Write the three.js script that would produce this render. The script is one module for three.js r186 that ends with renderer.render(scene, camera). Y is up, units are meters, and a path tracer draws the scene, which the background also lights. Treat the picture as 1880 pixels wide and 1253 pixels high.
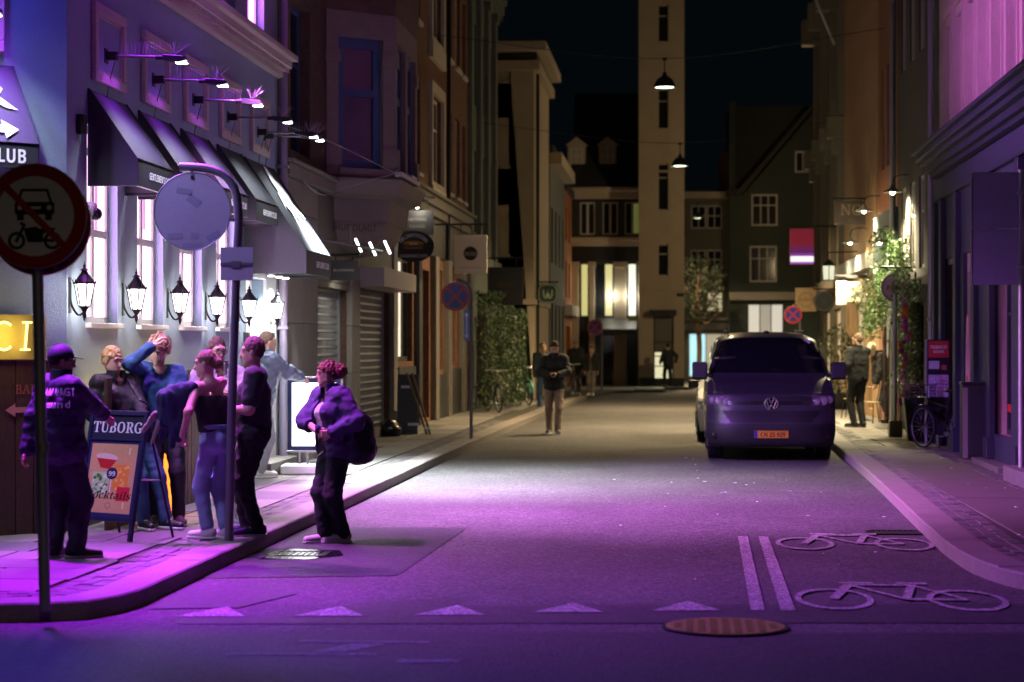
import * as THREE from 'three';
import { mergeGeometries, toCreasedNormals } from 'three/addons/utils/BufferGeometryUtils.js';
import { RoundedBoxGeometry } from 'three/addons/geometries/RoundedBoxGeometry.js';
import { RectAreaLightUniformsLib } from 'three/addons/lights/RectAreaLightUniformsLib.js';

// ---------------------------------------------------------------- camera, sky, exposure
// x is across the street, -z runs down the street, y is up; metres.
const scene = new THREE.Scene();
const camera = new THREE.PerspectiveCamera(19.22, 1024 / 682, 0.1, 600);
camera.position.set(0, 1.8, 0);
camera.rotation.order = 'YXZ';
camera.rotation.set(0.0015, 0.0836, 0);
camera.focus = 20.5;
camera.userData.fStop = 1.9;
camera.updateMatrixWorld();

const renderer = new THREE.WebGLRenderer({ antialias: true });
renderer.toneMapping = THREE.LinearToneMapping;
renderer.toneMappingExposure = 1.0;
renderer.shadowMap.enabled = true;
RectAreaLightUniformsLib.init();

{ // night sky: one even, almost black blue
  const w = 32, h = 16, d = new Float32Array(w * h * 4);
  for (let i = 0; i < w * h; i++) { d[i * 4] = 0.0011; d[i * 4 + 1] = 0.0021; d[i * 4 + 2] = 0.0028; d[i * 4 + 3] = 1; }
  const t = new THREE.DataTexture(d, w, h, THREE.RGBAFormat, THREE.FloatType);
  t.mapping = THREE.EquirectangularReflectionMapping; t.magFilter = THREE.LinearFilter; t.needsUpdate = true;
  scene.background = t; scene.environment = t;
}
const fill_light = new THREE.DirectionalLight(new THREE.Color(0.75, 0.85, 1), 0.012);  // faint unseen fill from above, added to lift the dark areas
fill_light.name = 'fill_light'; fill_light.position.set(30, 60, 40); fill_light.castShadow = true; fill_light.shadow.radius = 20;
Object.assign(fill_light.shadow.camera, { left: -40, right: 40, top: 60, bottom: -60, far: 200 });
scene.add(fill_light);

// ---------------------------------------------------------------- helpers
const PI = Math.PI, R = d => d * PI / 180;
function rng(seed) { let a = seed >>> 0; return () => { a = (a + 0x6D2B79F5) | 0; let t = Math.imul(a ^ (a >>> 15), 1 | a); t = (t + Math.imul(t ^ (t >>> 7), 61 | t)) ^ t; return ((t ^ (t >>> 14)) >>> 0) / 4294967296; }; }
const V = (x, y, z) => new THREE.Vector3(x, y, z);
const C = (r, g, b) => new THREE.Color().setRGB(r, g, b);
const lerp = (a, b, t) => a + (b - a) * t, clamp = (x, a, b) => Math.max(a, Math.min(b, x));
function hash3(x, y, z) { let h = Math.imul(x | 0, 374761393) ^ Math.imul(y | 0, 668265263) ^ Math.imul(z | 0, 2147483647 - 1013); h = Math.imul(h ^ (h >>> 13), 1274126177); return ((h ^ (h >>> 16)) >>> 0) / 4294967296; }
function noise3(x, y, z) { // value noise, -1..1
  const X = Math.floor(x), Y = Math.floor(y), Z = Math.floor(z); let a = x - X, b = y - Y, c = z - Z;
  a = a * a * (3 - 2 * a); b = b * b * (3 - 2 * b); c = c * c * (3 - 2 * c);
  const l = (i, j) => lerp(hash3(X, Y + i, Z + j), hash3(X + 1, Y + i, Z + j), a);
  return 2 * lerp(lerp(l(0, 0), l(1, 0), b), lerp(l(0, 1), l(1, 1), b), c) - 1;
}
function boxUV(g) {
  const p = g.attributes.position, uv = new Float32Array(p.count * 2), a = V(), b = V(), c = V();
  for (let i = 0; i < p.count; i += 3) {
    a.fromBufferAttribute(p, i); b.fromBufferAttribute(p, i + 1).sub(a); c.fromBufferAttribute(p, i + 2).sub(a); b.cross(c);
    const ax = Math.abs(b.x), ay = Math.abs(b.y), az = Math.abs(b.z), m = ax >= ay && ax >= az ? 0 : ay >= az ? 1 : 2;
    for (let k = 0; k < 3; k++) { const x = p.getX(i + k), y = p.getY(i + k), z = p.getZ(i + k); uv[(i + k) * 2] = m === 0 ? z : x; uv[(i + k) * 2 + 1] = m === 1 ? z : y; }
  }
  g.setAttribute('uv', new THREE.BufferAttribute(uv, 2)); return g;
}
function prep(g) { if (g.index) g = g.toNonIndexed(); for (const k of Object.keys(g.attributes)) if (!['position', 'normal', 'uv', 'color'].includes(k)) g.deleteAttribute(k); if (!g.attributes.normal) g.computeVertexNormals(); return g; }
function box(x0, x1, y0, y1, z0, z1, r = 0) {
  const w = x1 - x0, h = y1 - y0, d = z1 - z0, g = r ? new RoundedBoxGeometry(w, h, d, 1, Math.min(r, w / 2.1, h / 2.1, d / 2.1)) : new THREE.BoxGeometry(w, h, d);
  g.translate((x0 + x1) / 2, (y0 + y1) / 2, (z0 + z1) / 2); return g;
}
function bar(p, q, r, r1 = r, seg = 10) { // tapered rod between two points
  const a = V(...p), b = V(...q), d = b.clone().sub(a), L = d.length(), g = new THREE.CylinderGeometry(r1, r, L, seg, 1);
  g.applyQuaternion(new THREE.Quaternion().setFromUnitVectors(V(0, 1, 0), d.normalize())); a.add(b).multiplyScalar(.5); g.translate(a.x, a.y, a.z); return g;
}
function tube(pts, r, seg = 24, rad = 8, closed = false) { return new THREE.TubeGeometry(new THREE.CatmullRomCurve3(pts.map(p => V(...p)), closed), seg, r, rad, closed); }
function lathe(pts, seg = 20) { return new THREE.LatheGeometry(pts.map(p => new THREE.Vector2(p[0], p[1])), seg); }
function ball(r, x, y, z, sx = 1, sy = 1, sz = 1, n = 14) { const g = new THREE.SphereGeometry(r, n, Math.ceil(n * .7)); g.scale(sx, sy, sz); g.translate(x, y, z); return g; }
function mv(g, x, y, z) { g.translate(x, y, z); return g; }
function rot(g, x, y, z) { if (x) g.rotateX(x); if (y) g.rotateY(y); if (z) g.rotateZ(z); return g; }
function shapeOf(pts) { const s = new THREE.Shape(); pts.forEach((p, i) => i ? s.lineTo(p[0], p[1]) : s.moveTo(p[0], p[1])); return s; }
function extrude(pts, d, holes = [], bev = 0) {
  const s = pts instanceof THREE.Shape ? pts : shapeOf(pts); for (const h of holes) s.holes.push(h instanceof THREE.Path ? h : new THREE.Path(h.map(p => new THREE.Vector2(p[0], p[1]))));
  return new THREE.ExtrudeGeometry(s, { depth: d, bevelEnabled: bev > 0, bevelSize: bev, bevelThickness: bev, bevelSegments: 1, curveSegments: 16 });
}
const taken = {};
function numbered(n) { const k = taken[n] = (taken[n] ?? -1) + 1; return k ? n + '_' + String(k).padStart(3, '0') : n; }
function mesh(name, geos, m, raw) {
  let a = (Array.isArray(geos) ? geos : [geos]).map(prep); if (!raw) a.forEach(boxUV);
  const g = a.length > 1 ? mergeGeometries(a) : a[0]; const o = new THREE.Mesh(g, m); o.name = name; o.castShadow = o.receiveShadow = true; return o;
}
function obj(name, geos, m, parent, raw) { const o = mesh(name, geos, m, raw); parent.add(o); return o; }
function again(name, src, parent, x = 0, y = 0, z = 0, m) { const o = new THREE.Mesh(src.geometry, m || src.material); o.name = name; o.castShadow = o.receiveShadow = true; o.position.set(x, y, z); parent.add(o); return o; }
function thing(name, label, category, p = [0, 0, 0], turn = 0, group) {
  const o = new THREE.Group(); o.name = numbered(name); o.position.set(...p); o.rotation.y = turn; o.userData = { label, category }; if (group) o.userData.group = group; scene.add(o); return o;
}
function single(name, label, category, geos, m, p = [0, 0, 0], turn = 0, group) {
  const o = mesh(numbered(name), geos, m); o.position.set(...p); o.rotation.y = turn; o.userData = { label, category }; if (group) o.userData.group = group; scene.add(o); return o;
}
function struct(name, geos, m, raw) { const o = mesh(numbered(name), geos, m, raw); o.userData.kind = 'structure'; scene.add(o); return o; }
function structGroup(name) { const o = new THREE.Group(); o.name = numbered(name); o.userData.kind = 'structure'; scene.add(o); return o; }

// ---------------------------------------------------------------- procedural textures and materials
function tex(size, fn, tile = 1, srgb = true, sizeY = size) { // fn(u,v,i,j) -> grey or [r,g,b], linear 0..1
  const d = new Uint8Array(size * sizeY * 4), e = x => Math.round(255 * (srgb ? Math.pow(clamp(x, 0, 1), 1 / 2.2) : clamp(x, 0, 1)));
  for (let j = 0; j < sizeY; j++) for (let i = 0; i < size; i++) { const v = fn(i / size, j / sizeY, i, j), o = (j * size + i) * 4, a = Array.isArray(v) ? v : [v, v, v]; d[o] = e(a[0]); d[o + 1] = e(a[1]); d[o + 2] = e(a[2]); d[o + 3] = 255; }
  const t = new THREE.DataTexture(d, size, sizeY); t.wrapS = t.wrapT = THREE.RepeatWrapping; t.repeat.set(1 / tile, 1 / tile); t.magFilter = THREE.LinearFilter; t.minFilter = THREE.LinearFilter;
  if (srgb) t.colorSpace = THREE.SRGBColorSpace; t.needsUpdate = true; return t;
}
function pnoise(u, v, f, s) { // tileable value noise 0..1
  const x = u * f, y = v * f, X = Math.floor(x), Y = Math.floor(y); let a = x - X, b = y - Y; a = a * a * (3 - 2 * a); b = b * b * (3 - 2 * b);
  const h = (i, j) => hash3(((i % f) + f) % f, ((j % f) + f) % f, s);
  return lerp(lerp(h(X, Y), h(X + 1, Y), a), lerp(h(X, Y + 1), h(X + 1, Y + 1), a), b);
}
const fbm = (u, v, f, s, o = 4) => { let r = 0, a = .5, t = 0; for (let k = 0; k < o; k++) { r += a * pnoise(u, v, f << k, s + k); t += a; a *= .55; } return r / t; };
const T = {
  asphalt: tex(1024, (u, v, i, j) => { const g = hash3(i, j, 5), s = pnoise(u, v, 256, 3), c = fbm(u, v, 4, 9, 5); const s2 = pnoise(u, v, 128, 13); return (.1 + .75 * s * s + .3 * s2 * s2 + (g > .95 ? .75 : (g - .5) * .3)) * (.62 + .7 * c); }, 3.7),
  asphaltBump: tex(1024, (u, v, i, j) => .6 * pnoise(u, v, 256, 3) + .4 * hash3(i, j, 5), 3.7, false),
  stucco: tex(512, (u, v) => .8 + .2 * fbm(u, v, 6, 21, 5) - .05 * pnoise(u, v, 128, 4), 3),
  stuccoBump: tex(512, (u, v, i, j) => .6 * pnoise(u, v, 128, 4) + .4 * hash3(i, j, 8), 1.2, false),
  granite: tex(512, (u, v, i, j) => { const g = hash3(i, j, 15); return .62 + .24 * pnoise(u, v, 170, 7) + (g > .9 ? .2 : g < .12 ? -.3 : 0) * .8 - .16 * fbm(u, v, 5, 2); }, 1.1),
  wood: tex(512, (u, v) => { const w = fbm(u, v, 4, 31, 3); return .5 + .34 * pnoise((u * 1 + w * .01) % 1, v, 64, 6) * 1 + .3 * (fbm(u, (v * .06) % 1, 64, 12, 2) - .5) + .15 * w; }, .8),
  fabric: tex(256, (u, v, i, j) => .78 + .1 * ((i + j) % 2) + .16 * fbm(u, v, 8, 77, 4), .35),
  leaf: tex(64, (u, v) => .7 + .3 * pnoise(u, v, 8, 3), 1),
  brick: tex(512, (u, v) => { const row = Math.floor(v * 32), x = u * 16 + (row % 2) * .5, fx = x - Math.floor(x), fy = v * 32 - row; if (fx < .05 || fy < .12) return .82; return .5 + .4 * hash3(Math.floor(x) % 16, row, 3) * .8 + .1 * pnoise(u, v, 128, 2); }, 2.6),
};
function mat(r, g, b, rough = .8, o = {}) { const { metal = 0, ...x } = o; return new THREE.MeshStandardMaterial({ color: C(r, g, b), roughness: rough, metalness: metal, ...x }); }
function glow(r, g, b, k, base = .05) { return new THREE.MeshStandardMaterial({ color: C(base, base, base), emissive: C(r, g, b), emissiveIntensity: k, roughness: .6 }); }
const M = {
  asphalt: mat(.148, .141, .144, .8, { map: T.asphalt, bumpMap: T.asphaltBump, bumpScale: .004, side: THREE.DoubleSide }),
  asphaltNew: mat(.062, .064, .072, .7, { map: T.asphalt, bumpMap: T.asphaltBump, bumpScale: .004 }),
  paint: mat(.62, .6, .6, .7, { map: T.asphalt }),
  slab: mat(.23, .22, .205, .72, { map: T.granite, bumpMap: T.stuccoBump, bumpScale: .004 }),
  slabB: mat(.17, .165, .16, .75, { map: T.granite, bumpMap: T.stuccoBump, bumpScale: .004 }),
  slabR: mat(.14, .12, .11, .75, { map: T.granite, bumpMap: T.stuccoBump, bumpScale: .004 }),
  slabC: mat(.29, .27, .245, .7, { map: T.granite, bumpMap: T.stuccoBump, bumpScale: .004 }),
  kerb: mat(.3, .265, .24, .7, { map: T.granite, bumpMap: T.stuccoBump, bumpScale: .005 }),
  sett: mat(.14, .135, .135, .7, { map: T.granite, bumpMap: T.stuccoBump, bumpScale: .005 }),
  settB: mat(.2, .18, .17, .7, { map: T.granite, bumpMap: T.stuccoBump, bumpScale: .005 }),
  soil: mat(.05, .045, .04, .95, { map: T.stucco }),
  clubWall: mat(.33, .43, .54, .85, { map: T.stucco, bumpMap: T.stuccoBump, bumpScale: .003 }),
  cream: mat(.62, .55, .47, .8, { map: T.stucco, bumpMap: T.stuccoBump, bumpScale: .002 }),
  white: mat(.75, .74, .72, .55), whitePaint: mat(.7, .68, .66, .6, { map: T.stucco }),
  black: mat(.012, .012, .014, .5), blackGloss: mat(.01, .01, .012, .22), iron: mat(.02, .02, .022, .45, { metal: .6 }),
  steel: mat(.42, .43, .45, .38, { metal: .85 }), galv: mat(.4, .41, .43, .5, { metal: .7, map: T.stucco }), signBack: mat(.5, .52, .56, .6, { metal: .15, map: T.stucco }),
  awning: mat(.032, .034, .045, .6, { map: T.fabric, side: THREE.DoubleSide }), awningWhite: mat(.8, .8, .8, .7, { side: THREE.DoubleSide }),
  glassDark: mat(.012, .014, .017, .07), glassClear: new THREE.MeshPhysicalMaterial({ color: 0xffffff, roughness: .03, transmission: 1, thickness: 0, ior: 1.5 }),
  woodDark: mat(.09, .045, .025, .6, { map: T.wood }), woodMid: mat(.2, .12, .07, .65, { map: T.wood }), woodLight: mat(.36, .26, .16, .65, { map: T.wood }),
  granite: mat(.34, .31, .28, .7, { map: T.granite }), graniteD: mat(.2, .18, .16, .7, { map: T.granite }),
  brickRed: mat(.2, .085, .05, .85, { map: T.brick }), brickDark: mat(.13, .07, .055, .85, { map: T.brick }),
  interior: mat(.03, .03, .03, .9), roof: mat(.03, .03, .034, .8),
};
const cv = (w, h, draw) => { const c = document.createElement('canvas'); c.width = w; c.height = h; const x = c.getContext('2d'); draw(x, w, h); const t = new THREE.CanvasTexture(c); t.colorSpace = THREE.SRGBColorSpace; return t; };
function print(w, h, draw, o = {}) { return new THREE.MeshStandardMaterial({ map: cv(w, h, draw), roughness: o.rough ?? .7, side: THREE.DoubleSide, ...(o.cut ? { transparent: true, alphaTest: .5 } : {}), ...(o.emit ? { emissive: C(1, 1, 1), emissiveMap: cv(w, h, draw), emissiveIntensity: o.emit } : {}) }); }
const sheet = (w, h, x = 0, y = 0, z = 0, ry = 0, rx = 0) => { const g = new THREE.PlaneGeometry(w, h); if (rx) g.rotateX(rx); if (ry) g.rotateY(ry); return mv(g, x, y, z); };
function spot(o, at, to, color, I, deg, pen = .5, rad = 3) {
  const l = new THREE.SpotLight(color, I, 0, R(deg), pen, 2); l.position.set(...at); l.target.position.set(...to); l.castShadow = true; l.shadow.radius = rad; l.name = 'spot_light'; o.add(l, l.target); return l;
}
function point(o, at, color, I, rad = 2) { const l = new THREE.PointLight(color, I, 0, 2); l.position.set(...at); l.castShadow = true; l.shadow.radius = rad; l.name = 'point_light'; o.add(l); return l; }
function area(o, at, to, w, h, color, I) { const l = new THREE.RectAreaLight(color, I, w, h); l.position.set(...at); l.name = 'area_light'; o.add(l); o.updateMatrixWorld(); l.lookAt(o.localToWorld(V(...to))); return l; }

// a facade in its own axes: x along it, y up, z outwards; openings {u,v,w,h}
function wallWith(W, H, holes, depth = .34, top) {
  return mv(extrude(top || [[0, 0], [W, 0], [W, H], [0, H]], depth, holes.map(o => [[o.u, o.v], [o.u + o.w, o.v], [o.u + o.w, o.v + o.h], [o.u, o.v + o.h]])), 0, 0, -depth);
}
function windowIn(par, o) { // o: u,v,w,h, cols, rows (list of shares), frame, pane, set, bar, mull
  const { u, v, w, h, cols = 2, rows = [1], frame = M.white, pane = M.glassDark, set = .12, bar: b = .055, mull = .045, sill } = o, z = -set, g = [];
  g.push(box(u, u + w, v, v + b, z - .05, z), box(u, u + w, v + h - b, v + h, z - .05, z), box(u, u + b, v + b, v + h - b, z - .05, z), box(u + w - b, u + w, v + b, v + h - b, z - .05, z));
  const iw = w - 2 * b, ih = h - 2 * b, sum = rows.reduce((p, c) => p + c, 0), ys = [v + b]; let acc = 0; rows.forEach(s => { acc += s; ys.push(v + b + ih * acc / sum); });
  for (let i = 1; i < cols; i++) { const x = u + b + iw * i / cols; g.push(box(x - mull / 2, x + mull / 2, v + b, v + h - b, z - .045, z - .003)); }
  for (let j = 1; j < rows.length; j++) g.push(box(u + b, u + w - b, ys[j] - mull / 2, ys[j] + mull / 2, z - .043, z - .006));
  const f = obj('window', g, frame, par);
  for (let i = 0; i < cols; i++) for (let j = 0; j < rows.length; j++) {
    const x0 = u + b + iw * i / cols + (i ? mull / 2 : 0), x1 = u + b + iw * (i + 1) / cols - (i < cols - 1 ? mull / 2 : 0), y0 = ys[j] + (j ? mull / 2 : 0), y1 = ys[j + 1] - (j < rows.length - 1 ? mull / 2 : 0);
    obj('pane', box(x0, x1, y0, y1, z - .032, z - .024), typeof pane === 'function' ? pane(i, j) : pane, f);
  }
  if (sill) obj('sill', box(u - .06, u + w + .06, v - .08, v, -.1, .07), sill, f);
  return f;
}
// ---------------------------------------------------------------- ground, road, pavements
struct('ground', rot(mv(new THREE.PlaneGeometry(900, 900), 0, 0, -.06), -PI / 2, 0, 0), M.soil);
function flat(pts, y) { const g = new THREE.ShapeGeometry(shapeOf(pts.map(([x, t]) => [x, t]))); g.rotateX(-PI / 2); return mv(g, 0, y, 0); } // points are (x, distance down the street)
struct('road', new THREE.PlaneGeometry(44, 104).rotateX(-PI / 2).translate(0, 0, -48), M.asphalt);
struct('cross_street', flat([[-30, -12], [30, -12], [30, 12.95], [5, 12.98], [.2, 12.6], [-3.6, 12.38], [-30, 12.2]], .004), M.asphaltNew);
{ // repaired patches of newer, darker asphalt
  struct('asphalt_patch', flat([[-3.66, 15.2], [-2.19, 15.5], [-2.08, 19.6], [-3.6, 19.5]], .005), M.asphaltNew);
  struct('asphalt_patch', flat([[-2.12, 13.95], [-1.56, 14.2], [-1.5, 13.75], [3.2, 14.3], [3.4, 13.3], [.4, 13.05], [-3.2, 12.7], [-3.4, 13.0], [-2.6, 13.2]], .005), M.asphaltNew);
  struct('asphalt_patch', flat([[-3.6, 13.4], [-3.0, 13.5], [-2.75, 14.3], [-3.1, 14.75], [-3.62, 14.7]], .0075), M.asphaltNew);
  struct('asphalt_patch', flat([[.2, 36], [1.4, 36.2], [1.5, 37.4], [.25, 37.2]], .005), M.asphaltNew);
}
// a smooth line on the ground, sampled by length
function pathOf(pts) { const c = new THREE.CatmullRomCurve3(pts.map(([x, t]) => V(x, 0, t)), false, 'centripetal'); c.arcLengthDivisions = 800; const L = c.getLength(); return { L, at(s) { const u = clamp(s / L, 0, 1), p = c.getPointAt(u), d = c.getTangentAt(u); return [p.x, p.z, d.x, d.z]; } }; }
// a block whose edge follows the line from s0 to s1, between offsets o0 and o1 to the line's side
function along(path, s0, s1, o0, o1, y0, y1, side, n = 2, bev = .008) {
  const A = [], B = []; for (let k = 0; k <= n; k++) { const [x, t, dx, dt] = path.at(lerp(s0, s1, k / n)), nx = dt * side, nt = -dx * side; A.push([x + nx * o0, t + nt * o0]); B.push([x + nx * o1, t + nt * o1]); }
  const pts = [...A, ...B.reverse()]; let area2 = 0; for (let i = 0; i < pts.length; i++) { const a = pts[i], b = pts[(i + 1) % pts.length]; area2 += a[0] * b[1] - b[0] * a[1]; } if (area2 < 0) pts.reverse();
  const g = extrude(pts, y1 - y0 - bev * 2, [], bev); g.translate(0, 0, y0 + bev); g.rotateX(-PI / 2); return g;
}
const kerbL = pathOf([[-3.05, 66], [-3.3, 58], [-3.42, 50], [-3.55, 41], [-3.62, 33], [-3.64, 26], [-3.66, 20], [-3.69, 16], [-3.7, 14.2], [-3.72, 13.4], [-3.9, 12.9], [-4.35, 12.72], [-5.2, 12.72], [-7, 12.74], [-11, 12.8], [-16, 12.85]]);
const kerbR = pathOf([[3.05, 62], [2.85, 48], [2.66, 38], [2.56, 32.6], [2.47, 26.6], [2.37, 22.3], [2.29, 19.1], [2.26, 17], [2.32, 15.8], [2.52, 15], [2.95, 14.3], [3.8, 13.9], [6, 13.75], [12, 13.7]]);
// pavement bodies (bedding between the stones)
const farEdge = [[-2.4, 73], [-1.0, 79.5], [.7, 83], [8, 86], [26, 90]];
{
  const edge = (k, n, off, side) => { const r = []; for (let i = 0; i <= n; i++) { const [x, t, dx, dt] = k.at(k.L * i / n); r.push([x + dt * side * off, t - dx * side * off]); } return r; };
  const L = [...edge(kerbL, 60, .02, 1).reverse(), [-2.9, 68], ...farEdge, [26, 110], [-16, 110]];
  struct('pavement', [mv(rot(extrude(L, .104), -PI / 2, 0, 0), 0, 0, 0)], M.soil);
  const Rp = [...edge(kerbR, 50, .02, -1), [14, 13.7], [14, 66], [3.2, 66]];
  struct('pavement', [mv(rot(extrude(Rp.reverse(), .104), -PI / 2, 0, 0), 0, 0, 0)], M.soil);
}
const pavL = structGroup('paving'), pavR = structGroup('paving');
{
  const r = rng(4), slabs = [M.slab, M.slabB, M.slabC], setts = [M.sett, M.settB];
  const lay = (path, side, par) => {
    for (let s = .3; s < path.L - 1;) { const l = .9 + r() * .5; obj('kerb_stone', along(path, s, Math.min(s + l, path.L) - .012, 0, .29, -.1, .122 + r() * .006, side, 4, .012), M.kerb, par); s += l; }
  };
  lay(kerbL, 1, pavL); lay(kerbR, -1, pavR);
  // rows of setts behind the kerb: near ones singly, far ones joined
  const settRow = (path, side, par, s0, s1, rows, from) => {
    const far = [[], []]; let n = 0;
    for (let j = 0; j < rows; j++) for (let s = s0 + r() * .05; s < s1;) {
      const l = .12 + r() * .07, o = from + j * .105, [, t] = path.at(s), g = along(path, s, s + l - .014, o, o + .093, .05, .114 + r() * .012, side, 1, .006);
      if (t < 21.5 && n < 290) { n++; obj('sett', g, setts[r() < .5 ? 0 : 1], par); } else far[r() < .5 ? 0 : 1].push(g);
      s += l;
    }
    far.forEach((f, i) => { if (f.length) { const o = obj('setts', f, setts[i], par); o.userData.kind = 'stuff'; } });
  };
  settRow(kerbL, 1, pavL, 22, 58, 3, .3); settRow(kerbR, -1, pavR, 10, 52, 3, .3);
  // flagstones on the left pavement, two rows, and the corner in front of the club
  const flag = (x0, x1, t0, t1, par, m) => obj('paving_slab', box(x0, x1, .06, .117 + r() * .007, -t1, -t0, .006), m || slabs[Math.floor(r() * 3)], par);
  const rowsL = [[-4.86, -4.27], [-5.47, -4.87]];
  for (const [i, [x0, x1]] of rowsL.entries()) for (let t = 17.2 - i * .4; t < 60;) { const l = .8 + r() * .6, sh = t > 50 ? .2 : 0; flag(x0 + sh, x1 + sh - .014, t, t + l - .02, pavL); t += l; }
  for (let t = 13.35; t < 17.2;) { const d = .55 + r() * .25; for (let x = -4.3 - r() * .1; x > -9;) { const l = .7 + r() * .5; flag(x - l + .02, x, t, t + d - .02, pavL); x -= l; } t += d; }
  // right pavement: long slabs, then rough setts by the wall
  for (let t = 15; t < 33.4;) { const l = 1.1 + r() * 1.1; flag(2.98 + (t < 16 ? .4 : 0), 3.88, t, t + l - .012, pavR, M.slabR); t += l; }
  for (let t = 36.2; t < 60;) { const l = 1.1 + r() * .8; flag(3.2, 3.9, t, t + l - .012, pavR, M.slabC); flag(3.91, 4.4, t, t + l - .012, pavR, M.slab); t += l; }
  const rough = []; for (let t = 15; t < 33.5; t += .125) for (let x = 3.9; x < 4.42; x += .115) rough.push(box(x, x + .1, .05, .11 + r() * .018, -t - .108, -t, .008));
  obj('setts', rough, M.sett, pavR).userData.kind = 'stuff';
  for (let t = 33.5; t < 36.1; t += .3) for (let x = 2.95; x < 4.4; x += .42) obj('paving_block', box(x, x + .405, .06, .116 + r() * .008, -t - .285, -t, .008), slabs[Math.floor(r() * 3)], pavR);
  // far pavement in front of the end houses
  for (let t = 74; t < 82; t += 1.3) for (let x = -5; x < 1; x += 1.1) if (t > 73 + (x + 2.4) * 3) obj('paving_slab', box(x, x + 1.085, .06, .117, -t - 1.285, -t), slabs[Math.floor(r() * 3)], pavL);
}
// ---------------------------------------------------------------- road markings and ironwork
{
  const teeth = [[-3.32, 13.01], [-2.55, 13.1], [-1.76, 13.22], [-.98, 13.42], [-.19, 13.57]];
  for (const [x, t] of teeth) struct('yield_triangle', flat([[x, t], [x + .47, t + .04], [x + .235, t + .52]], .0105), M.paint);
  for (const [x0, x1, x2, x3] of [[.47, .565, .62, .53], [.67, .77, .81, .72]]) struct('lane_line', flat([[x0, 13.65], [x1, 13.66], [x2, 18.87], [x3, 18.87]], .0105), M.paint);
  const stroke = (a, b, w) => { const dx = b[0] - a[0], dt = b[1] - a[1], L = Math.hypot(dx, dt * .4), nx = -dt * .4 / L * w / 2, nt = dx / L * w / 2 / .4; return flat([[a[0] - nx, a[1] - nt], [b[0] - nx, b[1] - nt], [b[0] + nx, b[1] + nt], [a[0] + nx, a[1] + nt]], 0); };
  const ring = (x, t, rx, rt, w) => { const s = new THREE.Shape(); s.absellipse(x, t, rx, rt, 0, 2 * PI); const h = new THREE.Path(); h.absellipse(x, t, rx - w, rt - w * 2.4, 0, 2 * PI); s.holes.push(h); const g = new THREE.ShapeGeometry(s, 40); g.rotateX(-PI / 2); return g; };
  const bike = (x, t, sc) => {
    const P = (u, v) => [x + u * sc, t + v * sc * 2.4], g = [ring(...P(.26, 0), .26 * sc, .56 * sc, .045), ring(...P(1.14, 0), .26 * sc, .56 * sc, .045)], hubL = P(.26, 0), hubR = P(1.14, 0), hd = P(.42, .33), st = P(.86, .33), bb = P(.74, .0);
    g.push(stroke(hubL, hd, .07), stroke(hd, st, .035), stroke(hd, bb, .035), stroke(bb, st, .06), stroke(st, hubR, .035), stroke(bb, hubR, .035), stroke(P(.36, .37), P(.6, .37), .035), stroke(P(.76, .37), P(.98, .37), .04));
    g.forEach((q, i) => mv(q, 0, .012 + i * .0004, 0)); return g;
  };
  struct('cycle_symbol', bike(.85, 18.25, 1.0), M.paint); struct('cycle_symbol', bike(.8, 14.3, 1.05), M.paint);
  for (const q of [[[-2.62, 11.45], [-1.75, 11.5], [-1.75, 11.58], [-2.62, 11.53]], [[-2.15, 11.6], [-1.95, 11.6], [-1.75, 11.95], [-1.95, 11.95]], [[-2.3, 11.98], [-1.5, 12.0], [-1.5, 12.07], [-2.3, 12.05]], [[-1.6, 11.25], [-1.25, 11.28], [-1.25, 11.4], [-1.6, 11.37]]]) struct('worn_marking', flat(q, .0075), mat(.34, .32, .34, .75, { map: T.asphalt }));
  const brass = mat(.5, .43, .12, .5, { metal: .5, map: T.granite });
  const mh = thing('manhole_cover', 'round yellowish manhole cover set in the crossing asphalt', 'manhole cover', [.28, .0, -12.8]);
  obj('frame', mv(new THREE.CylinderGeometry(.4, .4, .03, 48), 0, .001, 0), M.iron, mh); obj('lid', mv(new THREE.CylinderGeometry(.375, .375, .03, 48), 0, .006, 0), brass, mh);
  const stud = []; for (let i = -4; i <= 4; i++) for (let j = -4; j <= 4; j++) if (Math.hypot(i, j) < 4.4) stud.push(box(i * .075 - .022, i * .075 + .022, .02, .027, j * .075 - .022, j * .075 + .022)); obj('studs', stud, brass, mh).userData.kind = 'stuff';
  const grate = (p, turn, label, wet) => { const g = thing('drain_grate', label, 'drain grate', p, turn); obj('frame', [box(-.25, .25, -.02, .014, -.2, -.17), box(-.25, .25, -.02, .014, .17, .2), box(-.25, -.22, -.02, .014, -.17, .17), box(.22, .25, -.02, .014, -.17, .17)], M.iron, g); for (let k = 0; k < 9; k++) obj('bar', box(-.21 + k * .05, -.19 + k * .05, -.02, .011, -.17, .17), M.iron, g); obj('pit', box(-.22, .22, -.1, .0065, -.17, .17), M.black, g); };
  grate([-3.25, 0, -17.0], 0, 'iron drain grate at the kerb beside the darker asphalt repair'); grate([2.02, 0, -19.4], 0, 'iron drain grate at the kerb above the painted bicycle');
  struct('wet_patch', flat([[-3.5, 16.6], [-3.1, 16.55], [-2.85, 16.9], [-2.95, 17.3], [-3.4, 17.4]], .010), mat(.03, .03, .034, .16, { map: T.asphalt, bumpMap: T.asphaltBump, bumpScale: .002 }));
  const r = rng(11), bits = []; for (let k = 0; k < 46; k++) { const x = k < 30 ? lerp(-1.2, 2.2, r()) : lerp(2.9, 4.2, r()), t = lerp(15, 33, r()), s = .006 + r() * .016, y = x > 2.3 ? .124 : .006; bits.push(mv(rot(new THREE.BoxGeometry(s * 2, .004, s), 0, r() * 6, 0), x, y, -t)); }
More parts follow.
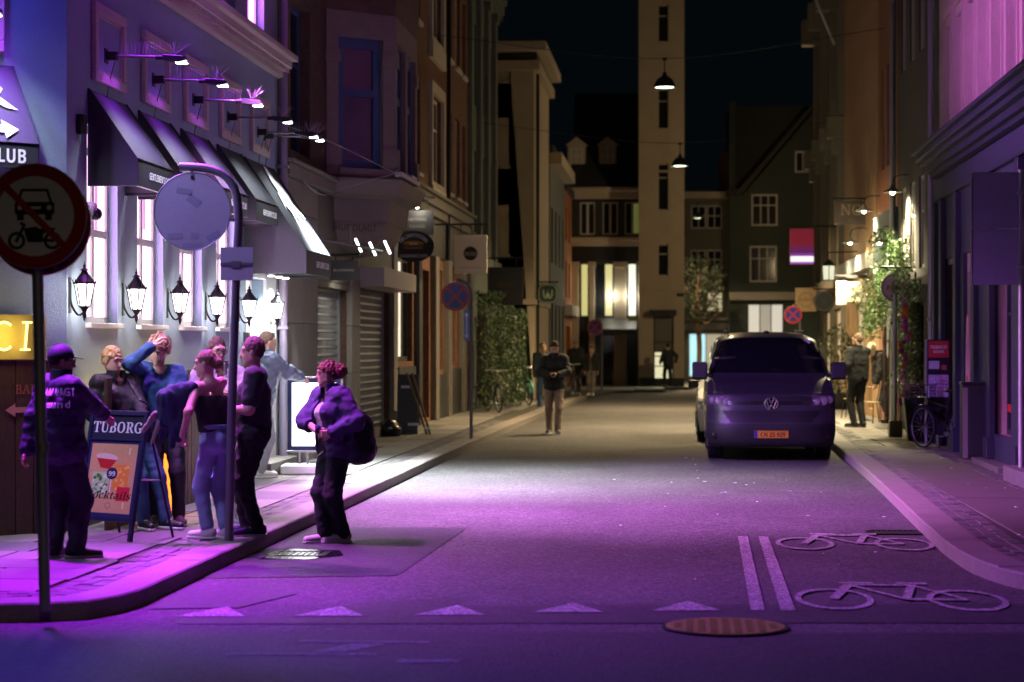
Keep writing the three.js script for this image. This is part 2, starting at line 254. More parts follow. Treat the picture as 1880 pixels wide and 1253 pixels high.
  const lit = mesh('litter', bits, mat(.7, .7, .68, .6)); lit.userData = { kind: 'stuff', label: 'scraps of pale litter scattered over the street', category: 'litter' }; scene.add(lit);
}
// ---------------------------------------------------------------- the club on the corner
const club = thing('club_building', 'pale rendered corner club house with purple lit awnings and tall glowing windows', 'building', [-5.5, 0, -17.7], PI / 2);
const BAY = 1.74, clubWin = [0, 1, 2, 3].map(k => ({ u: .62 + BAY * k, v: 2.0, w: 1.02, h: 1.85 })), clubDoor = { u: 7.62, v: .3, w: .92, h: 2.35 };
const upperWin = [0, 1, 2, 3, 4].map(k => ({ u: .62 + BAY * k, v: 5.95, w: 1.02, h: 1.9 }));
const lowWin = { u: 4.35, v: .36, w: .75, h: .55 };
const pinkGlass = glow(1, .62, .94, 1.9, .5), pinkGlassB = glow(1, .5, .88, 1.35, .5), pinkGlassC = glow(.95, .3, .78, .85, .5);
{
  obj('wall', wallWith(9.5, 9.4, [...clubWin, clubDoor, ...upperWin, lowWin]), M.clubWall, club);
  obj('inner_wall', [box(.1, 9.4, 0, 9.3, -8, -1.1)], M.interior, club);
  obj('end_wall', [box(9.2, 9.5, 0, 9.4, -8, -.345)], M.clubWall, club);
  obj('roof', extrude([[-.3, -9], [9.7, -9], [9.7, .4], [-.3, .4]], .3).rotateX(-PI / 2).translate(0, 9.4, -8.6), M.roof, club);
  obj('plinth', box(0, 7.4, .1, .34, 0, .05), M.graniteD, club);
  clubWin.forEach((o, k) => {
    const f = windowIn(club, { ...o, cols: 2, rows: [1.05, 1, .22], frame: M.whitePaint, pane: (i, j) => j === 2 ? pinkGlassB : (i + k) % 2 ? pinkGlass : pinkGlass, set: .09, bar: .06, mull: .07 });
    obj('blind_edge', [box(o.u + .3, o.u + .33, o.v + .25, o.v + 1.75, -.112, -.106), box(o.u + .62, o.u + .7, o.v + .9 + .1 * k, o.v + 1.7, -.112, -.106)], pinkGlassC, f);
    obj('sill', box(o.u - .04, o.u + o.w + .04, o.v - .05, o.v, -.09, .06, .01), M.whitePaint, f);
    area(club, [o.u + .51, 2.95, -.08], [o.u + .51, 2.95, 3], .9, 1.6, C(.86, .36, 1), 5.5);
  });
  upperWin.forEach((o, k) => windowIn(club, { ...o, cols: 2, rows: [1.3, .6], frame: M.whitePaint, pane: k === 4 ? glow(1, .5, 1, 2.2, .5) : M.glassDark, set: .1 }));
  area(club, [upperWin[4].u + .5, 6.9, -.12], [upperWin[4].u + .5, 6.9, 3], .9, 1.7, C(.75, .12, 1), 9);
  // framed blind panels below the string course
  for (let k = 0; k < 5; k++) {
    const u0 = .75 + BAY * k, u1 = u0 + 1.06, v0 = 4.27, v1 = 5.02, b = .1;
    const f = obj('panel_frame', [box(u0, u1, v0, v0 + b, 0, .05, .012), box(u0, u1, v1 - b, v1, 0, .05, .012), box(u0, u0 + b, v0 + b, v1 - b, 0, .05, .012), box(u1 - b, u1, v0 + b, v1 - b, 0, .05, .012), box(u0 + b, u1 - b, v0 + b, v0 + b + .03, 0, .028), box(u0 + b, u1 - b, v1 - b - .03, v1 - b, 0, .028), box(u0 + b, u0 + b + .03, v0 + b, v1 - b, 0, .028), box(u1 - b - .03, u1 - b, v0 + b, v1 - b, 0, .028)], M.cream, club);
    obj('panel', box(u0 + b + .03, u1 - b - .03, v0 + b + .03, v1 - b - .03, -.01, .012), M.clubWall, f);
  }
  const dent = []; for (let u = .02; u < 9.4; u += .14) dent.push(box(u, u + .07, 5.5, 5.56, .1, .17));
  const co = obj('cornice', [box(-.1, 9.5, 5.43, 5.5, 0, .1, .01), box(-.12, 9.52, 5.56, 5.66, 0, .2, .01), box(-.14, 9.54, 5.66, 5.74, 0, .28, .01), box(-.1, 9.5, 5.5, 5.56, 0, .1)], M.cream, club); obj('dentils', dent, M.cream, co).userData.kind = 'stuff';
  // bright entrance under the last awning: a white open porch with lamps in its ceiling
  const d = clubDoor;
  const porch = obj('porch', [box(d.u - .002, d.u + .02, d.v, d.v + d.h, -1.05, -.35), box(d.u + d.w - .02, d.u + d.w + .002, d.v, d.v + d.h, -1.05, -.35), box(d.u + .02, d.u + d.w - .02, d.v, d.v + d.h, -1.09, -1.05), box(d.u, d.u + d.w, d.v + d.h, d.v + d.h + .03, -1.05, -.35), box(d.u, d.u + d.w, d.v - .05, d.v, -1.05, -.35)], M.white, club);
  obj('door_surround', [box(d.u - .14, d.u, d.v - .18, d.v + d.h + .14, 0, .05, .01), box(d.u + d.w, d.u + d.w + .62, d.v - .18, d.v + d.h + .5, 0, .05, .01), box(d.u, d.u + d.w, d.v + d.h, d.v + d.h + .14, 0, .05, .01)], M.white, club);
  obj('doorstep', [box(d.u - .2, d.u + d.w + .7, .1, .29, 0, .34, .015), box(d.u - .1, d.u + d.w + .6, .2, .3, -.34, -.005)], M.slabC, club);
  obj('door_lamp', mv(new THREE.CylinderGeometry(.09, .09, .012, 20), d.u + .46, d.v + d.h - .01, -.68), glow(1, .95, .85, 20), porch);
  spot(club, [d.u + .46, d.v + d.h - .03, -.68], [d.u + .46, 0, -.6], C(1, .95, .86), 26, 75, .4, 4);
  // white-framed cellar window, mail boxes by the door
  windowIn(club, { ...lowWin, cols: 2, rows: [1, .8], frame: M.white, pane: glow(1, .3, .06, .12, .1), set: .02 });
  obj('plank_post', box(4.1, 4.24, .12, 1.0, .02, .18, .01), M.woodLight, club);
  obj('mail_box', [box(7.34, 7.46, 1.62, 1.95, .0, .06)], M.black, club); obj('mail_box', [box(8.62, 8.74, 1.55, 1.95, .05, .12)], M.black, club);
  // downpipe, camera and cable boxes on the wall
  obj('downpipe', [bar([9.42, 0.2, .1], [9.42, 9.3, .1], .055), box(9.36, 9.48, 4.2, 4.24, 0, .17), box(9.36, 9.48, 2.0, 2.04, 0, .17), box(9.36, 9.48, 7, 7.04, 0, .17)], mat(.3, .26, .36, .35, { metal: .3 }), club);
  const cam = obj('dome_camera', [lathe([[0, .1], [.07, .1], [.085, .06], [.085, .0], [0, 0]], 20).rotateX(PI / 2).translate(.36, 3.02, .06), box(.3, .42, 2.95, 3.1, 0, .06, .01)], M.white, club); obj('lens_dome', ball(.06, .36, 2.99, .16), M.blackGloss, cam);
  obj('junction_box', box(.28, .4, 3.72, 3.9, 0, .07, .008), M.black, club);
}
// chamfered corner face
const corner = thing('club_corner', 'chamfered corner face of the club with wooden cladding below a neon sign', 'building', [-7.2, 0, -16.0], PI / 4);
{
  const L = 2.404; obj('wall', wallWith(L, 9.4, [{ u: .35, v: 2.1, w: 1.15, h: 1.75 }]), M.clubWall, corner);
  windowIn(corner, { u: .35, v: 2.1, w: 1.15, h: 1.75, cols: 2, rows: [1, 1, .25], frame: M.whitePaint, pane: pinkGlassB, set: .2 });
  obj('inner_wall', box(-1.6, 1.0, 0, 9.3, -3.5, -.5), M.interior, corner);
  const u0 = .4, u1 = 1.78; obj('panel_frame', [box(u0, u1, 4.36, 4.46, 0, .05, .01), box(u0, u1, 5.0, 5.1, 0, .05, .01), box(u0, u0 + .1, 4.46, 5.0, 0, .05, .01), box(u1 - .1, u1, 4.46, 5.0, 0, .05, .01)], M.cream, corner);
  obj('cornice', [box(-.1, L + .1, 5.43, 5.5, 0, .1, .01), box(-.12, L + .12, 5.56, 5.66, 0, .2, .01), box(-.14, L + .14, 5.66, 5.74, 0, .28, .01)], M.cream, corner);
  for (let k = 0; k < 14; k++) obj('plank', box(.02 + k * .17, .02 + k * .17 + .164, .12, 1.66, 0, .04 + (k % 3) * .004, .006), k % 3 ? M.woodDark : mat(.07, .034, .02, .6, { map: T.wood }), corner);
  const arrow = shapeOf([[0, 0], [.16, .1], [.16, .04], [.5, .04], [.5, -.04], [.16, -.04], [.16, -.1]]);
  obj('arrow', mv(new THREE.ShapeGeometry(arrow).scale(.6, .6, 1), 1.78, 1.22, .062), mat(.5, .2, .2, .6), corner);
  obj('lettering', sheet(.3, .16, 1.98, 1.4, .062), print(128, 64, (x, w, h) => { x.font = '46px serif'; x.fillStyle = '#b0605a'; x.textAlign = 'center'; x.fillText('BAR', 64, 48); }, { cut: true }), corner, true);
}
// plain flank along the cross street, mostly out of view
single('club_flank', 'flank wall of the corner club along the crossing street', 'building', [box(-8, 0, 0, 9.4, -3, 0)], M.clubWall, [-7.2, 0, -16.0]);
{ // neon sign
  const s = thing('neon_sign', 'yellow neon letters on a small gilt board above the wooden cladding', 'neon sign', [-7.2, 0, -16.0], PI / 4);
  const bm = mat(.42, .33, .08, .55, { map: T.stucco }); obj('board', box(.9, 2.14, 1.66, 2.06, .05, .13, .01), bm, s);
  const neon = glow(1, .8, .22, 3), serif = (u, w) => bar([u - w, 0, 0], [u + w, 0, 0], .009);
  const arcC = []; for (let k = 0; k <= 20; k++) { const a = R(50 + 260 * k / 20); arcC.push([Math.cos(a) * .1, Math.sin(a) * .12, 0]); }
  const put = (g, u, v) => mv(g, u, v, .16);
  obj('neon_tube', [put(tube(arcC, .011, 40), 1.72, 1.87), put(bar([0, -.12, 0], [.02, .12, 0], .011), 1.92, 1.87), put(serif(.02, .045), 1.92, 1.99), put(serif(0, .045), 1.92, 1.75), put(tube(arcC, .011, 40), 1.4, 1.87)], neon, s);
  point(s, [1.75, 1.87, .3], C(1, .78, .2), .4, 6);
}
// awnings
const emblem = [[-.06, .3], [-.02, .36], [.05, .36], [.1, .3], [.08, .24], [.2, .22], [.26, .12], [.2, .04], [.34, -.1], [.24, -.08], [.1, .0], [.06, -.08], [.1, -.2], [.02, -.16], [-.02, -.04], [-.1, -.1], [-.2, -.26], [-.14, -.08], [-.2, .0], [-.3, -.06], [-.18, .1], [-.1, .12], [-.12, .2]];
function awning(p, turn, w, top, vt, vb, proj, label, opt = {}) {
  const a = thing('awning', label, 'awning', p, turn, opt.group);
  const th = .012, side = [[0, vb], [proj, vb], [proj, vt], [.02, top], [0, top]];
  obj('canopy', [extrude([[0, top], [proj, vt], [proj, vt - th], [0, top - th * 2]], w).rotateY(-PI / 2).scale(1, 1, 1).translate(w, 0, 0)], M.awning, a);
  obj('valance', box(0, w, vb, vt - .001, proj - .012, proj), M.awning, a);
  for (const x of [.001, w - .011]) obj('side_panel', extrude(side, .01).rotateY(-PI / 2).translate(x + .01, 0, 0), M.awning, a);
  obj('frame', [bar([.02, vb + .01, proj - .03], [w - .02, vb + .01, proj - .03], .012), bar([.02, vb + .01, .01], [.02, vb + .01, proj - .03], .012), bar([w - .02, vb + .01, .01], [w - .02, vb + .01, proj - .03], .012), bar([.0, vt + .002, proj + .002], [w, vt + .002, proj + .002], .006)], M.iron, a);
  const tw = opt.tw || w * .62; obj('lettering', sheet(tw, tw / 7.6, opt.tx ?? w - tw / 2 - .08, (vt + vb) / 2, proj + .004), clubText, a, true);
  if (opt.emblem) { const sl = Math.atan2(top - vt, proj), g = new THREE.ShapeGeometry(shapeOf(emblem)); g.scale(opt.emblem, opt.emblem, 1); g.translate(opt.ex || w * .5, 0, 0); g.rotateX(-(PI / 2 - sl)); g.translate(0, lerp(vt, top, .52) + .014, proj * .48 + .014); obj('emblem', g, M.awningWhite, a); }
  if (opt.arrow) { const sl = Math.atan2(top - vt, proj), g = new THREE.ShapeGeometry(shapeOf([[.5, 0], [.36, .1], [.36, .04], [0, .04], [0, -.04], [.36, -.04], [.36, -.1]])); g.translate(opt.arrow, 0, 0); g.rotateX(-(PI / 2 - sl)); g.translate(0, lerp(vt, top, .15) + .014, proj * .85 + .014); obj('arrow', g, M.awningWhite, a); }
  return a;
}
const clubText = print(1024, 136, (x, w, h) => { x.clearRect(0, 0, w, h); x.fillStyle = '#fff'; x.font = 'bold 118px sans-serif'; x.textAlign = 'center'; x.textBaseline = 'middle'; x.save(); x.translate(w / 2, h / 2 + 4); x.scale(w * .97 / x.measureText("GENTLEMEN'S CLUB").width, 1); x.fillText("GENTLEMEN'S CLUB", 0, 0); x.restore(); }, { cut: true });
for (let k = 0; k < 4; k++) awning([-5.5, 0, -(18.34 + BAY * k)], PI / 2, 1.28, 4.18, 3.52, 3.27, .48, ['dark club awning beside the chamfered corner, above the dome camera', 'dark club awning second from the chamfered corner', 'dark club awning third from the chamfered corner', 'dark club awning next to the larger emblem awning'][k], { group: 'window awnings of the club', tw: .82 });
awning([-5.5, 0, -25.06], PI / 2, 1.8, 4.17, 2.98, 2.69, .8, 'large club awning with white emblem above the bright entrance', { tw: .95, tx: 1.15, emblem: 1.75, ex: 1.0 });
awning([-7.2, 0, -16.0], PI / 4, 1.88, 4.25, 3.52, 3.31, .5, 'club awning with white emblem and arrow on the chamfered corner', { tw: 1.45, tx: 1.06, emblem: 1.05, ex: 1.42, arrow: 1.22 });
{ // lamps under the entrance awning
  for (const [u, where] of [[.5, 'over the near door jamb'], [1.0, 'over the middle of the doorstep'], [1.45, 'beside the granite pier']]) { const l = thing('awning_downlight', 'small round downlight under the large emblem awning, ' + where, 'downlight', [-5.5 + .25, 2.66, -(25.06 + u)], 0, 'downlights under the emblem awning'); obj('ring', mv(new THREE.CylinderGeometry(.05, .05, .02, 16), 0, .03, 0), M.steel, l); obj('lamp', mv(new THREE.CylinderGeometry(.04, .04, .012, 16), 0, .016, 0), glow(.85, .92, 1, 30), l); spot(l, [0, 0.0, 0], [-.12, -2.5, 0], C(.92, .95, 1), 12, 62, .6, 2); }
}
// wall lanterns
const lanternGlass = new THREE.MeshStandardMaterial({ color: C(.6, .6, .6), emissive: C(1, .92, .84), emissiveIntensity: 5, roughness: .5 });
function lantern(p, label) {
  const a = thing('wall_lantern', label, 'lantern', p, PI / 2, 'wall lanterns of the club');
  const hex = (r0, r1, h, y) => { const g = new THREE.CylinderGeometry(r1, r0, h, 6, 1, true); return mv(g, 0, y, 0); };
  obj('glass', [mv(new THREE.CylinderGeometry(.088, .05, .2, 6), 0, .18, 0)], lanternGlass, a);
  const f = []; for (let k = 0; k < 6; k++) { const c = Math.sin(k * PI / 3), s = Math.cos(k * PI / 3); f.push(bar([c * .052, .08, s * .052], [c * .094, .285, s * .094], .007, .007, 6)); f.push(bar([c * .1, .285, s * .1], [c * .112, .33, s * .112], .009, .002, 6)); }
  f.push(mv(new THREE.CylinderGeometry(.1, .097, .014, 6), 0, .288, 0), mv(new THREE.CylinderGeometry(.056, .05, .016, 6), 0, .076, 0));
  obj('frame', f, M.iron, a);
  obj('roof', [mv(new THREE.CylinderGeometry(.035, .1, .085, 6), 0, .337, 0), mv(new THREE.CylinderGeometry(.022, .038, .03, 6), 0, .39, 0), mv(new THREE.CylinderGeometry(.014, .046, .022, 6), 0, .415, 0)], M.iron, a);
  obj('finial', [bar([0, .42, 0], [0, .49, 0], .012, .002, 8), ball(.014, 0, .445, 0)], M.iron, a); obj('drop', lathe([[0, -.06], [.012, -.03], [.02, 0], [.012, .02], [.04, .07]], 10), M.iron, a);
  obj('bracket', [tube([[0, .03, 0], [0, .0, -.05], [0, .1, -.12], [0, .3, -.13]], .011, 16, 6), box(-.03, .03, .02, .34, -.14, -.128)], M.iron, a);
  point(a, [0, .19, 0], C(1, .93, .86), 3.8, 4);
}
['wall lantern beside the window at the chamfered corner', 'wall lantern between the first and second glowing windows', 'wall lantern between the second and third glowing windows', 'wall lantern between the third and fourth glowing windows', 'wall lantern at the near jamb of the bright entrance', 'wall lantern beside the granite pier past the entrance'].forEach((l, k) => lantern([-5.36, 2.06, -(17.78 + BAY * k)], l));
// arm floodlights above the awnings
function armLight(u, label, down, tilt, deg = 58, on = 0) {
  const a = thing('arm_floodlight', label, 'floodlight', [-5.5, 4.56, -(17.7 + u)], PI / 2, 'floodlights on long arms over the awnings');
  obj('wall_plate', [box(-.06, .06, -.07, .07, 0, .02, .004), box(-.035, .035, -.04, .04, .02, .13, .008)], M.black, a);
  obj('arm', bar([0, 0, .1], [0, -.02, .6], .014), mat(.25, .24, .27, .35, { metal: .7 }), a);
  const h = obj('lamp_head', [extrude([[0, 0], [.2, -.02], [.22, -.05], [.14, -.07], [0, -.045]], .1, [], .006).rotateY(-PI / 2).translate(.05, .0, .58), bar([0, -.02, .5], [0, -.02, .6], .024)], M.black, a);
  obj('lamp_lens', box(-.045, .045, -.082, -.07, .7, .8, .004), glow(.95, 1, 1, 22), h);
  const sp = []; const r = rng(Math.round(u * 100)); for (let z = .16; z < .58; z += .035) for (const s of [-1, 1]) sp.push(bar([0, .0, z], [s * .03 + (r() - .5) * .02, .11 + r() * .03, z + (r() - .5) * .03], .0016, .0012, 4)); for (let k = 0; k < 14; k++) sp.push(bar([0, .0, .68], [(r() - .5) * .16, .09 + r() * .05, .62 + r() * .22], .0016, .0012, 4));
  obj('bird_spikes', sp, mat(.5, .5, .52, .4, { metal: .6 }), a).userData.kind = 'stuff';
  obj('cable', tube([[0, -.05, .1], [.01, -.22, .05], [.0, -.4, .02]], .004, 10, 5), M.black, a);
  spot(a, [0, -.1, .75], [on, -1.6, tilt], C(.9, .97, 1), down, deg, .75, 3);
}
for (let k = 0; k < 5; k++) armLight(1.2 + BAY * k, ['arm floodlight above the awning at the chamfered corner', 'arm floodlight above the second club awning', 'arm floodlight above the third club awning', 'arm floodlight above the fourth club awning', 'arm floodlight above the large emblem awning'][k], 14, .62);
armLight(8.6, 'arm floodlight paired with another above the large emblem awning, next to the downpipe', 720, 1.35, 46, .1);
armLight(-.9, 'arm floodlight on the chamfered corner face', 14, .1); scene.children[scene.children.length - 1].position.set(-6.25, 4.62, -16.95); scene.children[scene.children.length - 1].rotation.y = PI / 4;
// timber screen with warm light behind it
{
  const f = thing('timber_screen', 'low screen of upright dark planks with warm light glowing behind it', 'fence', [-5.14, .12, -17.75], PI / 2);
  const r = rng(3); for (let k = 0; k < 25; k++) obj('plank', box(k * .155, k * .155 + .145, 0, 1.26 + r() * .16, -.03 + r() * .006, .0 + r() * .01, .006), [M.woodDark, M.woodMid, M.woodDark][k % 3], f);
  obj('rail', [box(0, 3.86, .2, .28, -.07, -.03), box(0, 3.86, 1.0, 1.08, -.07, -.03)], M.woodDark, f);
  const l = obj('light_strip', box(.1, 3.8, 1.09, 1.11, -.09, -.06), glow(1, .62, .18, 6), f);
  area(f, [1.95, 1.13, -.15], [1.95, 2.3, -.3], 3.7, .03, C(1, .66, .22), 26);
}
{ // orange heater lamp low behind the people
  const h = thing('orange_lamp', 'narrow glowing orange lamp standing low against the timber screen', 'lamp', [-5.0, .12, -19.4], 0); obj('base', mv(new THREE.CylinderGeometry(.09, .1, .03, 20), 0, .015, 0), M.black, h); obj('lamp_tube', mv(new THREE.CylinderGeometry(.05, .06, .62, 16), 0, .36, 0), glow(1, .2, .02, 3), h); point(h, [0, .36, 0], C(1, .3, .06), 1.6, 5);
}
// purple and blue colour floods fixed to the club above the cornice, with a few added ones
const PURP = C(.62, .07, 1), MAG = C(.5, .0, 1), BLUE = C(.1, .05, 1), PINK = C(1, .3, .95);
function flood(p, to, color, I, deg, label, pen = .7, wall = [-.28, -.02, 0], rad = 8) {
  const a = thing('colour_floodlight', label, 'floodlight', p, 0, 'colour floodlights on the club cornice'), d = V(...to).sub(V(...p)).normalize(), q = new THREE.Quaternion().setFromUnitVectors(V(0, 0, 1), d), g = [box(-.12, .12, -.09, .09, -.1, 0, .01)]; g.forEach(x => x.applyQuaternion(q));
  obj('housing', g, M.black, a); const l = new THREE.BoxGeometry(.2, .14, .01); l.translate(0, 0, .008); l.applyQuaternion(q); obj('lamp_face', l, new THREE.MeshStandardMaterial({ color: C(.05, .05, .05), emissive: color, emissiveIntensity: 8, roughness: .4 }), a);
  const o = d.clone().multiplyScalar(.03); spot(a, [o.x, o.y, o.z], [to[0] - p[0], to[1] - p[1], to[2] - p[2]], color, I, deg, pen, rad);
  obj('mount', bar([0, 0, 0], wall, .018), M.iron, a);
}
flood([-5.9, 5.9, -16.0], [-4.35, 0, -14.5], MAG, 640, 21, 'magenta floodlight over the pavement corner');
flood([-5.1, 5.95, -18.6], [-3.75, 0, -16.3], MAG, 240, 19, 'magenta floodlight over the people');
flood([-5.1, 6.0, -21.2], [-1.1, 0, -23], C(.82, .22, 1), 1300, 41, 'violet floodlight washing the carriageway', 1);
flood([-5.1, 6.0, -17.9], [-1.2, 0, -16.9], C(.8, .13, 1), 300, 44, 'added unseen violet floodlight washing the stop line and cycle symbols', 1);  // second violet wash, an added lamp for the near road
flood([-5.1, 6.0, -22.6], [1.2, .6, -30.6], C(.42, .13, 1), 380, 15, 'added unseen violet floodlight tinting the parked van', .8);  // added lamp that carries the violet onto the van front
flood([-5.1, 6.2, -23.6], [4.4, 6.6, -27.8], C(.8, .2, .95), 420, 27, 'pink floodlight aimed at the upper storey opposite', .6);
flood([-6.4, 5.9, -15.2], [-.2, 0, -11.6], BLUE, 230, 36, 'blue floodlight over the crossing', .8, [-.28, -.02, 0], 40);
for (let k = 0; k < 3; k++) flood([-4.8, 5.86, -(18.8 + BAY * k)], [-5.16, 3.85, -(18.95 + BAY * k)], C(.4, .03, 1), [110, 90, 60][k], 17, ['added unseen violet spot over the awning at the chamfered corner', 'added unseen violet spot over the second club awning', 'added unseen violet spot over the third club awning'][k], .8, [-.6, -.1, 0]);  // spots above the view, added to colour the awning tops
flood([-5.75, 5.86, -16.75], [-6.0, 3.9, -16.85], C(.35, .03, 1), 110, 19, 'added unseen violet spot over the awning of the chamfered corner');  // added in the same way for the corner awning
flood([-6.2, 5.95, -16.4], [-6.1, 4.6, -16.6], C(.06, .1, 1), 20, 75, 'blue floodlight turned back on the chamfered corner');
flood([-6.6, 5.5, -14.8], [-3.7, 1.2, -17.4], C(.5, .4, 1), 46, 42, 'lavender floodlight on a long bracket over the people', .6, [-.6, 0, -1.2]);
// ---------------------------------------------------------------- houses down the left side
function house(name, label, p, turn, W, H, m, holes, opt = {}) {
  const g = thing(name, label, 'building', p, turn);
  obj('wall', wallWith(W, H, holes, opt.depth || .34, opt.top), m, g);
  const bd = opt.back || 7; obj('inner_wall', box(.02, W - .02, 0, H - .1, -bd, -1.2), M.interior, g);
  for (const x of [0, W - .3]) obj('side_wall', box(x, x + .3, 0, H, -bd, -.345), m, g);
  if (!opt.noRoof) obj('roof', box(-.1, W + .1, H, H + .25, -bd, .12), M.roof, g);
  return g;
}
{ // stone and brick house with a corbelled oriel and roller grilles
  const g = house('oriel_house', 'dark brick house with corbelled oriel window above two roller grilles', [-5.5, 0, -27.26], PI / 2, 11.05, 13, M.brickDark, [{ u: .85, v: 4.55, w: 1.5, h: 2.2 }, { u: .85, v: 8.2, w: 1.5, h: 2.1 }, { u: 2.5, v: .15, w: 3.1, h: 2.6 }, { u: 6.5, v: .15, w: 4.0, h: 2.6 }, { u: 9.4, v: 4.8, w: .9, h: 2.1 }]);
  const blue = mat(.03, .075, .19, .5), bluePane = mat(.014, .02, .03, .1);
  windowIn(g, { u: .85, v: 4.55, w: 1.5, h: 2.2, cols: 2, rows: [1.5, .9], frame: blue, pane: bluePane, set: .16, bar: .09 });
  windowIn(g, { u: .85, v: 8.2, w: 1.5, h: 2.1, cols: 2, rows: [1.5, .9], frame: blue, pane: bluePane, set: .16, bar: .09 });
  windowIn(g, { u: 9.4, v: 4.8, w: .9, h: 2.1, cols: 2, rows: [1.5, .9], frame: blue, pane: bluePane, set: .16 });
  const gr = rng(8), gm = [M.granite, mat(.3, .28, .26, .7, { map: T.granite }), mat(.37, .34, .3, .7, { map: T.granite })]; // granite blocks of the piers
  for (const [u0, u1] of [[.02, 1.25], [1.26, 2.46], [5.62, 6.46], [10.52, 11.03]]) for (let v = .12, k = 0; v < 4.1; k++) { const h = k ? .78 : .42; obj('granite_block', box(u0, u1, v, Math.min(v + h, 4.12) - .008, 0, .1 + (k === 0 ? .05 : 0) + (k % 2) * .003, .01), gm[Math.floor(gr() * 3)], g); v += h; }
  obj('lintel', [box(2.47, 5.61, 2.78, 4.1, 0, .06), box(6.47, 10.51, 3.12, 4.1, 0, .06)], M.graniteD, g);
  obj('string_course', [box(0, 11.05, 4.13, 4.3, 0, .16, .01), box(0, 11.05, 4.31, 4.36, 0, .22, .01)], M.granite, g);
  obj('shutter_housing', box(6.4, 10.5, 2.77, 3.1, .01, .52, .01), mat(.42, .37, .36, .6), g);
  obj('shutter_housing', box(2.5, 5.6, 2.68, 2.77, -.2, .05), M.graniteD, g);
  // grilles: every lath a part, the thin uprights joined
  for (const [u0, u1, lit] of [[2.55, 5.55, 0], [6.55, 10.45, 1]]) {
    const up = [];
    for (let k = 0; k < 20; k++) { const v = .2 + k * .128; obj('grille_lath', box(u0, u1, v, v + .036, -.16, -.135, .004), M.galv, g); for (let u = u0 + .03; u < u1; u += .085) up.push(box(u, u + .014, v + .037, v + .127, -.152, -.142)); }
    obj('grille_uprights', up, M.galv, g).userData.kind = 'stuff';
    obj('guide_rail', [box(u0 - .05, u0 - .002, .15, 2.75, -.18, -.1), box(u1 + .002, u1 + .05, .15, 2.75, -.18, -.1)], M.galv, g);
    obj('shop_glass', box(u0, u1, .3, 2.7, -.34, -.33), M.glassDark, g);
    // dim wares behind
    for (let k = 0; k < 7; k++) { const u = lerp(u0, u1, (k + .5) / 7); obj('shop_display', box(u - .12, u + .12, .5 + (k % 3) * .5, .9 + (k % 3) * .5, -.26, -.24), lit ? mat(.1, .4, .5, .7) : mat(.5, .33, .2, .7), g); }
  }
  obj('threshold', [box(2.47, 5.61, .1, .18, -.3, .12), box(6.47, 10.51, .1, .3, -.12, .1)], M.graniteD, g);
  // oriel: half-octagon plan, (u, n) points
  const plan = [[3.7, 0], [4.55, .95], [7.2, .95], [8.1, 0]], mid = 5.9;
  const loft = (lev) => { const pos = [], ring = lev.map(([y, s, d]) => plan.map(([u, n]) => [mid + (u - mid) * s, y, n * (d ?? s)])); for (let k = 0; k + 1 < ring.length; k++) for (let i = 0; i < 3; i++) { const a = ring[k][i], b = ring[k][i + 1], c = ring[k + 1][i + 1], d = ring[k + 1][i]; pos.push(...a, ...b, ...c, ...a, ...c, ...d); } for (const [q, f] of [[ring[0], 0], [ring[ring.length - 1], 1]]) for (let i = 1; i < 3; i++) pos.push(...q[0], ...q[f ? i : i + 1], ...q[f ? i + 1 : i]); const b = new THREE.BufferGeometry(); b.setAttribute('position', new THREE.Float32BufferAttribute(pos, 3)); b.computeVertexNormals(); return b; };
  const stone = mat(.33, .26, .24, .8, { map: T.granite });
  const cor = obj('oriel_corbel', loft([[3.22, .12, .1], [3.3, .42, .4], [3.42, .66, .62], [3.55, .74, .74], [3.72, .78, .8], [3.76, .83, .86], [4.1, .86, .9], [4.16, 1.02, 1.06], [4.34, 1.08, 1.14], [4.4, 1.08, 1.16], [4.46, 1.0, 1.0]]), stone, g);
  obj('oriel_wall', [loft([[7.0, 1, 1], [7.25, 1.03, 1.05], [12.8, 1.03, 1.05]])], M.brickDark, g);
  obj('oriel_core', [loft([[4.44, .9, .86], [7.02, .9, .86]])], M.brickDark, g);
  // each face: stone jambs, blue window
  for (let i = 0; i < 3; i++) {
    const [a, b] = [plan[i], plan[i + 1]], L = Math.hypot(b[0] - a[0], b[1] - a[1]), ang = -Math.atan2(b[1] - a[1], b[0] - a[0]), n = i === 1 ? 2 : 1, q = s => { s.rotateY(ang); return s.translate(a[0], 0, a[1]); };
    const jw = .22, g2 = [box(0, jw, 4.44, 7.02, -.12, .02), box(L - jw, L, 4.44, 7.02, -.12, .02), box(jw, L - jw, 6.62, 7.02, -.12, .02), box(jw, L - jw, 4.44, 4.56, -.12, .05)]; if (n === 2) g2.push(box(L / 2 - .12, L / 2 + .12, 4.56, 6.62, -.12, .02)); for (const s of [0, 1]) g2.push(box(s ? L - jw - .03 : -.03, s ? L + .03 : jw + .03, 6.2, 6.4, .02, .05), box(s ? L - jw - .03 : -.03, s ? L + .03 : jw + .03, 4.6, 4.9, .02, .06));
    obj('oriel_jambs', g2.map(q), stone, g);
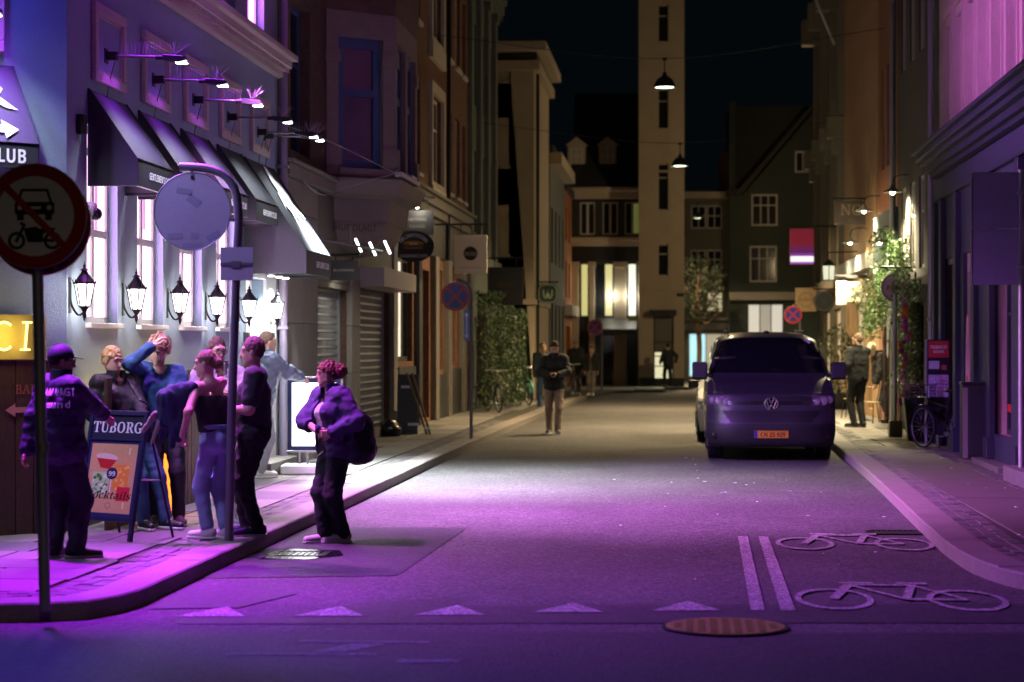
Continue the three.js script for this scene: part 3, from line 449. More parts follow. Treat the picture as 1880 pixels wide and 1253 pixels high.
    for (let w = 0; w < n; w++) {
      const x0 = jw + w * (L / 2 - jw + .12), x1 = n === 1 ? L - jw : w ? L - jw : L / 2 - .12, b2 = .14, z = -.06, fr = [box(x0, x0 + b2, 4.56, 6.62, z - .06, z), box(x1 - b2, x1, 4.56, 6.62, z - .06, z), box(x0 + b2, x1 - b2, 6.45, 6.62, z - .06, z), box(x0 + b2, x1 - b2, 4.56, 4.7, z - .06, z), box(x0 + b2, x1 - b2, 5.7, 5.82, z - .06, z)];
      const f = obj('oriel_window', fr.map(q), blue, g); obj('pane', q(box(x0 + b2, x1 - b2, 5.82, 6.45, z - .04, z - .03)), bluePane, f); obj('pane', q(box(x0 + b2, x1 - b2, 4.7, 5.7, z - .04, z - .03)), bluePane, f);
    }
  }
  { const a = plan[0], b = plan[1], L = Math.hypot(b[0] - a[0], b[1] - a[1]), ang = -Math.atan2(b[1] - a[1], b[0] - a[0]); const s = sheet(1.1, .2, L / 2 - .02, 3.64, -.17); s.rotateY(ang); s.translate(a[0], 0, a[1]); obj('inscription', s, print(512, 96, (x, w, h) => { x.clearRect(0, 0, w, h); x.font = '72px sans-serif'; x.fillStyle = '#4a332a'; x.textAlign = 'center'; x.fillText('GRUNDLAGT', w / 2, 72); }, { cut: true }), cor, true); }
  obj('cable', [tube([[.3, 4.05, .3], [1.4, 3.95, .35], [2.6, 4.15, .5], [4.2, 4.5, 1.05]], .01, 24, 5), tube([[-.4, 4.75, .2], [1.5, 4.7, .5], [4.3, 4.45, 1.1]], .006, 20, 5)], mat(.35, .33, .38, .6), g);
  obj('ledge_clutter', [box(4.4, 6.6, 4.46, 4.53, .98, 1.1), box(5.6, 6.2, 4.5, 4.58, .9, 1.1)], mat(.5, .46, .52, .6), cor);
}
{ // track of LED spots on the granite lintel
  const tr = thing('lamp_track', 'rail with three slim white lamp heads above the grille', 'lamp', [-5.4, 3.25, -29.6], 0);
  obj('rail', [bar([0, .12, .4], [.75, 0, -1.6], .02), bar([-.05, .22, .3], [0, .12, .4], .015), bar([.4, .05, -.7], [.4, .35, -.7], .008)], M.galv, tr);
  for (const [x, y, z] of [[.42, .08, -1.3], [.62, .03, -1.45], [.83, .06, -1.6]]) { const h = obj('lamp_head', bar([x - .05, y + .11, z], [x + .055, y - .12, z], .024), M.steel, tr); obj('lamp_strip', box(-.016, .016, -.11, .11, .018, .03).rotateZ(.42).translate(x + .005, y, z + .006), glow(.95, 1, .98, 9), h); }
  spot(tr, [.6, -.12, -1.45], [.2, -2.6, -2.4], C(1, .98, .82), 9, 60, .6, 3);
}
{ // red brick house with white windows above dark shopfronts
  const up = [[1.2, 1.0], [3.0, 1.0], [5.7, 2.0], [8.9, 1.0], [10.7, 1.0], [12.2, .8]], h0 = up.flatMap(([u, w]) => [{ u, v: 5.4, w, h: 1.95 }, { u, v: 8.6, w, h: 1.9 }]), shops = [{ u: .45, v: 1.45, w: 2.3, h: 2.1 }, { u: 4.2, v: .2, w: 1.3, h: 3.2 }, { u: 6.6, v: 1.2, w: 1.4, h: 2.3 }, { u: 9.0, v: 1.3, w: 2.0, h: 2.4 }];
  const g = house('red_brick_house', 'red brick house with tall white windows above black shopfronts', [-5.5, 0, -38.35], PI / 2, 13.45, 13, M.brickRed, [...h0, ...shops]);
  for (const o of h0) windowIn(g, { ...o, cols: 2, rows: [1.4, .7], frame: M.whitePaint, set: .09, bar: .07, sill: M.cream });
  for (const v of [5.4, 8.6]) obj('window_surround', [box(5.45, 5.69, v - .1, v + 2.2, 0, .08), box(7.71, 7.95, v - .1, v + 2.2, 0, .08), box(5.69, 7.71, v + 1.96, v + 2.2, 0, .08), box(5.45, 7.95, v - .5, v - .11, 0, .1)], M.cream, g);
  obj('string_course', [box(0, 13.45, 4.62, 4.8, 0, .1, .01), box(0, 13.45, 4.81, 5.02, 0, .18, .01), box(0, 13.45, 5.03, 5.1, 0, .26, .01)], M.graniteD, g);
  obj('shop_fascia', box(0, 13.45, 3.75, 4.58, 0, .05), M.blackGloss, g);
  const lit = glow(1, .93, .75, .85, .4), litB = glow(1, .86, .55, .5, .4);
  windowIn(g, { ...shops[0], cols: 3, rows: [1], frame: M.black, pane: i => i === 2 ? M.glassDark : lit, set: .1, bar: .1, mull: .14 }); area(g, [1.4, 2.5, -.06], [1.4, 2.4, 3], 1.4, 1.8, C(1, .9, .7), 1.4);
  windowIn(g, { ...shops[1], cols: 1, rows: [2.4, .6], frame: M.black, set: .25, bar: .1 });
  windowIn(g, { ...shops[2], cols: 2, rows: [1], frame: M.graniteD, set: .12, bar: .1 });
  windowIn(g, { ...shops[3], cols: 3, rows: [1], frame: M.black, pane: i => i === 1 ? M.glassDark : litB, set: .1, bar: .1, mull: .2 }); area(g, [10, 2.5, -.06], [10, 2.4, 3], 1.8, 2, C(1, .82, .5), .8);
  obj('pilaster', [box(3.0, 3.5, .12, 3.74, 0, .12, .01)], M.black, g); obj('pilaster', box(5.7, 6.3, .12, 3.74, 0, .14, .01), M.graniteD, g); obj('pilaster', box(8.2, 8.8, .12, 3.74, 0, .14, .01), M.graniteD, g); obj('pilaster', box(11.3, 11.9, .12, 3.74, 0, .16, .01), M.graniteD, g); obj('pilaster', box(12.8, 13.4, .12, 3.74, 0, .16, .01), M.graniteD, g);
  for (const q of [box(.4, 2.9, .12, 1.35, 0, .06), box(6.4, 8.1, .12, 1.1, 0, .1), box(8.9, 11.2, .12, 1.2, 0, .1)]) obj('stall_riser', q, M.black, g);
  obj('downpipe', bar([8.4, .2, .1], [8.4, 13, .1], .05), M.iron, g);
}
{ // dark stone house
  const ws = [1.0, 3.2, 5.4].flatMap(u => [{ u, v: 4.8, w: 1.2, h: 2.2 }, { u, v: 8.2, w: 1.2, h: 2.2 }]), g = house('dark_stone_house', 'dark stone house with heavy pilasters and bracketed cornice behind the ivy', [-5.5, 0, -51.85], PI / 2, 8.2, 14, mat(.1, .12, .11, .85, { map: T.stucco }), [...ws, { u: 2.5, v: .2, w: 2.6, h: 3 }]);
  for (const o of ws) windowIn(g, { ...o, cols: 2, rows: [1.4, .7], frame: mat(.2, .22, .22, .6), set: .14 });
  windowIn(g, { u: 2.5, v: .2, w: 2.6, h: 3, cols: 2, rows: [2, .8], frame: M.black, set: .2 });
  const pm = mat(.14, .16, .15, .85, { map: T.stucco }); for (const u of [.05, 2.4, 4.6, 6.8]) obj('pilaster', [box(u, u + .5, 4.2, 11.6, 0, .12, .02), box(u - .05, u + .55, 11.2, 11.6, 0, .18, .02)], pm, g);
  obj('cornice', [box(0, 8.2, 11.62, 11.9, 0, .24), box(0, 8.2, 11.9, 12.1, 0, .32), box(0, 8.2, 11.45, 11.62, 0, .2)], pm, g); obj('string_course', box(0, 8.2, 3.9, 4.2, 0, .16, .02), pm, g);
}
{ // cream house standing forward
  const wl = [9.82, 7.22, 4.52].flatMap((v, i) => [{ u: 8.28, v, w: .5, h: [1.05, 1.45, 1.5][i] }]), cream = mat(.5, .42, .3, .85, { map: T.stucco });
  const g = house('cream_house', 'tall cream house standing forward of its row, with deep eaves', [-14, 0, -61], 0, 9.55, 10.4, cream, wl, { back: 7 });
  for (const o of wl) windowIn(g, { ...o, cols: 1, rows: [1, 1], frame: mat(.35, .33, .28, .6), set: .1, sill: cream });
  obj('eaves', [box(-.1, 9.75, 10.1, 10.4, -7, .25, .02), box(-.1, 9.95, 10.66, 10.95, -7.2, .45, .02)], cream, g);
  obj('ledge', box(8.5, 9.62, 3.0, 3.16, -7, .08, .01), cream, g); obj('downpipe', bar([9.62, .1, -.8], [9.62, 10.1, -.8], .05), M.iron, g);
  
}
{ // narrow houses beyond it
  const w6 = [0, 1, 2, 3].flatMap(k => [{ u: .6 + k * 2.1, v: 4.6, w: 1.1, h: 1.9 }, { u: .6 + k * 2.1, v: 1.0, w: 1.2, h: 2.2 }]), g = house('grey_side_house', 'grey side house with white window bars past the cream house', [-4.42, 0, -68.1], PI / 2, 8.6, 8.3, mat(.16, .17, .16, .85, { map: T.stucco }), w6);
  for (const o of w6) windowIn(g, { ...o, cols: 2, rows: [1, .6], frame: mat(.45, .42, .36, .6), set: .08 });
  obj('eaves', box(0, 8.6, 7.9, 8.3, 0, .4), mat(.45, .38, .26, .8), g);
  const w7 = [0, 1].flatMap(k => [{ u: .5 + k * 2.2, v: 3.6, w: 1.1, h: 1.4 }, { u: .5 + k * 2.2, v: 5.8, w: 1.1, h: 1.3 }]), o = house('orange_side_house', 'narrow orange side house at the far street corner', [-4.42, 0, -76.8], PI / 2, 5.1, 7.7, mat(.42, .15, .05, .85, { map: T.stucco }), [...w7, { u: 1, v: .3, w: 3, h: 2.2 }]);
  for (const q of w7) windowIn(o, { ...q, cols: 2, rows: [1, .6], frame: mat(.4, .18, .08, .6), set: .06 }); windowIn(o, { u: 1, v: .3, w: 3, h: 2.2, cols: 3, rows: [1], frame: M.black, set: .2 });
  obj('ledge', box(0, 5.1, 2.9, 3.3, 0, .3), M.cream, o);
}
// ---------------------------------------------------------------- houses closing the street
{
  const blk = mat(.03, .035, .034, .7, { map: T.stucco }), crm = mat(.55, .47, .36, .8, { map: T.stucco });
  const ws = [.33, 1.25, 2.15].map(u => ({ u, v: 6.25, w: .62, h: 1.32 })), bays = [{ u: .33, v: 2.9, w: .36, h: 2.2 }, { u: .95, v: 2.9, w: .75, h: 2.2 }, { u: 2.25, v: 2.9, w: .4, h: 2.2 }], g = house('black_house', 'small black house with white windows over a lit colonnade', [-4.42, 0, -82], 0, 3.12, 7.75, blk, [...ws, ...bays, { u: 1.15, v: .2, w: .8, h: 2.0 }], { noRoof: true, back: 6 });
  ws.forEach((o, i) => windowIn(g, { ...o, cols: 2, rows: [1], frame: M.whitePaint, pane: (a) => i === 2 && a === 1 ? glow(.7, .75, .2, .12, .05) : M.glassDark, set: .04, mull: .09 }));
  obj('cornice', [box(-.15, 3.2, 7.7, 8.0, -.3, .3, .02), box(-.15, 3.22, 8.0, 8.16, -.3, .42, .02)], crm, g);
  obj('string_course', [box(-.08, 3.14, 5.78, 6.0, 0, .22, .01), box(-.08, 3.16, 6.0, 6.14, 0, .3, .01)], crm, g);
  obj('fascia', box(-.03, 3.1, 5.15, 5.76, 0, .08), M.black, g);
  for (const [u, w] of [[-.02, .3], [.71, .22], [1.72, .5], [2.7, .4]]) obj('column', [box(u, u + w, .25, 5.14, 0, .26, .02), box(u - .04, u + w + .04, 4.9, 5.14, 0, .3, .01), box(u - .03, u + w + .03, .12, .6, 0, .3, .01)], crm, g);
  const yl = glow(.95, .85, .32, .62, .3), wl = glow(.95, 1, .8, 1.0, .3);
  windowIn(g, { ...bays[0], cols: 1, frame: M.black, pane: yl, set: .08 }); windowIn(g, { ...bays[1], cols: 2, frame: M.black, pane: i => i ? yl : M.glassDark, set: .08 }); windowIn(g, { ...bays[2], cols: 1, frame: M.black, pane: wl, set: .08 });
  windowIn(g, { u: 1.15, v: .2, w: .8, h: 2.0, cols: 1, rows: [1, 1], frame: M.black, set: .1 });
  area(g, [.5, 4, .02], [.5, 3.2, 3], .3, 1.9, C(1, .9, .4), 3); area(g, [2.45, 4, .02], [2.45, 3.2, 3], .3, 1.9, C(.95, 1, .8), 4);
  for (const u of [1.62, 2.4]) { const l = obj('wall_lamp', ball(.06, u, 3.75, .34), glow(1, .95, .8, 14), g); point(g, [u, 3.75, .34], C(1, .95, .75), 2.2, 3); }
  obj('shop_awning', extrude([[0, 2.75], [1.0, 2.3], [1.0, 2.1], [0, 2.1]], 1.55).rotateY(-PI / 2).translate(2.65, .1, .28), M.black, g);
  obj('flower_box', box(2.3, 2.8, 2.72, 2.88, .28, .5), mat(.25, .28, .06, .8), g);
  // steep roof with two dormers
  obj('roof', extrude([[.3, 8.16], [-3.2, 12.4], [-6, 8.16]], 3.2).rotateY(-PI / 2).translate(3.15, 0, 0), M.roof, g);
  for (const u of [-.2, 1.07]) { const d = obj('dormer', [box(u, u + .72, 8.7, 9.95, -1.6, -.55), extrude([[u - .1, 9.95], [u + .82, 9.95], [u + .36, 10.3]], 1.1).translate(0, 0, -1.6)], crm, g); windowIn(d, { u: u + .1, v: 8.8, w: .52, h: 1.05, cols: 2, rows: [1, 1, .8], frame: M.whitePaint, set: -.56 + 1.04 * 0 + .0, bar: .05 }).position.set(0, 0, -1.1); }
  obj('downpipe', tube([[3.15, 8.1, .3], [3.12, 7.7, .1], [3.1, 7.2, .1]], .05, 12, 6), M.iron, g);
}
{
  const tan = mat(.46, .38, .27, .85, { map: T.stucco, bumpMap: T.stuccoBump, bumpScale: .004 }), hs = [[13.8, 1.45], [10.35, 1.55], [7.1, 1.85], [4.5, 1.25]].map(([v, h]) => ({ u: .75, v, w: .42, h })), door = { u: .58, v: .2, w: .8, h: 2.7 };
  const g = house('cream_tower_house', 'narrow tall cream house front with a single column of windows', [-1.66, 0, -80], 0, 1.8, 17.5, tan, [...hs, door], { back: 12 });
  hs.forEach((o, i) => { windowIn(g, { ...o, cols: 1, rows: [2.2, .9], frame: mat(.4, .36, .3, .7), pane: M.glassDark, set: .12, bar: .04 }); obj('panel', box(.74, 1.2, o.v - .62, o.v - .5, 0, .03), tan, g); });
  obj('string_course', [box(0, 1.82, 3.92, 4.02, 0, .06), box(0, 1.82, 8.6, 8.68, 0, .04)], tan, g); obj('plinth', box(0, 1.8, .1, .45, 0, .05), M.black, g);
  obj('door_hood', box(.45, 1.5, 2.95, 3.15, 0, .4), M.black, g);
  obj('street_plate', box(1.5, 1.78, 3.68, 3.82, .0, .02), M.black, g);
  windowIn(g, { ...door, cols: 1, rows: [1.15, .35, .9], frame: M.black, pane: (i, j) => j === 0 ? glow(.95, .9, .55, .8, .3) : mat(.12, .12, .08, .3), set: .1 });
  for (const v of [.9, 1.3]) obj('shelf', box(.64, 1.3, v, v + .04, -.1, -.06), M.black, g);
  area(g, [.98, 1.2, -.02], [.98, 1.0, 3], .6, 1.2, C(1, .95, .6), 7);
}
{
  const gy = mat(.19, .19, .155, .85, { map: T.stucco }), ws = [[.35, 7.05], [1.05, 7.05], [1.05 + .0, 5.1]].length && [[.32, 7.05, .68, 1.05], [1.04, 7.05, .68, 1.05], [.3, 5.1, .68, .98], [1.04, 5.1, .68, .98], [1.04, 3.25, .72, .92], [.3, 3.25, .55, .4]].map(([u, v, w, h]) => ({ u, v, w, h }));
  const g = house('grey_end_house', 'grey green house with white casements behind the dark tree', [.15, 0, -92], 0, 3.0, 8.55, gy, [...ws, { u: .2, v: .3, w: 2.3, h: 2.0 }]);
  ws.forEach((o, i) => windowIn(g, { ...o, cols: 2, rows: i > 3 ? [1] : [1, .8], frame: M.whitePaint, pane: i > 3 ? glow(1, .86, .5, .55, .3) : M.glassDark, set: .05 }));
  obj('cornice', box(-.05, 3.05, 8.4, 8.7, 0, .35), M.cream, g); obj('sill_course', box(0, 3, 4.9, 5.0, 0, .06), M.cream, g);
  obj('shop_fascia', [box(0, 3, 2.45, 2.8, 0, .5), box(0, 3, 2.85, 3.0, 0, .7)], mat(.2, .19, .17, .7), g);
  windowIn(g, { u: .2, v: .3, w: 2.3, h: 2.0, cols: 3, rows: [1], frame: M.whitePaint, pane: i => i ? glow(1, .85, .6, .4, .3) : glow(.5, .95, 1, 1.0, .3), set: .06 }); area(g, [1, 1.4, .02], [1, 1.2, 3], 1.6, 1.2, C(.9, .95, .85), 2);
}
{
  const gn = mat(.035, .05, .045, .8, { map: T.stucco }), ws = [[.98, 7.05, 1.15, 1.4], [.9, 4.55, 1.2, 1.6], [2.9, 9.4, .7, .95]].map(([u, v, w, h]) => ({ u, v, w, h })), sh = { u: .8, v: 2.2, w: 1.6, h: 1.4 };
  const g = house('green_gable_house', 'dark green gabled house with white windows at the end of the street', [2.15, 0, -90], 0, 5.2, 12.6, gn, [...ws, sh], { noRoof: true, top: [[0, 0], [5.2, 0], [5.2, 12.6], [4.4, 12.9], [.6, 8.4], [0, 8.4]] });
  ws.forEach((o, i) => windowIn(g, { ...o, cols: i < 2 ? 3 : 2, rows: i < 2 ? [1.4, .7] : [1], frame: M.whitePaint, set: .05, bar: .07 }));
  windowIn(g, { ...sh, cols: 3, rows: [1], frame: M.black, pane: i => glow(1, .95, .8, .25 + .3 * ((i + 1) % 2), .3), set: .1 }); area(g, [1.6, 2.9, .02], [1.6, 2, 3], 1.4, 1.2, C(1, .95, .8), 2.5);
  obj('string_course', box(0, 5.2, 3.75, 4.1, 0, .3), mat(.3, .28, .25, .8), g);
  obj('roof', extrude([[-.1, 8.45], [.55, 8.45], [4.4, 13.1], [5.4, 12.8], [5.4, 13.0], [4.4, 13.3], [.45, 8.7], [-.1, 8.7]], 6).translate(0, 0, -6), M.roof, g);
  obj('chimney', box(-.4, .5, 8.0, 10.6, -4, -3.2), M.brickDark, g);
}
// ---------------------------------------------------------------- houses down the right side (distance along each front is measured from its far end)
function rightHouse(name, label, t0, t1, H, m, holes, opt = {}) { const W = t1 - t0, h = holes.map(o => ({ ...o, u: t1 - o.t - o.w / 2 })); const g = house(name, label, [opt.x || 4.4, 0, -t1], -PI / 2, W, H, m, h, opt); return [g, h, t => t1 - t]; }
{
  const rose = mat(.52, .4, .4, .85, { map: T.stucco, bumpMap: T.stuccoBump, bumpScale: .003 }), navy = mat(.035, .042, .085, .55, { map: T.stucco }), navyD = mat(.02, .025, .05, .5);
  const ts = [33.7, 32.4, 31.1, 29.8, 28.5, 27.2, 25.9, 24.6], up = ts.flatMap(t => [{ t, v: 5.3, w: .8, h: 1.75 }, { t, v: 8.0, w: .74, h: 1.6 }]), shop = [{ t: 27.75, v: .55, w: 1.5, h: 2.35 }, { t: 30.85, v: .55, w: 1.3, h: 2.35 }, { t: 33.3, v: .5, w: 1.2, h: 2.6 }, { t: 24.6, v: .45, w: 1.3, h: 2.6 }];
  const [g, hs, U] = rightHouse('rose_house', 'rose plastered corner house with dark blue shopfront, opposite the club', 20, 34.9, 11.5, rose, [...up, ...shop]);
  const n = up.length; hs.slice(0, n).forEach(o => windowIn(g, { ...o, cols: 2, rows: [1.1, .8], frame: mat(.75, .72, .74, .6), pane: mat(.05, .045, .08, .3), set: .13, bar: .07, sill: rose }));
  for (const t of ts) obj('window_surround', [box(U(t) - .48, U(t) - .41, 5.2, 7.2, 0, .03), box(U(t) + .41, U(t) + .48, 5.2, 7.2, 0, .03), box(U(t) - .48, U(t) + .48, 7.2, 7.3, 0, .05)], rose, g);
  
  obj('cornice', [box(0, 14.9, 4.62, 4.7, 0, .16), box(0, 14.9, 4.7, 4.82, 0, .24), box(0, 14.9, 4.82, 4.9, 0, .34, .01), box(0, 14.9, 4.9, 5.0, 0, .42, .01), box(0, 14.9, 5.0, 5.06, 0, .5, .01), box(0, 14.9, 4.2, 4.26, .05, .12)], navyD, g);
  const gaps = shop.map((o, i) => hs[n + i]).sort((a, b) => a.u - b.u); let u = 0; const sk = []; for (const o of gaps) { sk.push(box(u, o.u, .12, 3.2, 0, .06)); sk.push(box(o.u, o.u + o.w, .12, o.v, 0, .06)); u = o.u + o.w; } sk.push(box(u, 14.9, .12, 3.2, 0, .06), box(0, 14.9, 3.2, 4.6, 0, .05));
  obj('shopfront', sk, navy, g); for (const x of [0.1, 1.0, 2.75, 4.7, 6.2, 8.6, 10.9, 13]) obj('pilaster', [box(x, x + .28, .12, 4.18, .05, .14, .01), box(x - .03, x + .31, .12, .5, .05, .18, .01)], navyD, g);
  hs.slice(n).forEach((o, i) => windowIn(g, { ...o, cols: 1, rows: i === 3 ? [2, .6] : [1.7, .65], frame: navyD, pane: (a, b) => b === 1 && i < 2 ? M.glassClear : M.glassDark, set: .12, bar: .07 }));
  // prints on the shop glass
  const w0 = hs[n], W = (x0, y0, x1, y1, draw, px = 256) => obj('window_print', sheet(x1 - x0, y1 - y0, (x0 + x1) / 2, (y0 + y1) / 2, -.118), print(px, Math.round(px * (y1 - y0) / (x1 - x0)), draw, { cut: true }), g, true);
  W(w0.u + .45, 1.75, w0.u + .95, 2.2, (x, w, h) => { x.strokeStyle = '#e8e8f0'; x.lineWidth = 16; x.lineJoin = 'miter'; x.beginPath(); x.moveTo(w / 2, 0); x.lineTo(w * .42, h * .4); x.lineTo(w * .1, h * .42); x.lineTo(w * .42, h * .58); x.lineTo(w * .22, h); x.lineTo(w * .55, h * .66); x.lineTo(w * .8, h); x.lineTo(w * .6, h * .55); x.lineTo(w * .92, h * .4); x.lineTo(w * .56, h * .4); x.closePath(); x.stroke(); });
  W(w0.u + .35, 1.38, w0.u + 1.1, 1.56, (x, w, h) => { x.fillStyle = '#c9c9d2'; x.font = 'bold 34px sans-serif'; x.textAlign = 'center'; x.fillText('COPENHAGEN', w / 2, h * .75); });
  W(w0.u + .45, 1.16, w0.u + .95, 1.34, (x, w, h) => { x.fillStyle = '#c02a18'; x.font = 'bold 60px sans-serif'; x.textAlign = 'center'; x.fillText('DEAL', w / 2, h * .8); });
  obj('window_band', box(w0.u + .08, w0.u + 1.42, .86, .97, -.124, -.117), mat(.6, .03, .02, .6), g);
  obj('shop_light', [box(w0.u + .9, w0.u + 1.2, 2.45, 2.75, -.6, -.58)], glow(.9, .85, .4, .7, .2), g); const w1 = hs[n + 1]; obj('shop_light', box(w1.u + .3, w1.u + .5, 2.4, 2.8, -.6, -.58), glow(.9, .85, .4, .9, .2), g);
  obj('doorstep', [box(U(25.4), U(23.8), .1, .3, .06, .42, .015)], M.slabB, g); obj('doorstep', box(U(29.0), U(26.6), .1, .2, .06, .3, .015), M.slabB, g);
  obj('downpipe', [bar([.0, .2, .14], [.0, 11, .14], .05), box(-.06, .06, 4.7, 4.9, .05, .2), box(-.06, .06, 2.2, 2.24, .05, .2)], mat(.34, .3, .4, .35, { metal: .3 }), g);
}
{ // surfboard shown in the shop window
  const s = thing('surfboard', 'tall narrow pink surfboard standing in the dark blue shopfront', 'surfboard', [4.33, .9, -30.85], -PI / 2); const pts = []; for (let k = 0; k <= 24; k++) { const v = k / 24; pts.push([.21 * Math.pow(Math.sin(PI * (.12 + .88 * (1 - v)) * .5 + (v > .0 ? 0 : 0)), .6) * (v > .985 ? .2 : 1), v * 1.35]); } const L = pts.map(([x, y]) => [-x, y]).reverse();
  obj('board', extrude([...pts, ...L], .035, [], .008).translate(0, 0, -.02), mat(.72, .22, .5, .35), s); obj('decal', [mv(new THREE.CircleGeometry(.07, 20), 0, .95, .03), mv(new THREE.CircleGeometry(.07, 20), 0, .66, .03)], mat(.75, .45, .65, .5), s); obj('decal', [sheet(.24, .08, 0, .38, .03), sheet(.2, .08, 0, .14, .03)], mat(.6, .08, .12, .5), s);
}
{ // dark house with pale window frames
  const ts = [40.4, 38.9, 37.4, 36.0], up = ts.flatMap(t => [{ t, v: 7.2, w: .85, h: 2.4 }, { t, v: 3.2, w: .85, h: 1.7 }]), [g, hs] = rightHouse('dark_right_house', 'dark plastered house with pale window frames beside the vines', 34.92, 41.4, 12.5, mat(.09, .085, .08, .85, { map: T.stucco }), [...up, { t: 38.2, v: .3, w: 2.2, h: 2.3 }]);
  hs.slice(0, 8).forEach(o => windowIn(g, { ...o, cols: 2, rows: [1.2, .7], frame: mat(.5, .46, .42, .6), set: .04, bar: .07 })); windowIn(g, { ...hs[8], cols: 2, rows: [1], frame: M.black, set: .2 });
  obj('downpipe', bar([.0, .2, .12], [.0, 12.4, .12], .055), M.galv, g); obj('ledge', box(0, 6.48, 2.85, 3.0, 0, .16), M.graniteD, g);
}
{ // rust coloured house
  const up = [44.4, 43.3, 42.2].flatMap(t => [{ t, v: 5.6, w: .7, h: 2.2 }]), [g, hs] = rightHouse('rust_house', 'rust coloured plaster house with slim windows and dark shopfront', 41.42, 45.4, 13, mat(.3, .13, .075, .85, { map: T.stucco }), [...up, { t: 43.4, v: .3, w: 2.4, h: 2.5 }, { t: 43.4, v: 9.2, w: 1.2, h: 2 }]);
  hs.forEach((o, i) => windowIn(g, { ...o, cols: 2, rows: [1.2, .7], frame: i < 3 ? mat(.5, .42, .36, .6) : M.black, set: .06, pane: i === 3 ? glow(1, .9, .6, .25, .2) : M.glassDark })); obj('shop_fascia', box(0, 3.98, 3.0, 4.6, 0, .12), mat(.05, .07, .08, .6), g); obj('downpipe', bar([3.9, .2, .1], [3.9, 13, .1], .06), M.iron, g);
}
{ // ochre house
  const up = [52.6, 51, 49.2, 47.2].flatMap(t => [{ t, v: 4.6, w: .9, h: 2 }, { t, v: 8.0, w: .9, h: 2 }]), [g, hs] = rightHouse('ochre_house', 'ochre and cream house front with vertical ribs above hanging shop signs', 45.42, 54.2, 13.5, mat(.42, .27, .14, .85, { map: T.stucco }), [...up, { t: 47.4, v: .3, w: 1.2, h: 2.6 }, { t: 50.5, v: .6, w: 2.4, h: 2.2 }]);
  hs.forEach((o, i) => windowIn(g, { ...o, cols: 2, rows: [1.2, .7], frame: mat(.5, .44, .36, .6), set: .1, pane: i === 9 ? glow(1, .75, .4, .5, .2) : M.glassDark }));
  for (let u = .2; u < 8.6; u += .55) obj('rib', box(u, u + .2, 3.9, 13, 0, .07), mat(.5, .34, .2, .85, { map: T.stucco }), g); obj('cornice', box(0, 8.78, 3.5, 3.85, 0, .3), mat(.2, .2, .18, .8), g);
}
{ // dark house at the bend with a bracketed bay
  const up = [62, 60, 58, 56].flatMap(t => [{ t, v: 4.6, w: .9, h: 2 }, { t, v: 8.0, w: .9, h: 2 }]), [g, hs] = rightHouse('bracketed_house', 'dark house with stepped brackets and a flag pole at the street bend', 54.22, 64.5, 14, mat(.14, .125, .095, .85, { map: T.stucco }), [...up, { t: 57.5, v: .6, w: 2.6, h: 2.2 }, { t: 61.5, v: .6, w: 2.6, h: 2.2 }]);
  hs.forEach((o, i) => windowIn(g, { ...o, cols: 2, rows: [1.2, .7], frame: mat(.3, .28, .22, .6), set: .1, pane: i > 7 ? glow(1, .7, .35, .45, .2) : M.glassDark }));
  for (const u of [.2, 3.4, 6.8, 9.8]) obj('bracket_pier', [box(u, u + .4, 3.6, 13.5, 0, .22, .02), box(u - .06, u + .46, 7.3, 7.9, 0, .5, .03), box(u - .03, u + .43, 6.9, 7.3, 0, .36, .03), box(u - .06, u + .46, 11.2, 12, 0, .6, .03)], mat(.26, .23, .17, .85, { map: T.stucco }), g);
  obj('flag_pole', bar([8.8, 10, .2], [8.6, 13.5, 1.6], .04, .03), M.white, g); obj('cornice', box(0, 10.28, 3.3, 3.6, 0, .35), mat(.2, .18, .14, .8), g);
}
// near corner house across the crossing stays out of view; the rose house turns the corner
single('rose_house_flank', 'flank of the rose corner house along the crossing street', 'building', [box(0, 9, 0, 11.5, -.4, 0)], mat(.52, .4, .4, .85, { map: T.stucco }), [4.42, 0, -19.6]);
// ---------------------------------------------------------------- pendant street lamps on span wires
function pendant(x, y, t, label, I) {
  const a = thing('pendant_street_lamp', label, 'street lamp', [x, y, -t], 0, 'pendant lamps over the street');
  const prof = [[.0, .34], [.045, .34], [.05, .26], [.1, .24], [.17, .18], [.225, .08], [.245, 0], [.238, 0], [.21, .08], [.15, .17], [0, .2]];
  obj('shade', lathe(prof, 36), mat(.03, .035, .035, .4, { metal: .3 }), a); obj('lamp_disc', mv(new THREE.CylinderGeometry(.215, .215, .012, 36), 0, .028, 0), glow(.88, 1, .72, 11), a);
  obj('hanger', [bar([0, .33, 0], [0, .62, 0], .012), box(-.05, .05, .6, .66, -.03, .03)], M.iron, a);
  const l = spot(a, [0, -.01, 0], [0, -5, 0], C(1, .72, .38), I, 74, .9, 10);
  return a;
}
pendant(-.35, 7.38, 44, 'bright pendant street lamp hanging before the cream tower front', 700); pendant(-.02, 6.72, 56, 'pendant street lamp hanging beside the edge of the cream tower front', 600); pendant(.68, 7.02, 84, 'small pendant street lamp hanging before the grey end house', 560);
pendant(-1.2, 7.4, 3.5, 'added unseen pendant lamp over the crossing street, lighting the kerb corner sign', 70);  // added lamp above the view, fills the front of the kerb sign
{ const a = thing('added_corner_lantern', 'unseen globe lantern added behind the bracketed house to light the cream tower', 'street lamp', [5.6, .12, -70], 0); obj('post', bar([0, 0, 0], [0, 5.6, 0], .07, .05), M.iron, a); obj('lamp_globe', ball(.22, 0, 5.85, 0, 1, 1, 1, 20), glow(1, .75, .4, 14), a); point(a, [0, 5.85, 0], C(1, .72, .4), 70, 10); }  // hidden lantern added to light the house fronts closing the street
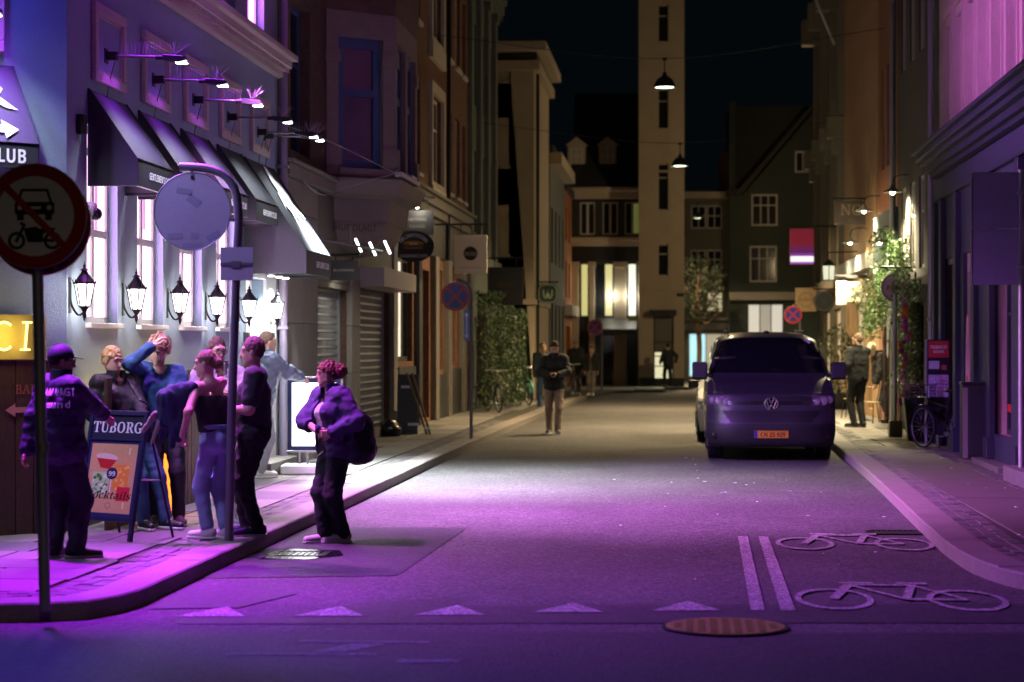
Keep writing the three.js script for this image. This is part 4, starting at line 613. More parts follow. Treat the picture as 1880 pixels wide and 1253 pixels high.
for (const [x, y, t, l] of [[-1.2, 8.04, 3.5, 'span wire of the added unseen pendant over the crossing street'], [-.35, 8.02, 44, 'span wire carrying the bright pendant lamp'], [-.02, 7.37, 56, 'span wire carrying the pendant beside the tower front'], [.68, 7.66, 84, 'span wire carrying the pendant before the grey end house']]) single('span_wire', l, 'wire', tube([[t > 70 ? -2 : -5.5, y + .6, -t], [x, y, -t], [t > 70 ? 3 : 4.4, y + .6, -t]], .008, 20, 5), M.black);  // the first wire belongs to the added unseen pendant
// ---------------------------------------------------------------- signs and street furniture
function disc(r, d, seg = 48) { return new THREE.CylinderGeometry(r, r, d, seg).rotateX(PI / 2); }
const redRing = '#a01c14';
function roundSign(par, x, y, z, r, draw, px = 512) { const d = obj('sign_disc', mv(disc(r, .012), x, y, z), M.signBack, par); obj('sign_face', mv(new THREE.CircleGeometry(r - .004, 48), x, y, z + .0085), print(px, px, draw, { rough: .45 }), d, true); return d; }
{ // no motor vehicles sign on the corner kerb
  const s = thing('traffic_sign', 'round red-rimmed sign with car and motorcycle on a post at the kerb corner', 'traffic sign', [-4.05, .12, -12.52], .02);
  obj('post', [bar([.02, -.02, 0], [-.045, 2.6, -.02], .036, .036, 16)], M.galv, s);
  roundSign(s, -.03, 2.49, .05, .335, (x, w, h) => {
    x.fillStyle = redRing; x.fillRect(0, 0, w, h); x.fillStyle = '#d9d5d2'; x.beginPath(); x.arc(256, 256, 196, 0, 7); x.fill();
    x.fillStyle = x.strokeStyle = '#101010'; x.lineJoin = 'round'; x.lineWidth = 13; // car, seen from the front
    x.beginPath(); x.moveTo(172, 190); x.lineTo(192, 128); x.lineTo(318, 128); x.lineTo(338, 190); x.stroke(); x.beginPath(); x.roundRect(156, 186, 198, 62, 12); x.fill(); x.fillRect(168, 240, 34, 36); x.fillRect(308, 240, 34, 36); x.fillStyle = '#d9d5d2'; x.beginPath(); x.arc(182, 214, 13, 0, 7); x.arc(328, 214, 13, 0, 7); x.fill(); x.fillRect(222, 208, 66, 14);
    x.fillStyle = '#101010'; x.lineWidth = 15; for (const cx of [166, 344]) { x.beginPath(); x.arc(cx, 376, 36, 0, 7); x.stroke(); x.beginPath(); x.arc(cx, 376, 9, 0, 7); x.fill(); } // motorcycle
    x.beginPath(); x.moveTo(166, 376); x.lineTo(204, 300); x.lineTo(184, 288); x.stroke(); x.beginPath(); x.moveTo(200, 316); x.lineTo(262, 306); x.lineTo(282, 318); x.lineTo(362, 312); x.lineTo(346, 334); x.lineTo(300, 340); x.lineTo(292, 384); x.lineTo(222, 384); x.closePath(); x.fill(); x.beginPath(); x.moveTo(292, 372); x.lineTo(344, 376); x.stroke();
    x.strokeStyle = redRing; x.lineWidth = 34; x.beginPath(); x.moveTo(110, 110); x.lineTo(402, 402); x.stroke();
  });
  const b = obj('rear_disc', [mv(disc(.325, .012), -.028, 2.45, -.06), mv(new THREE.TorusGeometry(.322, .012, 8, 48), -.028, 2.45, -.052)], mat(.35, .05, .04, .3), s); for (const a of [-.7, -.35, 0, .35, .7]) obj('bolt', ball(.008, -.028 + Math.sin(a) * .3, 2.45 - Math.cos(a) * .3, -.048), M.steel, b);
  obj('clamp', [box(-.1, .05, 2.3, 2.33, -.05, .04), box(-.1, .05, 2.68, 2.71, -.05, .04)], M.steel, s); obj('post_joint', bar([.006, .99, -.005], [.003, 1.05, -.006], .04, .04, 16), M.galv, s);
}
{ // back of a sign hung from a bent post
  const s = thing('hanging_traffic_sign', 'blank grey back of a round sign hung from a bent lamp-like post', 'traffic sign', [-3.83, .12, -16.86], 0);
  obj('post', [tube([[0, -.02, 0], [.03, 1.2, 0], [.07, 2.4, 0], [.085, 2.78, 0], [.05, 3.0, 0], [-.05, 3.12, 0], [-.18, 3.17, 0], [-.3, 3.185, 0], [-.42, 3.19, 0]], .037, 60, 14)], mat(.2, .2, .23, .5, { metal: .5, map: T.stucco }), s);
  const d = obj('sign_disc', mv(disc(.33, .012, 56), -.315, 2.81, 0), M.signBack, s); obj('rim', mv(new THREE.TorusGeometry(.33, .006, 6, 56), -.315, 2.81, .004), M.steel, d);
  obj('hanger', [box(-.33, -.3, 3.08, 3.19, .0, .012)], M.steel, s); obj('clamp', box(-.0, .06, 2.72, 2.75, -.02, .02), M.steel, s); obj('bolt', ball(.012, -.315, 3.1, .014), M.black, s);
  const st = mat(.3, .32, .38, .6); for (const [x, y, w, h, a] of [[-.3, 2.9, .12, .07, -.6], [-.13, 2.6, .12, .05, .5], [-.46, 2.6, .13, .05, .05], [-.29, 2.6, .07, .05, -.1], [-.31, 2.52, .18, .04, .05], [-.38, 2.98, .14, .05, -.15]]) obj('sticker', sheet(w, h, 0, 0, 0).rotateZ(a).translate(x, y, .0085), st, d);
  const q = obj('small_plate', box(-.06, .22, 2.22, 2.5, .04, .046), M.signBack, s); obj('plate_strap', box(-.06, .22, 2.345, 2.37, .046, .056), M.steel, q); obj('plate_clamp', box(.03, .11, 2.33, 2.385, -.04, .06), M.steel, q);
}
{ // pavement board with drinks
  const s = thing('sandwich_board', 'blue framed sandwich board advertising cocktails beside the door guard', 'sandwich board', [-4.95, .12, -16.95], R(-30));
  const lean = R(-11), W = .345, up = g => { g.rotateX(lean); return g; };
  const f = obj('front_frame', [up(box(-W, W, .16, .2, -.02, .02, .004)), up(box(-W, W, 1.08, 1.12, -.02, .02, .004)), up(box(-W, -W + .035, 0, 1.08, -.02, .02, .004)), up(box(W - .035, W, 0, 1.08, -.02, .02, .004)), up(box(-W + .035, W - .035, .86, .875, -.014, .016))], mat(.015, .02, .07, .4), s);
  obj('back_panel', up(box(-W + .035, W - .035, .2, 1.08, -.012, .002)), mat(.01, .014, .05, .5), f);
  obj('header', up(sheet(2 * W - .07, .2, 0, .975, .006)), print(512, 180, (x, w, h) => { x.fillStyle = '#0c1238'; x.fillRect(0, 0, w, h); x.fillStyle = '#e6e2ee'; x.font = 'bold 112px serif'; x.textAlign = 'center'; x.save(); x.translate(w / 2, 132); x.scale(1.02, 1.05); x.fillText('TUBORG', 0, 0); x.restore(); }), f, true);
  obj('poster', up(sheet(2 * W - .07, .65, 0, .53, .006)), print(512, 690, (x, w, h) => {
    x.fillStyle = '#1a2060'; x.fillRect(0, 0, w, h); x.fillStyle = '#d8a878'; x.fillRect(26, 26, w - 52, h - 52); const r = rng(5); for (let k = 0; k < 900; k++) { x.fillStyle = `rgba(${200 + r() * 40 | 0},${140 + r() * 60 | 0},${90 + r() * 60 | 0},.35)`; x.fillRect(26 + r() * (w - 70), 26 + r() * (h - 70), 18, 10); }
    x.fillStyle = '#efc9c2'; x.beginPath(); x.ellipse(190, 150, 110, 34, .1, 0, 7); x.fill(); x.fillStyle = '#c21822'; x.beginPath(); x.moveTo(90, 160); x.lineTo(290, 175); x.lineTo(235, 262); x.lineTo(140, 250); x.fill();
    x.fillStyle = '#f0913a'; x.fillRect(280, 215, 150, 240); x.fillStyle = '#ffc070'; for (let k = 0; k < 20; k++) { x.beginPath(); x.arc(290 + r() * 130, 225 + r() * 220, 6 + r() * 9, 0, 7); x.fill(); } x.fillStyle = '#d81c3c'; x.fillRect(330, 420, 130, 130);
    x.fillStyle = '#bcd8a0'; x.fillRect(70, 290, 170, 210); for (let k = 0; k < 26; k++) { x.fillStyle = ['#3f7a2a', '#e2efc8', '#7fb24e'][k % 3]; x.beginPath(); x.ellipse(85 + r() * 140, 305 + r() * 180, 10 + r() * 22, 6 + r() * 14, r() * 3, 0, 7); x.fill(); }
    x.fillStyle = '#161a48'; x.beginPath(); x.arc(262, 300, 54, 0, 7); x.fill(); x.fillStyle = '#fff'; x.font = 'bold 62px serif'; x.textAlign = 'center'; x.fillText('99', 262, 324); x.fillRect(258, 356, 6, 120);
    x.fillStyle = '#1a120c'; x.font = 'italic bold 96px serif'; x.fillText('Cocktails', w / 2 - 6, 534); x.strokeStyle = '#7a5a36'; x.lineWidth = 4; x.beginPath(); x.arc(262, 596, 26, 0, 7); x.stroke(); x.fillStyle = '#f2e2c8'; x.fillRect(96, 560, 12, 60); x.fillRect(404, 560, 12, 60); x.fillRect(404, 60, 12, 60);
  }), f, true);
  obj('rear_leg', [bar([-W + .02, 0, -.52], [-W + .02, 1.1, -.2], .012), bar([W - .02, 0, -.52], [W - .02, 1.1, -.2], .012), bar([-W + .02, .5, -.38], [W - .02, .5, -.38], .008)], mat(.015, .02, .05, .4), s); obj('stay', bar([W - .02, .52, -.09], [W - .02, .5, -.37], .007), M.steel, s);
}
{ // backlit display stand
  const s = thing('light_box_stand', 'glowing blank white display stand on a weighted base outside the entrance', 'display stand', [-4.72, .12, -25.8], R(4));
  obj('base', [box(-.42, .12, .0, .13, -.18, .28, .03)], mat(.75, .75, .78, .5), s); obj('post', [bar([-.2, .1, .02], [-.2, .34, .02], .015), bar([-.1, .1, .02], [-.1, .34, .02], .015)], M.steel, s);
  obj('outer_frame', [box(-.38, .36, .28, .305, -.03, .05, .006), box(-.38, .36, 1.235, 1.26, -.03, .05, .006), box(-.38, -.355, .305, 1.235, -.03, .05), box(.335, .36, .305, 1.235, -.03, .05)], M.steel, s);
  obj('inner_frame', [box(-.355, .335, .305, .36, .0, .045), box(-.355, .335, 1.18, 1.235, .0, .045), box(-.355, -.3, .36, 1.18, .0, .045), box(.28, .335, .36, 1.18, .0, .045)], mat(.012, .02, .075, .35), s);
  obj('light_panel', box(-.3, .28, .36, 1.18, -.01, .03), glow(.96, .97, 1, 2.4, .5), s); obj('back_panel', box(-.355, .335, .305, 1.235, -.03, -.011), M.steel, s); area(s, [-.01, .77, .05], [-.01, .77, 2], .56, .8, C(.95, .96, 1), 5);
}
{ // folded boards leaning on the shopfront
  const s = thing('leaning_board', 'tall black folding board with pale stripes leaning by the shop door', 'board', [-5.0, .12, -37.2], 0);
  obj('panel', box(-.27, .12, 0, 1.12, -.02, .02, .006).rotateX(-.12), mat(.012, .013, .03, .5), s); obj('stripe', [box(-.2, .0, .86, .91, .022, .026).rotateX(-.12)], mat(.5, .5, .6, .4), s); obj('stripe', [box(-.06, .14, .16, .21, .022, .026).rotateX(-.12)], mat(.5, .5, .6, .4), s);
  const w = obj('wooden_frame', [bar([-.08, 1.14, .03], [.3, 0, .06], .022), bar([.02, 1.14, .0], [.36, 0, .03], .022)], M.woodMid, s); obj('hinge', box(.24, .36, .1, .14, .04, .08), M.steel, w);
  const b = single('black_sack', 'black rubbish sack slumped beside the leaning board', 'sack', (() => { const g = new THREE.SphereGeometry(.22, 18, 12), p = g.attributes.position; for (let i = 0; i < p.count; i++) { const n = 1 + .18 * noise3(p.getX(i) * 9, p.getY(i) * 9, p.getZ(i) * 9); p.setXYZ(i, p.getX(i) * n, Math.max(-.14, p.getY(i) * n * .8), p.getZ(i) * n); } g.computeVertexNormals(); return mv(g, 0, .14, 0); })(), mat(.012, .012, .014, .25), [-5.27, .12, -36.3]);
}
function stoppingSign(p, label, hgt, dx, arrow) {
  const s = thing('no_stopping_sign', label, 'traffic sign', p, 0); obj('post', tube([[0, -.02, 0], [0, hgt - .25, 0], [-.01, hgt - .08, 0], [-.06, hgt, 0], [dx * .6, hgt + .05, 0], [dx, hgt + .06, 0]], .03, 40, 10), mat(.14, .14, .18, .45, { metal: .5 }), s);
  roundSign(s, dx, hgt - .22, .04, .26, (x, w, h) => { x.fillStyle = '#a3201c'; x.fillRect(0, 0, w, h); x.fillStyle = '#1c2f86'; x.beginPath(); x.arc(256, 256, 205, 0, 7); x.fill(); x.strokeStyle = '#a3201c'; x.lineWidth = 44; x.beginPath(); x.moveTo(110, 110); x.lineTo(402, 402); x.moveTo(402, 110); x.lineTo(110, 402); x.stroke(); });
  obj('hanger', box(dx - .015, dx + .015, hgt + .02, hgt + .07, .0, .03), M.steel, s);
  if (arrow) { const a = obj('arrow_plate', box(-.13, -.03, hgt - 1.0, hgt - .46, .03, .036), mat(.1, .2, .5, .4), s); obj('arrow', [sheet(.016, .34, -.08, hgt - .73, .039), mv(new THREE.CircleGeometry(.04, 3).rotateZ(PI / 2), -.08, hgt - .54, .039), mv(new THREE.CircleGeometry(.04, 3).rotateZ(-PI / 2), -.08, hgt - .92, .039)], M.white, a); }
}
stoppingSign([-3.7, .12, -35.5], 'no stopping sign with arrow plate on a bent post by the kerb', 2.74, -.28, true);
stoppingSign([-2.6, .12, -66.5], 'no stopping sign on the post near the far colonnade', 2.45, -.22, false);
stoppingSign([3.45, .12, -59], 'no stopping sign beside the wooden hanging sign past the van', 2.75, -.2, false);
// hanging shop signs: bracket, panel, print
function hangSign(name, label, p, o) {
  const { w, h, m, draw, px = 512, reach, side, top = .24, round } = o, s = thing(name, label, 'shop sign', p, o.turn || 0);
  if (reach) obj('bracket', [bar([side * -.04 - (side < 0 ? -1 : 1) * 0 + side * reach, h + top, 0], [-side * (w / 2 + .02), h + top, 0], .022), bar([-w * .3, h + top, 0], [-w * .3, h - .01, 0], .008), bar([w * .3, h + top, 0], [w * .3, h - .01, 0], .008)], M.iron, s);
  const face = obj('panel', round === 'oval' ? new THREE.CylinderGeometry(1, 1, .04, 48).rotateX(PI / 2).scale(w / 2, h / 2, 1).translate(0, h / 2, 0) : round ? extrude((() => { const q = new THREE.Shape(), r = round, x = -w / 2, y = 0; q.moveTo(x + r, y); q.lineTo(x + w - r, y); q.quadraticCurveTo(x + w, y, x + w, y + r); q.lineTo(x + w, y + h - r); q.quadraticCurveTo(x + w, y + h, x + w - r, y + h); q.lineTo(x + r, y + h); q.quadraticCurveTo(x, y + h, x, y + h - r); q.lineTo(x, y + r); q.quadraticCurveTo(x, y, x + r, y); return q; })(), .05).translate(0, 0, -.025) : box(-w / 2, w / 2, 0, h, -.022, .022, .006), m, s);
  if (draw) obj('print', sheet(w * .96, h * .96, 0, h / 2, .0285), print(px, Math.round(px * h / w), draw, { cut: true, emit: o.emit }), face, true);
  return s;
}
const text = (t, f, c, y = .5, sp = 1) => (x, w, h) => { x.fillStyle = c; x.font = f; x.textAlign = 'center'; x.textBaseline = 'middle'; x.save(); x.translate(w / 2, h * y); x.scale(sp, 1); x.fillText(t, 0, 0); x.restore(); };
hangSign('shop_sign', 'dark rectangular hanging sign lettered in grey, above the oval sandwich sign', [-5.06, 3.9, -38.55], { w: .64, h: .48, m: M.black, reach: .45, side: -1, draw: (x, w, h) => { text('FREDERIK', '62px serif', '#6c6660', .38)(x, w, h); text('BAGGER', '62px serif', '#6c6660', .66)(x, w, h); } });
hangSign('shop_sign', 'black oval hanging sign lettered delicatessen and sandwiches', [-5.1, 3.37, -38.3], { w: .8, h: .6, m: M.black, round: 'oval', draw: (x, w, h) => {
  const arc = (t, r0, a0, up) => { x.font = 'bold 62px sans-serif'; x.fillStyle = '#b9b6c4'; x.textAlign = 'center'; const n = t.length; for (let i = 0; i < n; i++) { const a = a0 + (i - (n - 1) / 2) * .19 * (up ? 1 : -1); x.save(); x.translate(w / 2 + Math.sin(a) * r0 * 1.3, h / 2 - Math.cos(a) * r0); x.rotate((up ? a : a + PI) * .8); x.fillText(t[i], 0, 20); x.restore(); } };
  arc('DELIKATESSEN', 142, 0, true); text('SANDWICHES', 'bold 56px sans-serif', '#b9b6c4', .82)(x, w, h); x.fillStyle = '#b06a1e'; x.beginPath(); x.ellipse(w / 2, h * .42, 130, 40, 0, PI, 0); x.fill(); x.fillStyle = '#4c6a22'; x.fillRect(w / 2 - 130, h * .44, 260, 16); x.fillStyle = '#c9c4c0'; x.fillRect(w / 2 - 50, h * .4, 100, 12); x.fillStyle = '#8a4a16'; x.fillRect(w / 2 - 120, h * .52, 240, 26); } });
{ const l = thing('sign_spotlight', 'tiny bright spotlight clipped above the dark rectangular sign', 'lamp', [-5.04, 4.46, -38.35], 0); obj('housing', mv(new THREE.CylinderGeometry(.04, .03, .09, 14), 0, .03, 0), M.iron, l); obj('lamp_bulb', ball(.035, 0, -.03, .01), glow(1, .95, .85, 25), l); point(l, [0, -.03, .05], C(1, .9, .7), 3, 2); }
hangSign('shop_sign', 'square white hanging sign with a dark round logo lettered ZENZ', [-4.6, 3.35, -44], { w: .73, h: .84, m: mat(.62, .56, .5, .7), reach: .9, side: -1, draw: (x, w, h) => { x.fillStyle = '#15130f'; x.beginPath(); x.arc(w / 2, h * .48, w * .22, 0, 7); x.fill(); text('ZENZ', '74px serif', '#b8b2a6', .49)(x, w, h); text('ORGANIC HAIRDRESSING', '30px serif', '#6f675c', .86)(x, w, h); } });
hangSign('shop_sign', 'broad black hanging sign before the dark stone house, above the ivy', [-4.53, 2.81, -52], { w: .92, h: .98, m: M.black, reach: .97, side: -1, draw: (x, w, h) => { text('Bistro', 'italic 90px serif', '#5c4a22', .45)(x, w, h); text('Bar', 'italic 50px serif', '#5c4a22', .66)(x, w, h); } });
hangSign('shop_sign', 'green rounded sign with a white looped W on the cream house', [-4.06, 3.04, -61.6], { w: .6, h: .6, m: mat(.02, .05, .035, .5), round: .2, reach: .3, side: -1, top: .06, draw: (x, w, h) => { x.strokeStyle = '#a7b5a4'; x.lineWidth = 20; x.beginPath(); x.roundRect(18, 18, w - 36, h - 36, 150); x.stroke(); x.lineWidth = 34; x.beginPath(); x.moveTo(140, 150); x.bezierCurveTo(130, 420, 240, 420, 256, 280); x.bezierCurveTo(272, 420, 390, 420, 372, 150); x.stroke(); x.beginPath(); x.arc(256, 290, 36, 0, 7); x.stroke(); } });
hangSign('shop_sign', 'small black sign lettered BLOOMING by the granite pier', [-5.05, 2.76, -30], { w: .43, h: .3, m: M.black, reach: .45, side: -1, top: .08, draw: text('BLOOMING', '58px sans-serif', '#b9b4a8', .5, 1.3) });
hangSign('light_sign', 'box sign glowing red above and white below, high over the parked van', [3.33, 3.99, -56], { w: .66, h: 1.0, m: mat(.2, .03, .06, .5), reach: 1.1, side: 1, top: .06, emit: .9, draw: (x, w, h) => { const r = h => x.fillRect; x.fillStyle = '#6a1828'; x.fillRect(0, 0, w, h * .5); x.fillStyle = '#5c1c50'; x.fillRect(0, h * .5, w, h * .2); x.fillStyle = '#7a3a96'; x.fillRect(0, h * .7, w, h * .08); x.fillStyle = '#fff'; x.fillRect(0, h * .78, w, h * .16); x.fillStyle = '#9a58b8'; x.fillRect(0, h * .94, w, h * .06); } });
hangSign('shop_sign', 'grey glass hanging sign with large serif letters on the ochre house', [4.0, 4.62, -48], { w: .8, h: .55, m: mat(.13, .115, .1, .5), reach: .4, side: 1, top: .06, draw: (x, w, h) => { text('NG', '230px serif', '#b5a890', .38)(x, w, h); text('NG', '80px serif', '#8c816e', .84)(x, w, h); } });
hangSign('shop_sign', 'pale hanging sign with a fan and arched lettering near the climbing plants', [4.14, 2.79, -47.6], { w: .54, h: .46, m: mat(.52, .5, .4, .7), reach: .3, side: 1, top: .1, draw: (x, w, h) => { x.fillStyle = '#8f8b78'; x.beginPath(); x.arc(w / 2, h * .72, 120, PI, 0); x.fill(); text('PILGRIM', 'bold 74px serif', '#3a4030', .36)(x, w, h); } });
hangSign('shop_sign', 'narrow white hanging sign beside the fan sign', [3.76, 2.72, -47.8], { w: .25, h: .56, m: mat(.62, .56, .55, .7), reach: .64, side: 1, top: .12, draw: text('HA', '120px serif', '#8a7f7a', .75) });
hangSign('shop_sign', 'round dark hanging sign with pale rim past the van', [3.79, 2.66, -54], { w: .54, h: .54, m: mat(.02, .03, .028, .5), round: 'oval', reach: .6, side: 1, top: .06, draw: (x, w, h) => { x.strokeStyle = '#6d6a60'; x.lineWidth = 22; x.beginPath(); x.arc(256, 256, 236, 0, 7); x.stroke(); text('B', '190px serif', '#4a4a42', .52)(x, w, h); } });
hangSign('shop_sign', 'square wooden hanging sign with faint round print past the van', [3.68, 2.76, -60], { w: .62, h: .7, m: mat(.42, .3, .17, .7, { map: T.wood }), reach: .7, side: 1, top: .06, draw: (x, w, h) => { x.strokeStyle = '#6a4e28'; x.lineWidth = 12; x.beginPath(); x.arc(w / 2, h / 2, 180, 0, 7); x.stroke(); text('LE BISTRO', '70px serif', '#6a4e28', .5)(x, w, h); } });
hangSign('shop_sign', 'round mauve sign lettered PAPIR before the climbing plants', [3.99, 2.58, -38], { w: .54, h: .55, m: mat(.62, .48, .58, .6), round: 'oval', reach: .4, side: 1, top: .1, draw: (x, w, h) => { x.strokeStyle = '#2a1c24'; x.lineWidth = 16; x.beginPath(); x.arc(256, 260, 244, 0, 7); x.stroke(); text('PAPIR', 'bold 120px sans-serif', '#8a4520', .52)(x, w, h); } });
// ---------------------------------------------------------------- lamps on the right
function barnLamp(p, label, I) { const a = thing('bracket_lamp', label, 'lamp', p, 0); obj('shade', lathe([[0, .16], [.03, .15], [.06, .08], [.2, .0], [.19, -.01], [.05, .06], [0, .07]], 24), mat(.16, .16, .14, .5), a); obj('lamp_bulb', ball(.05, 0, .0, 0), glow(1, .9, .6, 22), a); obj('bracket', tube([[0, .15, 0], [.05, .3, 0], [.25, .34, 0], [.5, .3, 0]], .014, 20, 6), M.iron, a); spot(a, [0, -.04, 0], [.1, -3, .1], C(1, .86, .52), I, 75, .5, 3); }
barnLamp([3.93, 4.16, -47.4], 'barn-shaded bracket lamp on the ochre house', 80); barnLamp([4.05, 4.75, -45.2], 'barn-shaded bracket lamp above the lettered glass sign', 60); barnLamp([4.1, 3.9, -42.2], 'barn-shaded bracket lamp over the cafe seats', 90); barnLamp([4.1, 4.75, -39.6], 'barn-shaded bracket lamp lighting the top of the climbing plants', 130);
{ const a = thing('carriage_lantern', 'square glazed lantern hanging under the bracket lamp', 'lantern', [3.62, 3.35, -50], 0); obj('glass', mv(new THREE.CylinderGeometry(.17, .15, .34, 6), 0, .2, 0), glow(.95, 1, .75, .7, .3), a); const f = []; for (let k = 0; k < 6; k++) { const c = Math.cos(k * PI / 3 + PI / 6), s = Math.sin(k * PI / 3 + PI / 6); f.push(bar([c * .155, .02, s * .155], [c * .175, .38, s * .175], .01, .01, 6)); } f.push(mv(new THREE.CylinderGeometry(.185, .18, .02, 6), 0, .38, 0), mv(new THREE.CylinderGeometry(.16, .17, .02, 6), 0, .02, 0)); obj('frame', f, M.iron, a); obj('roof', mv(new THREE.CylinderGeometry(.05, .19, .14, 6), 0, .46, 0), M.iron, a); obj('bracket', [bar([0, .52, 0], [0, .7, 0], .014), bar([0, .7, 0], [.8, .72, 0], .016)], M.iron, a); point(a, [0, .2, 0], C(1, .95, .65), 6, 4); }
// ---------------------------------------------------------------- greenery
function leafGeo(n, size, place, seed) { // many small folded leaves joined
  const r = rng(seed), pos = new Float32Array(n * 12 * 3), q = new THREE.Quaternion(), e = new THREE.Euler(), v = V(), L = [[0, 0, 0], [-.36, .45, .1], [0, 1, -.08], [0, 0, 0], [0, 1, -.08], [.36, .45, .1], [0, .0, 0], [-.2, .15, .05], [-.36, .45, .1], [0, 0, 0], [.36, .45, .1], [.2, .15, .05]];
  let o = 0; for (let k = 0; k < n; k++) { const p = place(r), s = size * (.6 + .8 * r()); e.set((r() - .5) * 2.2 + 1.2, r() * 6.3, (r() - .5) * 2); q.setFromEuler(e); for (const c of L) { v.set(c[0] * s, c[1] * s, c[2] * s).applyQuaternion(q); pos[o++] = p[0] + v.x; pos[o++] = p[1] + v.y; pos[o++] = p[2] + v.z; } }
  const g = new THREE.BufferGeometry(); g.setAttribute('position', new THREE.BufferAttribute(pos, 3)); g.computeVertexNormals(); return g;
}
const leafMat = (r, g, b) => new THREE.MeshPhysicalMaterial({ color: C(r, g, b), roughness: .55, side: THREE.DoubleSide, transmission: .25, thickness: 0 });
{
  const s = thing('ivy', 'dense dark ivy bulging from the dark stone house beside the parked bicycles', 'ivy', [-5.4, .12, -54], 0);
  const lump = r => { for (;;) { const z = (r() - .5) * 8.6, y = .1 + r() * 2.9, d = .35 + .8 * Math.sqrt(Math.max(0, 1 - Math.pow(z / 4.4, 2))) * (y < 2.6 ? 1 : .6) + .18 * noise3(z * 1.7, y * 1.7, 3); return [d * Math.pow(r(), .25) + .02, y, z]; } };
  obj('leaves', leafGeo(6500, .085, lump, 21), leafMat(.05, .1, .035), s).userData.kind = 'stuff'; obj('leaves', leafGeo(3000, .08, lump, 22), leafMat(.09, .15, .05), s).userData.kind = 'stuff';
  for (let k = 0; k < 8; k++) obj('stem', tube([[.05, 0, -3.5 + k], [.1, 1, -3.6 + k + .2], [.06, 2.4, -3.4 + k]], .02, 12, 5), M.woodDark, s);
}
{
  const s = thing('climbing_plant', 'lush climbing plant hanging over the dark plastered house, lit bright green', 'climbing plant', [4.36, .12, -40], 0);
  const lump = r => { for (;;) { const z = -4.6 + r() * 8.6, y = .7 + r() * 3.3, top = (z > 2 ? 2.9 : 3.4) + .5 * noise3(z * .9, 2, 1) + (z < -.8 && z > -1.9 ? .8 : 0); if (y > top || (z < .8 && y < 2.0 + .3 * noise3(z * 2, 4, 4))) continue; const d = .18 + .42 * Math.max(0, noise3(z * 1.1, y * 1.1, 5) + .35) * (y > 1.0 ? 1 : .6) * (z > 1.6 ? .55 : 1); if (noise3(z * .8, y * .9, 9) < -.5) continue; return [-d * Math.pow(r(), .4) - .01, y, z]; } };
  obj('leaves', leafGeo(5200, .07, lump, 31), leafMat(.07, .14, .04), s).userData.kind = 'stuff'; obj('leaves', leafGeo(3200, .06, lump, 32), leafMat(.13, .2, .06), s).userData.kind = 'stuff';
  for (let k = 0; k < 6; k++) obj('stem', tube([[-.06, 0, -3 + k], [-.1, 1.2, -2.9 + k], [-.05, 3, -2.6 + k]], .022, 12, 5), M.woodDark, s);
}
{
  const s = thing('potted_shrub', 'bushy shrub growing behind the van beside the standing man', 'shrub', [4.05, .12, -52.5], 0); obj('pot', lathe([[0, 0], [.22, 0], [.28, .4], [.25, .4], [.2, .05], [0, .05]], 20), M.black, s);
  const lump = r => { const a = r() * 6.28, h = Math.acos(2 * r() - 1), d = .3 + .35 * Math.cbrt(r()) * (1 + .4 * noise3(Math.cos(a) * 2, h * 2, Math.sin(a) * 2)); return [Math.sin(h) * Math.cos(a) * d, 1.2 + Math.cos(h) * d * 1.5, Math.sin(h) * Math.sin(a) * d]; }; obj('leaves', leafGeo(2200, .07, lump, 41), leafMat(.07, .1, .03), s).userData.kind = 'stuff'; obj('stem', tube([[0, .1, 0], [.02, .8, 0], [0, 1.4, 0]], .03, 8, 6), M.woodDark, s);
}
{ // dark tree at the bend
  const s = thing('street_tree', 'dark leafy tree between the cream tower and the grey house', 'tree', [.75, .12, -87], 0); obj('trunk', tube([[0, 0, 0], [.05, 1.6, 0], [-.05, 3.2, .1], [0, 4.6, 0]], .11, 16, 8), M.woodDark, s); for (const [x, y, z] of [[.8, 3.9, .2], [-.7, 4.4, 0], [.4, 5.4, -.3], [.9, 3.2, -.1]]) obj('limb', tube([[0, 2.6, 0], [x * .5, y - .6, z * .5], [x, y, z]], .045, 10, 6), M.woodDark, s);
  const lump = r => { for (;;) { const x = (r() - .5) * 2.4, y = 2.4 + r() * 3.2, z = (r() - .5) * 2, k = Math.pow(x / 1.15, 2) + Math.pow((y - 3.9) / 1.5, 2) + Math.pow(z / 1, 2); if (k > 1 + .5 * noise3(x * 2, y * 2, z * 2)) continue; if (noise3(x * 2.4, y * 2.4, z * 2.4 + 7) < -.2) continue; return [x, y, z]; } }; obj('crown', leafGeo(3600, .11, lump, 51), leafMat(.035, .05, .03), s).userData.kind = 'stuff';
}
{ // flower garland wound round a thin pole
  const s = thing('flower_garland', 'garland of magenta and orange flowers hanging beside the round mauve sign', 'garland', [4.05, .12, -37], 0); obj('pole', bar([-.18, 0, .1], [-.18, 2.6, .1], .035), M.galv, s); obj('pole_foot', box(-.3, -.06, 0, .3, .0, .22, .02), M.graniteD, s);
  const cols = [mat(.55, .05, .5, .6), mat(.6, .18, .03, .6), mat(.3, .04, .5, .6), mat(.5, .05, .12, .6)], r = rng(6); obj('cord', tube([[-.02, 2.45, 0], [.06, 1.8, .02], [0, 1.1, .02], [.04, .4, 0]], .012, 16, 5), leafMat(.05, .1, .03), s);
  for (let k = 0; k < 46; k++) { const y = 2.45 - k * .045, x = .05 * Math.sin(k * .6) + (r() - .5) * .1, g = [], c = V(x, y, (r() - .5) * .1 + .05); for (let p = 0; p < 5; p++) { const a = p * 1.257 + k; g.push(ball(.026, c.x + Math.cos(a) * .026, c.y + Math.sin(a) * .026, c.z, 1, 1, .5, 6)); } obj('flower', g, cols[Math.floor(r() * 4)], s); }
}
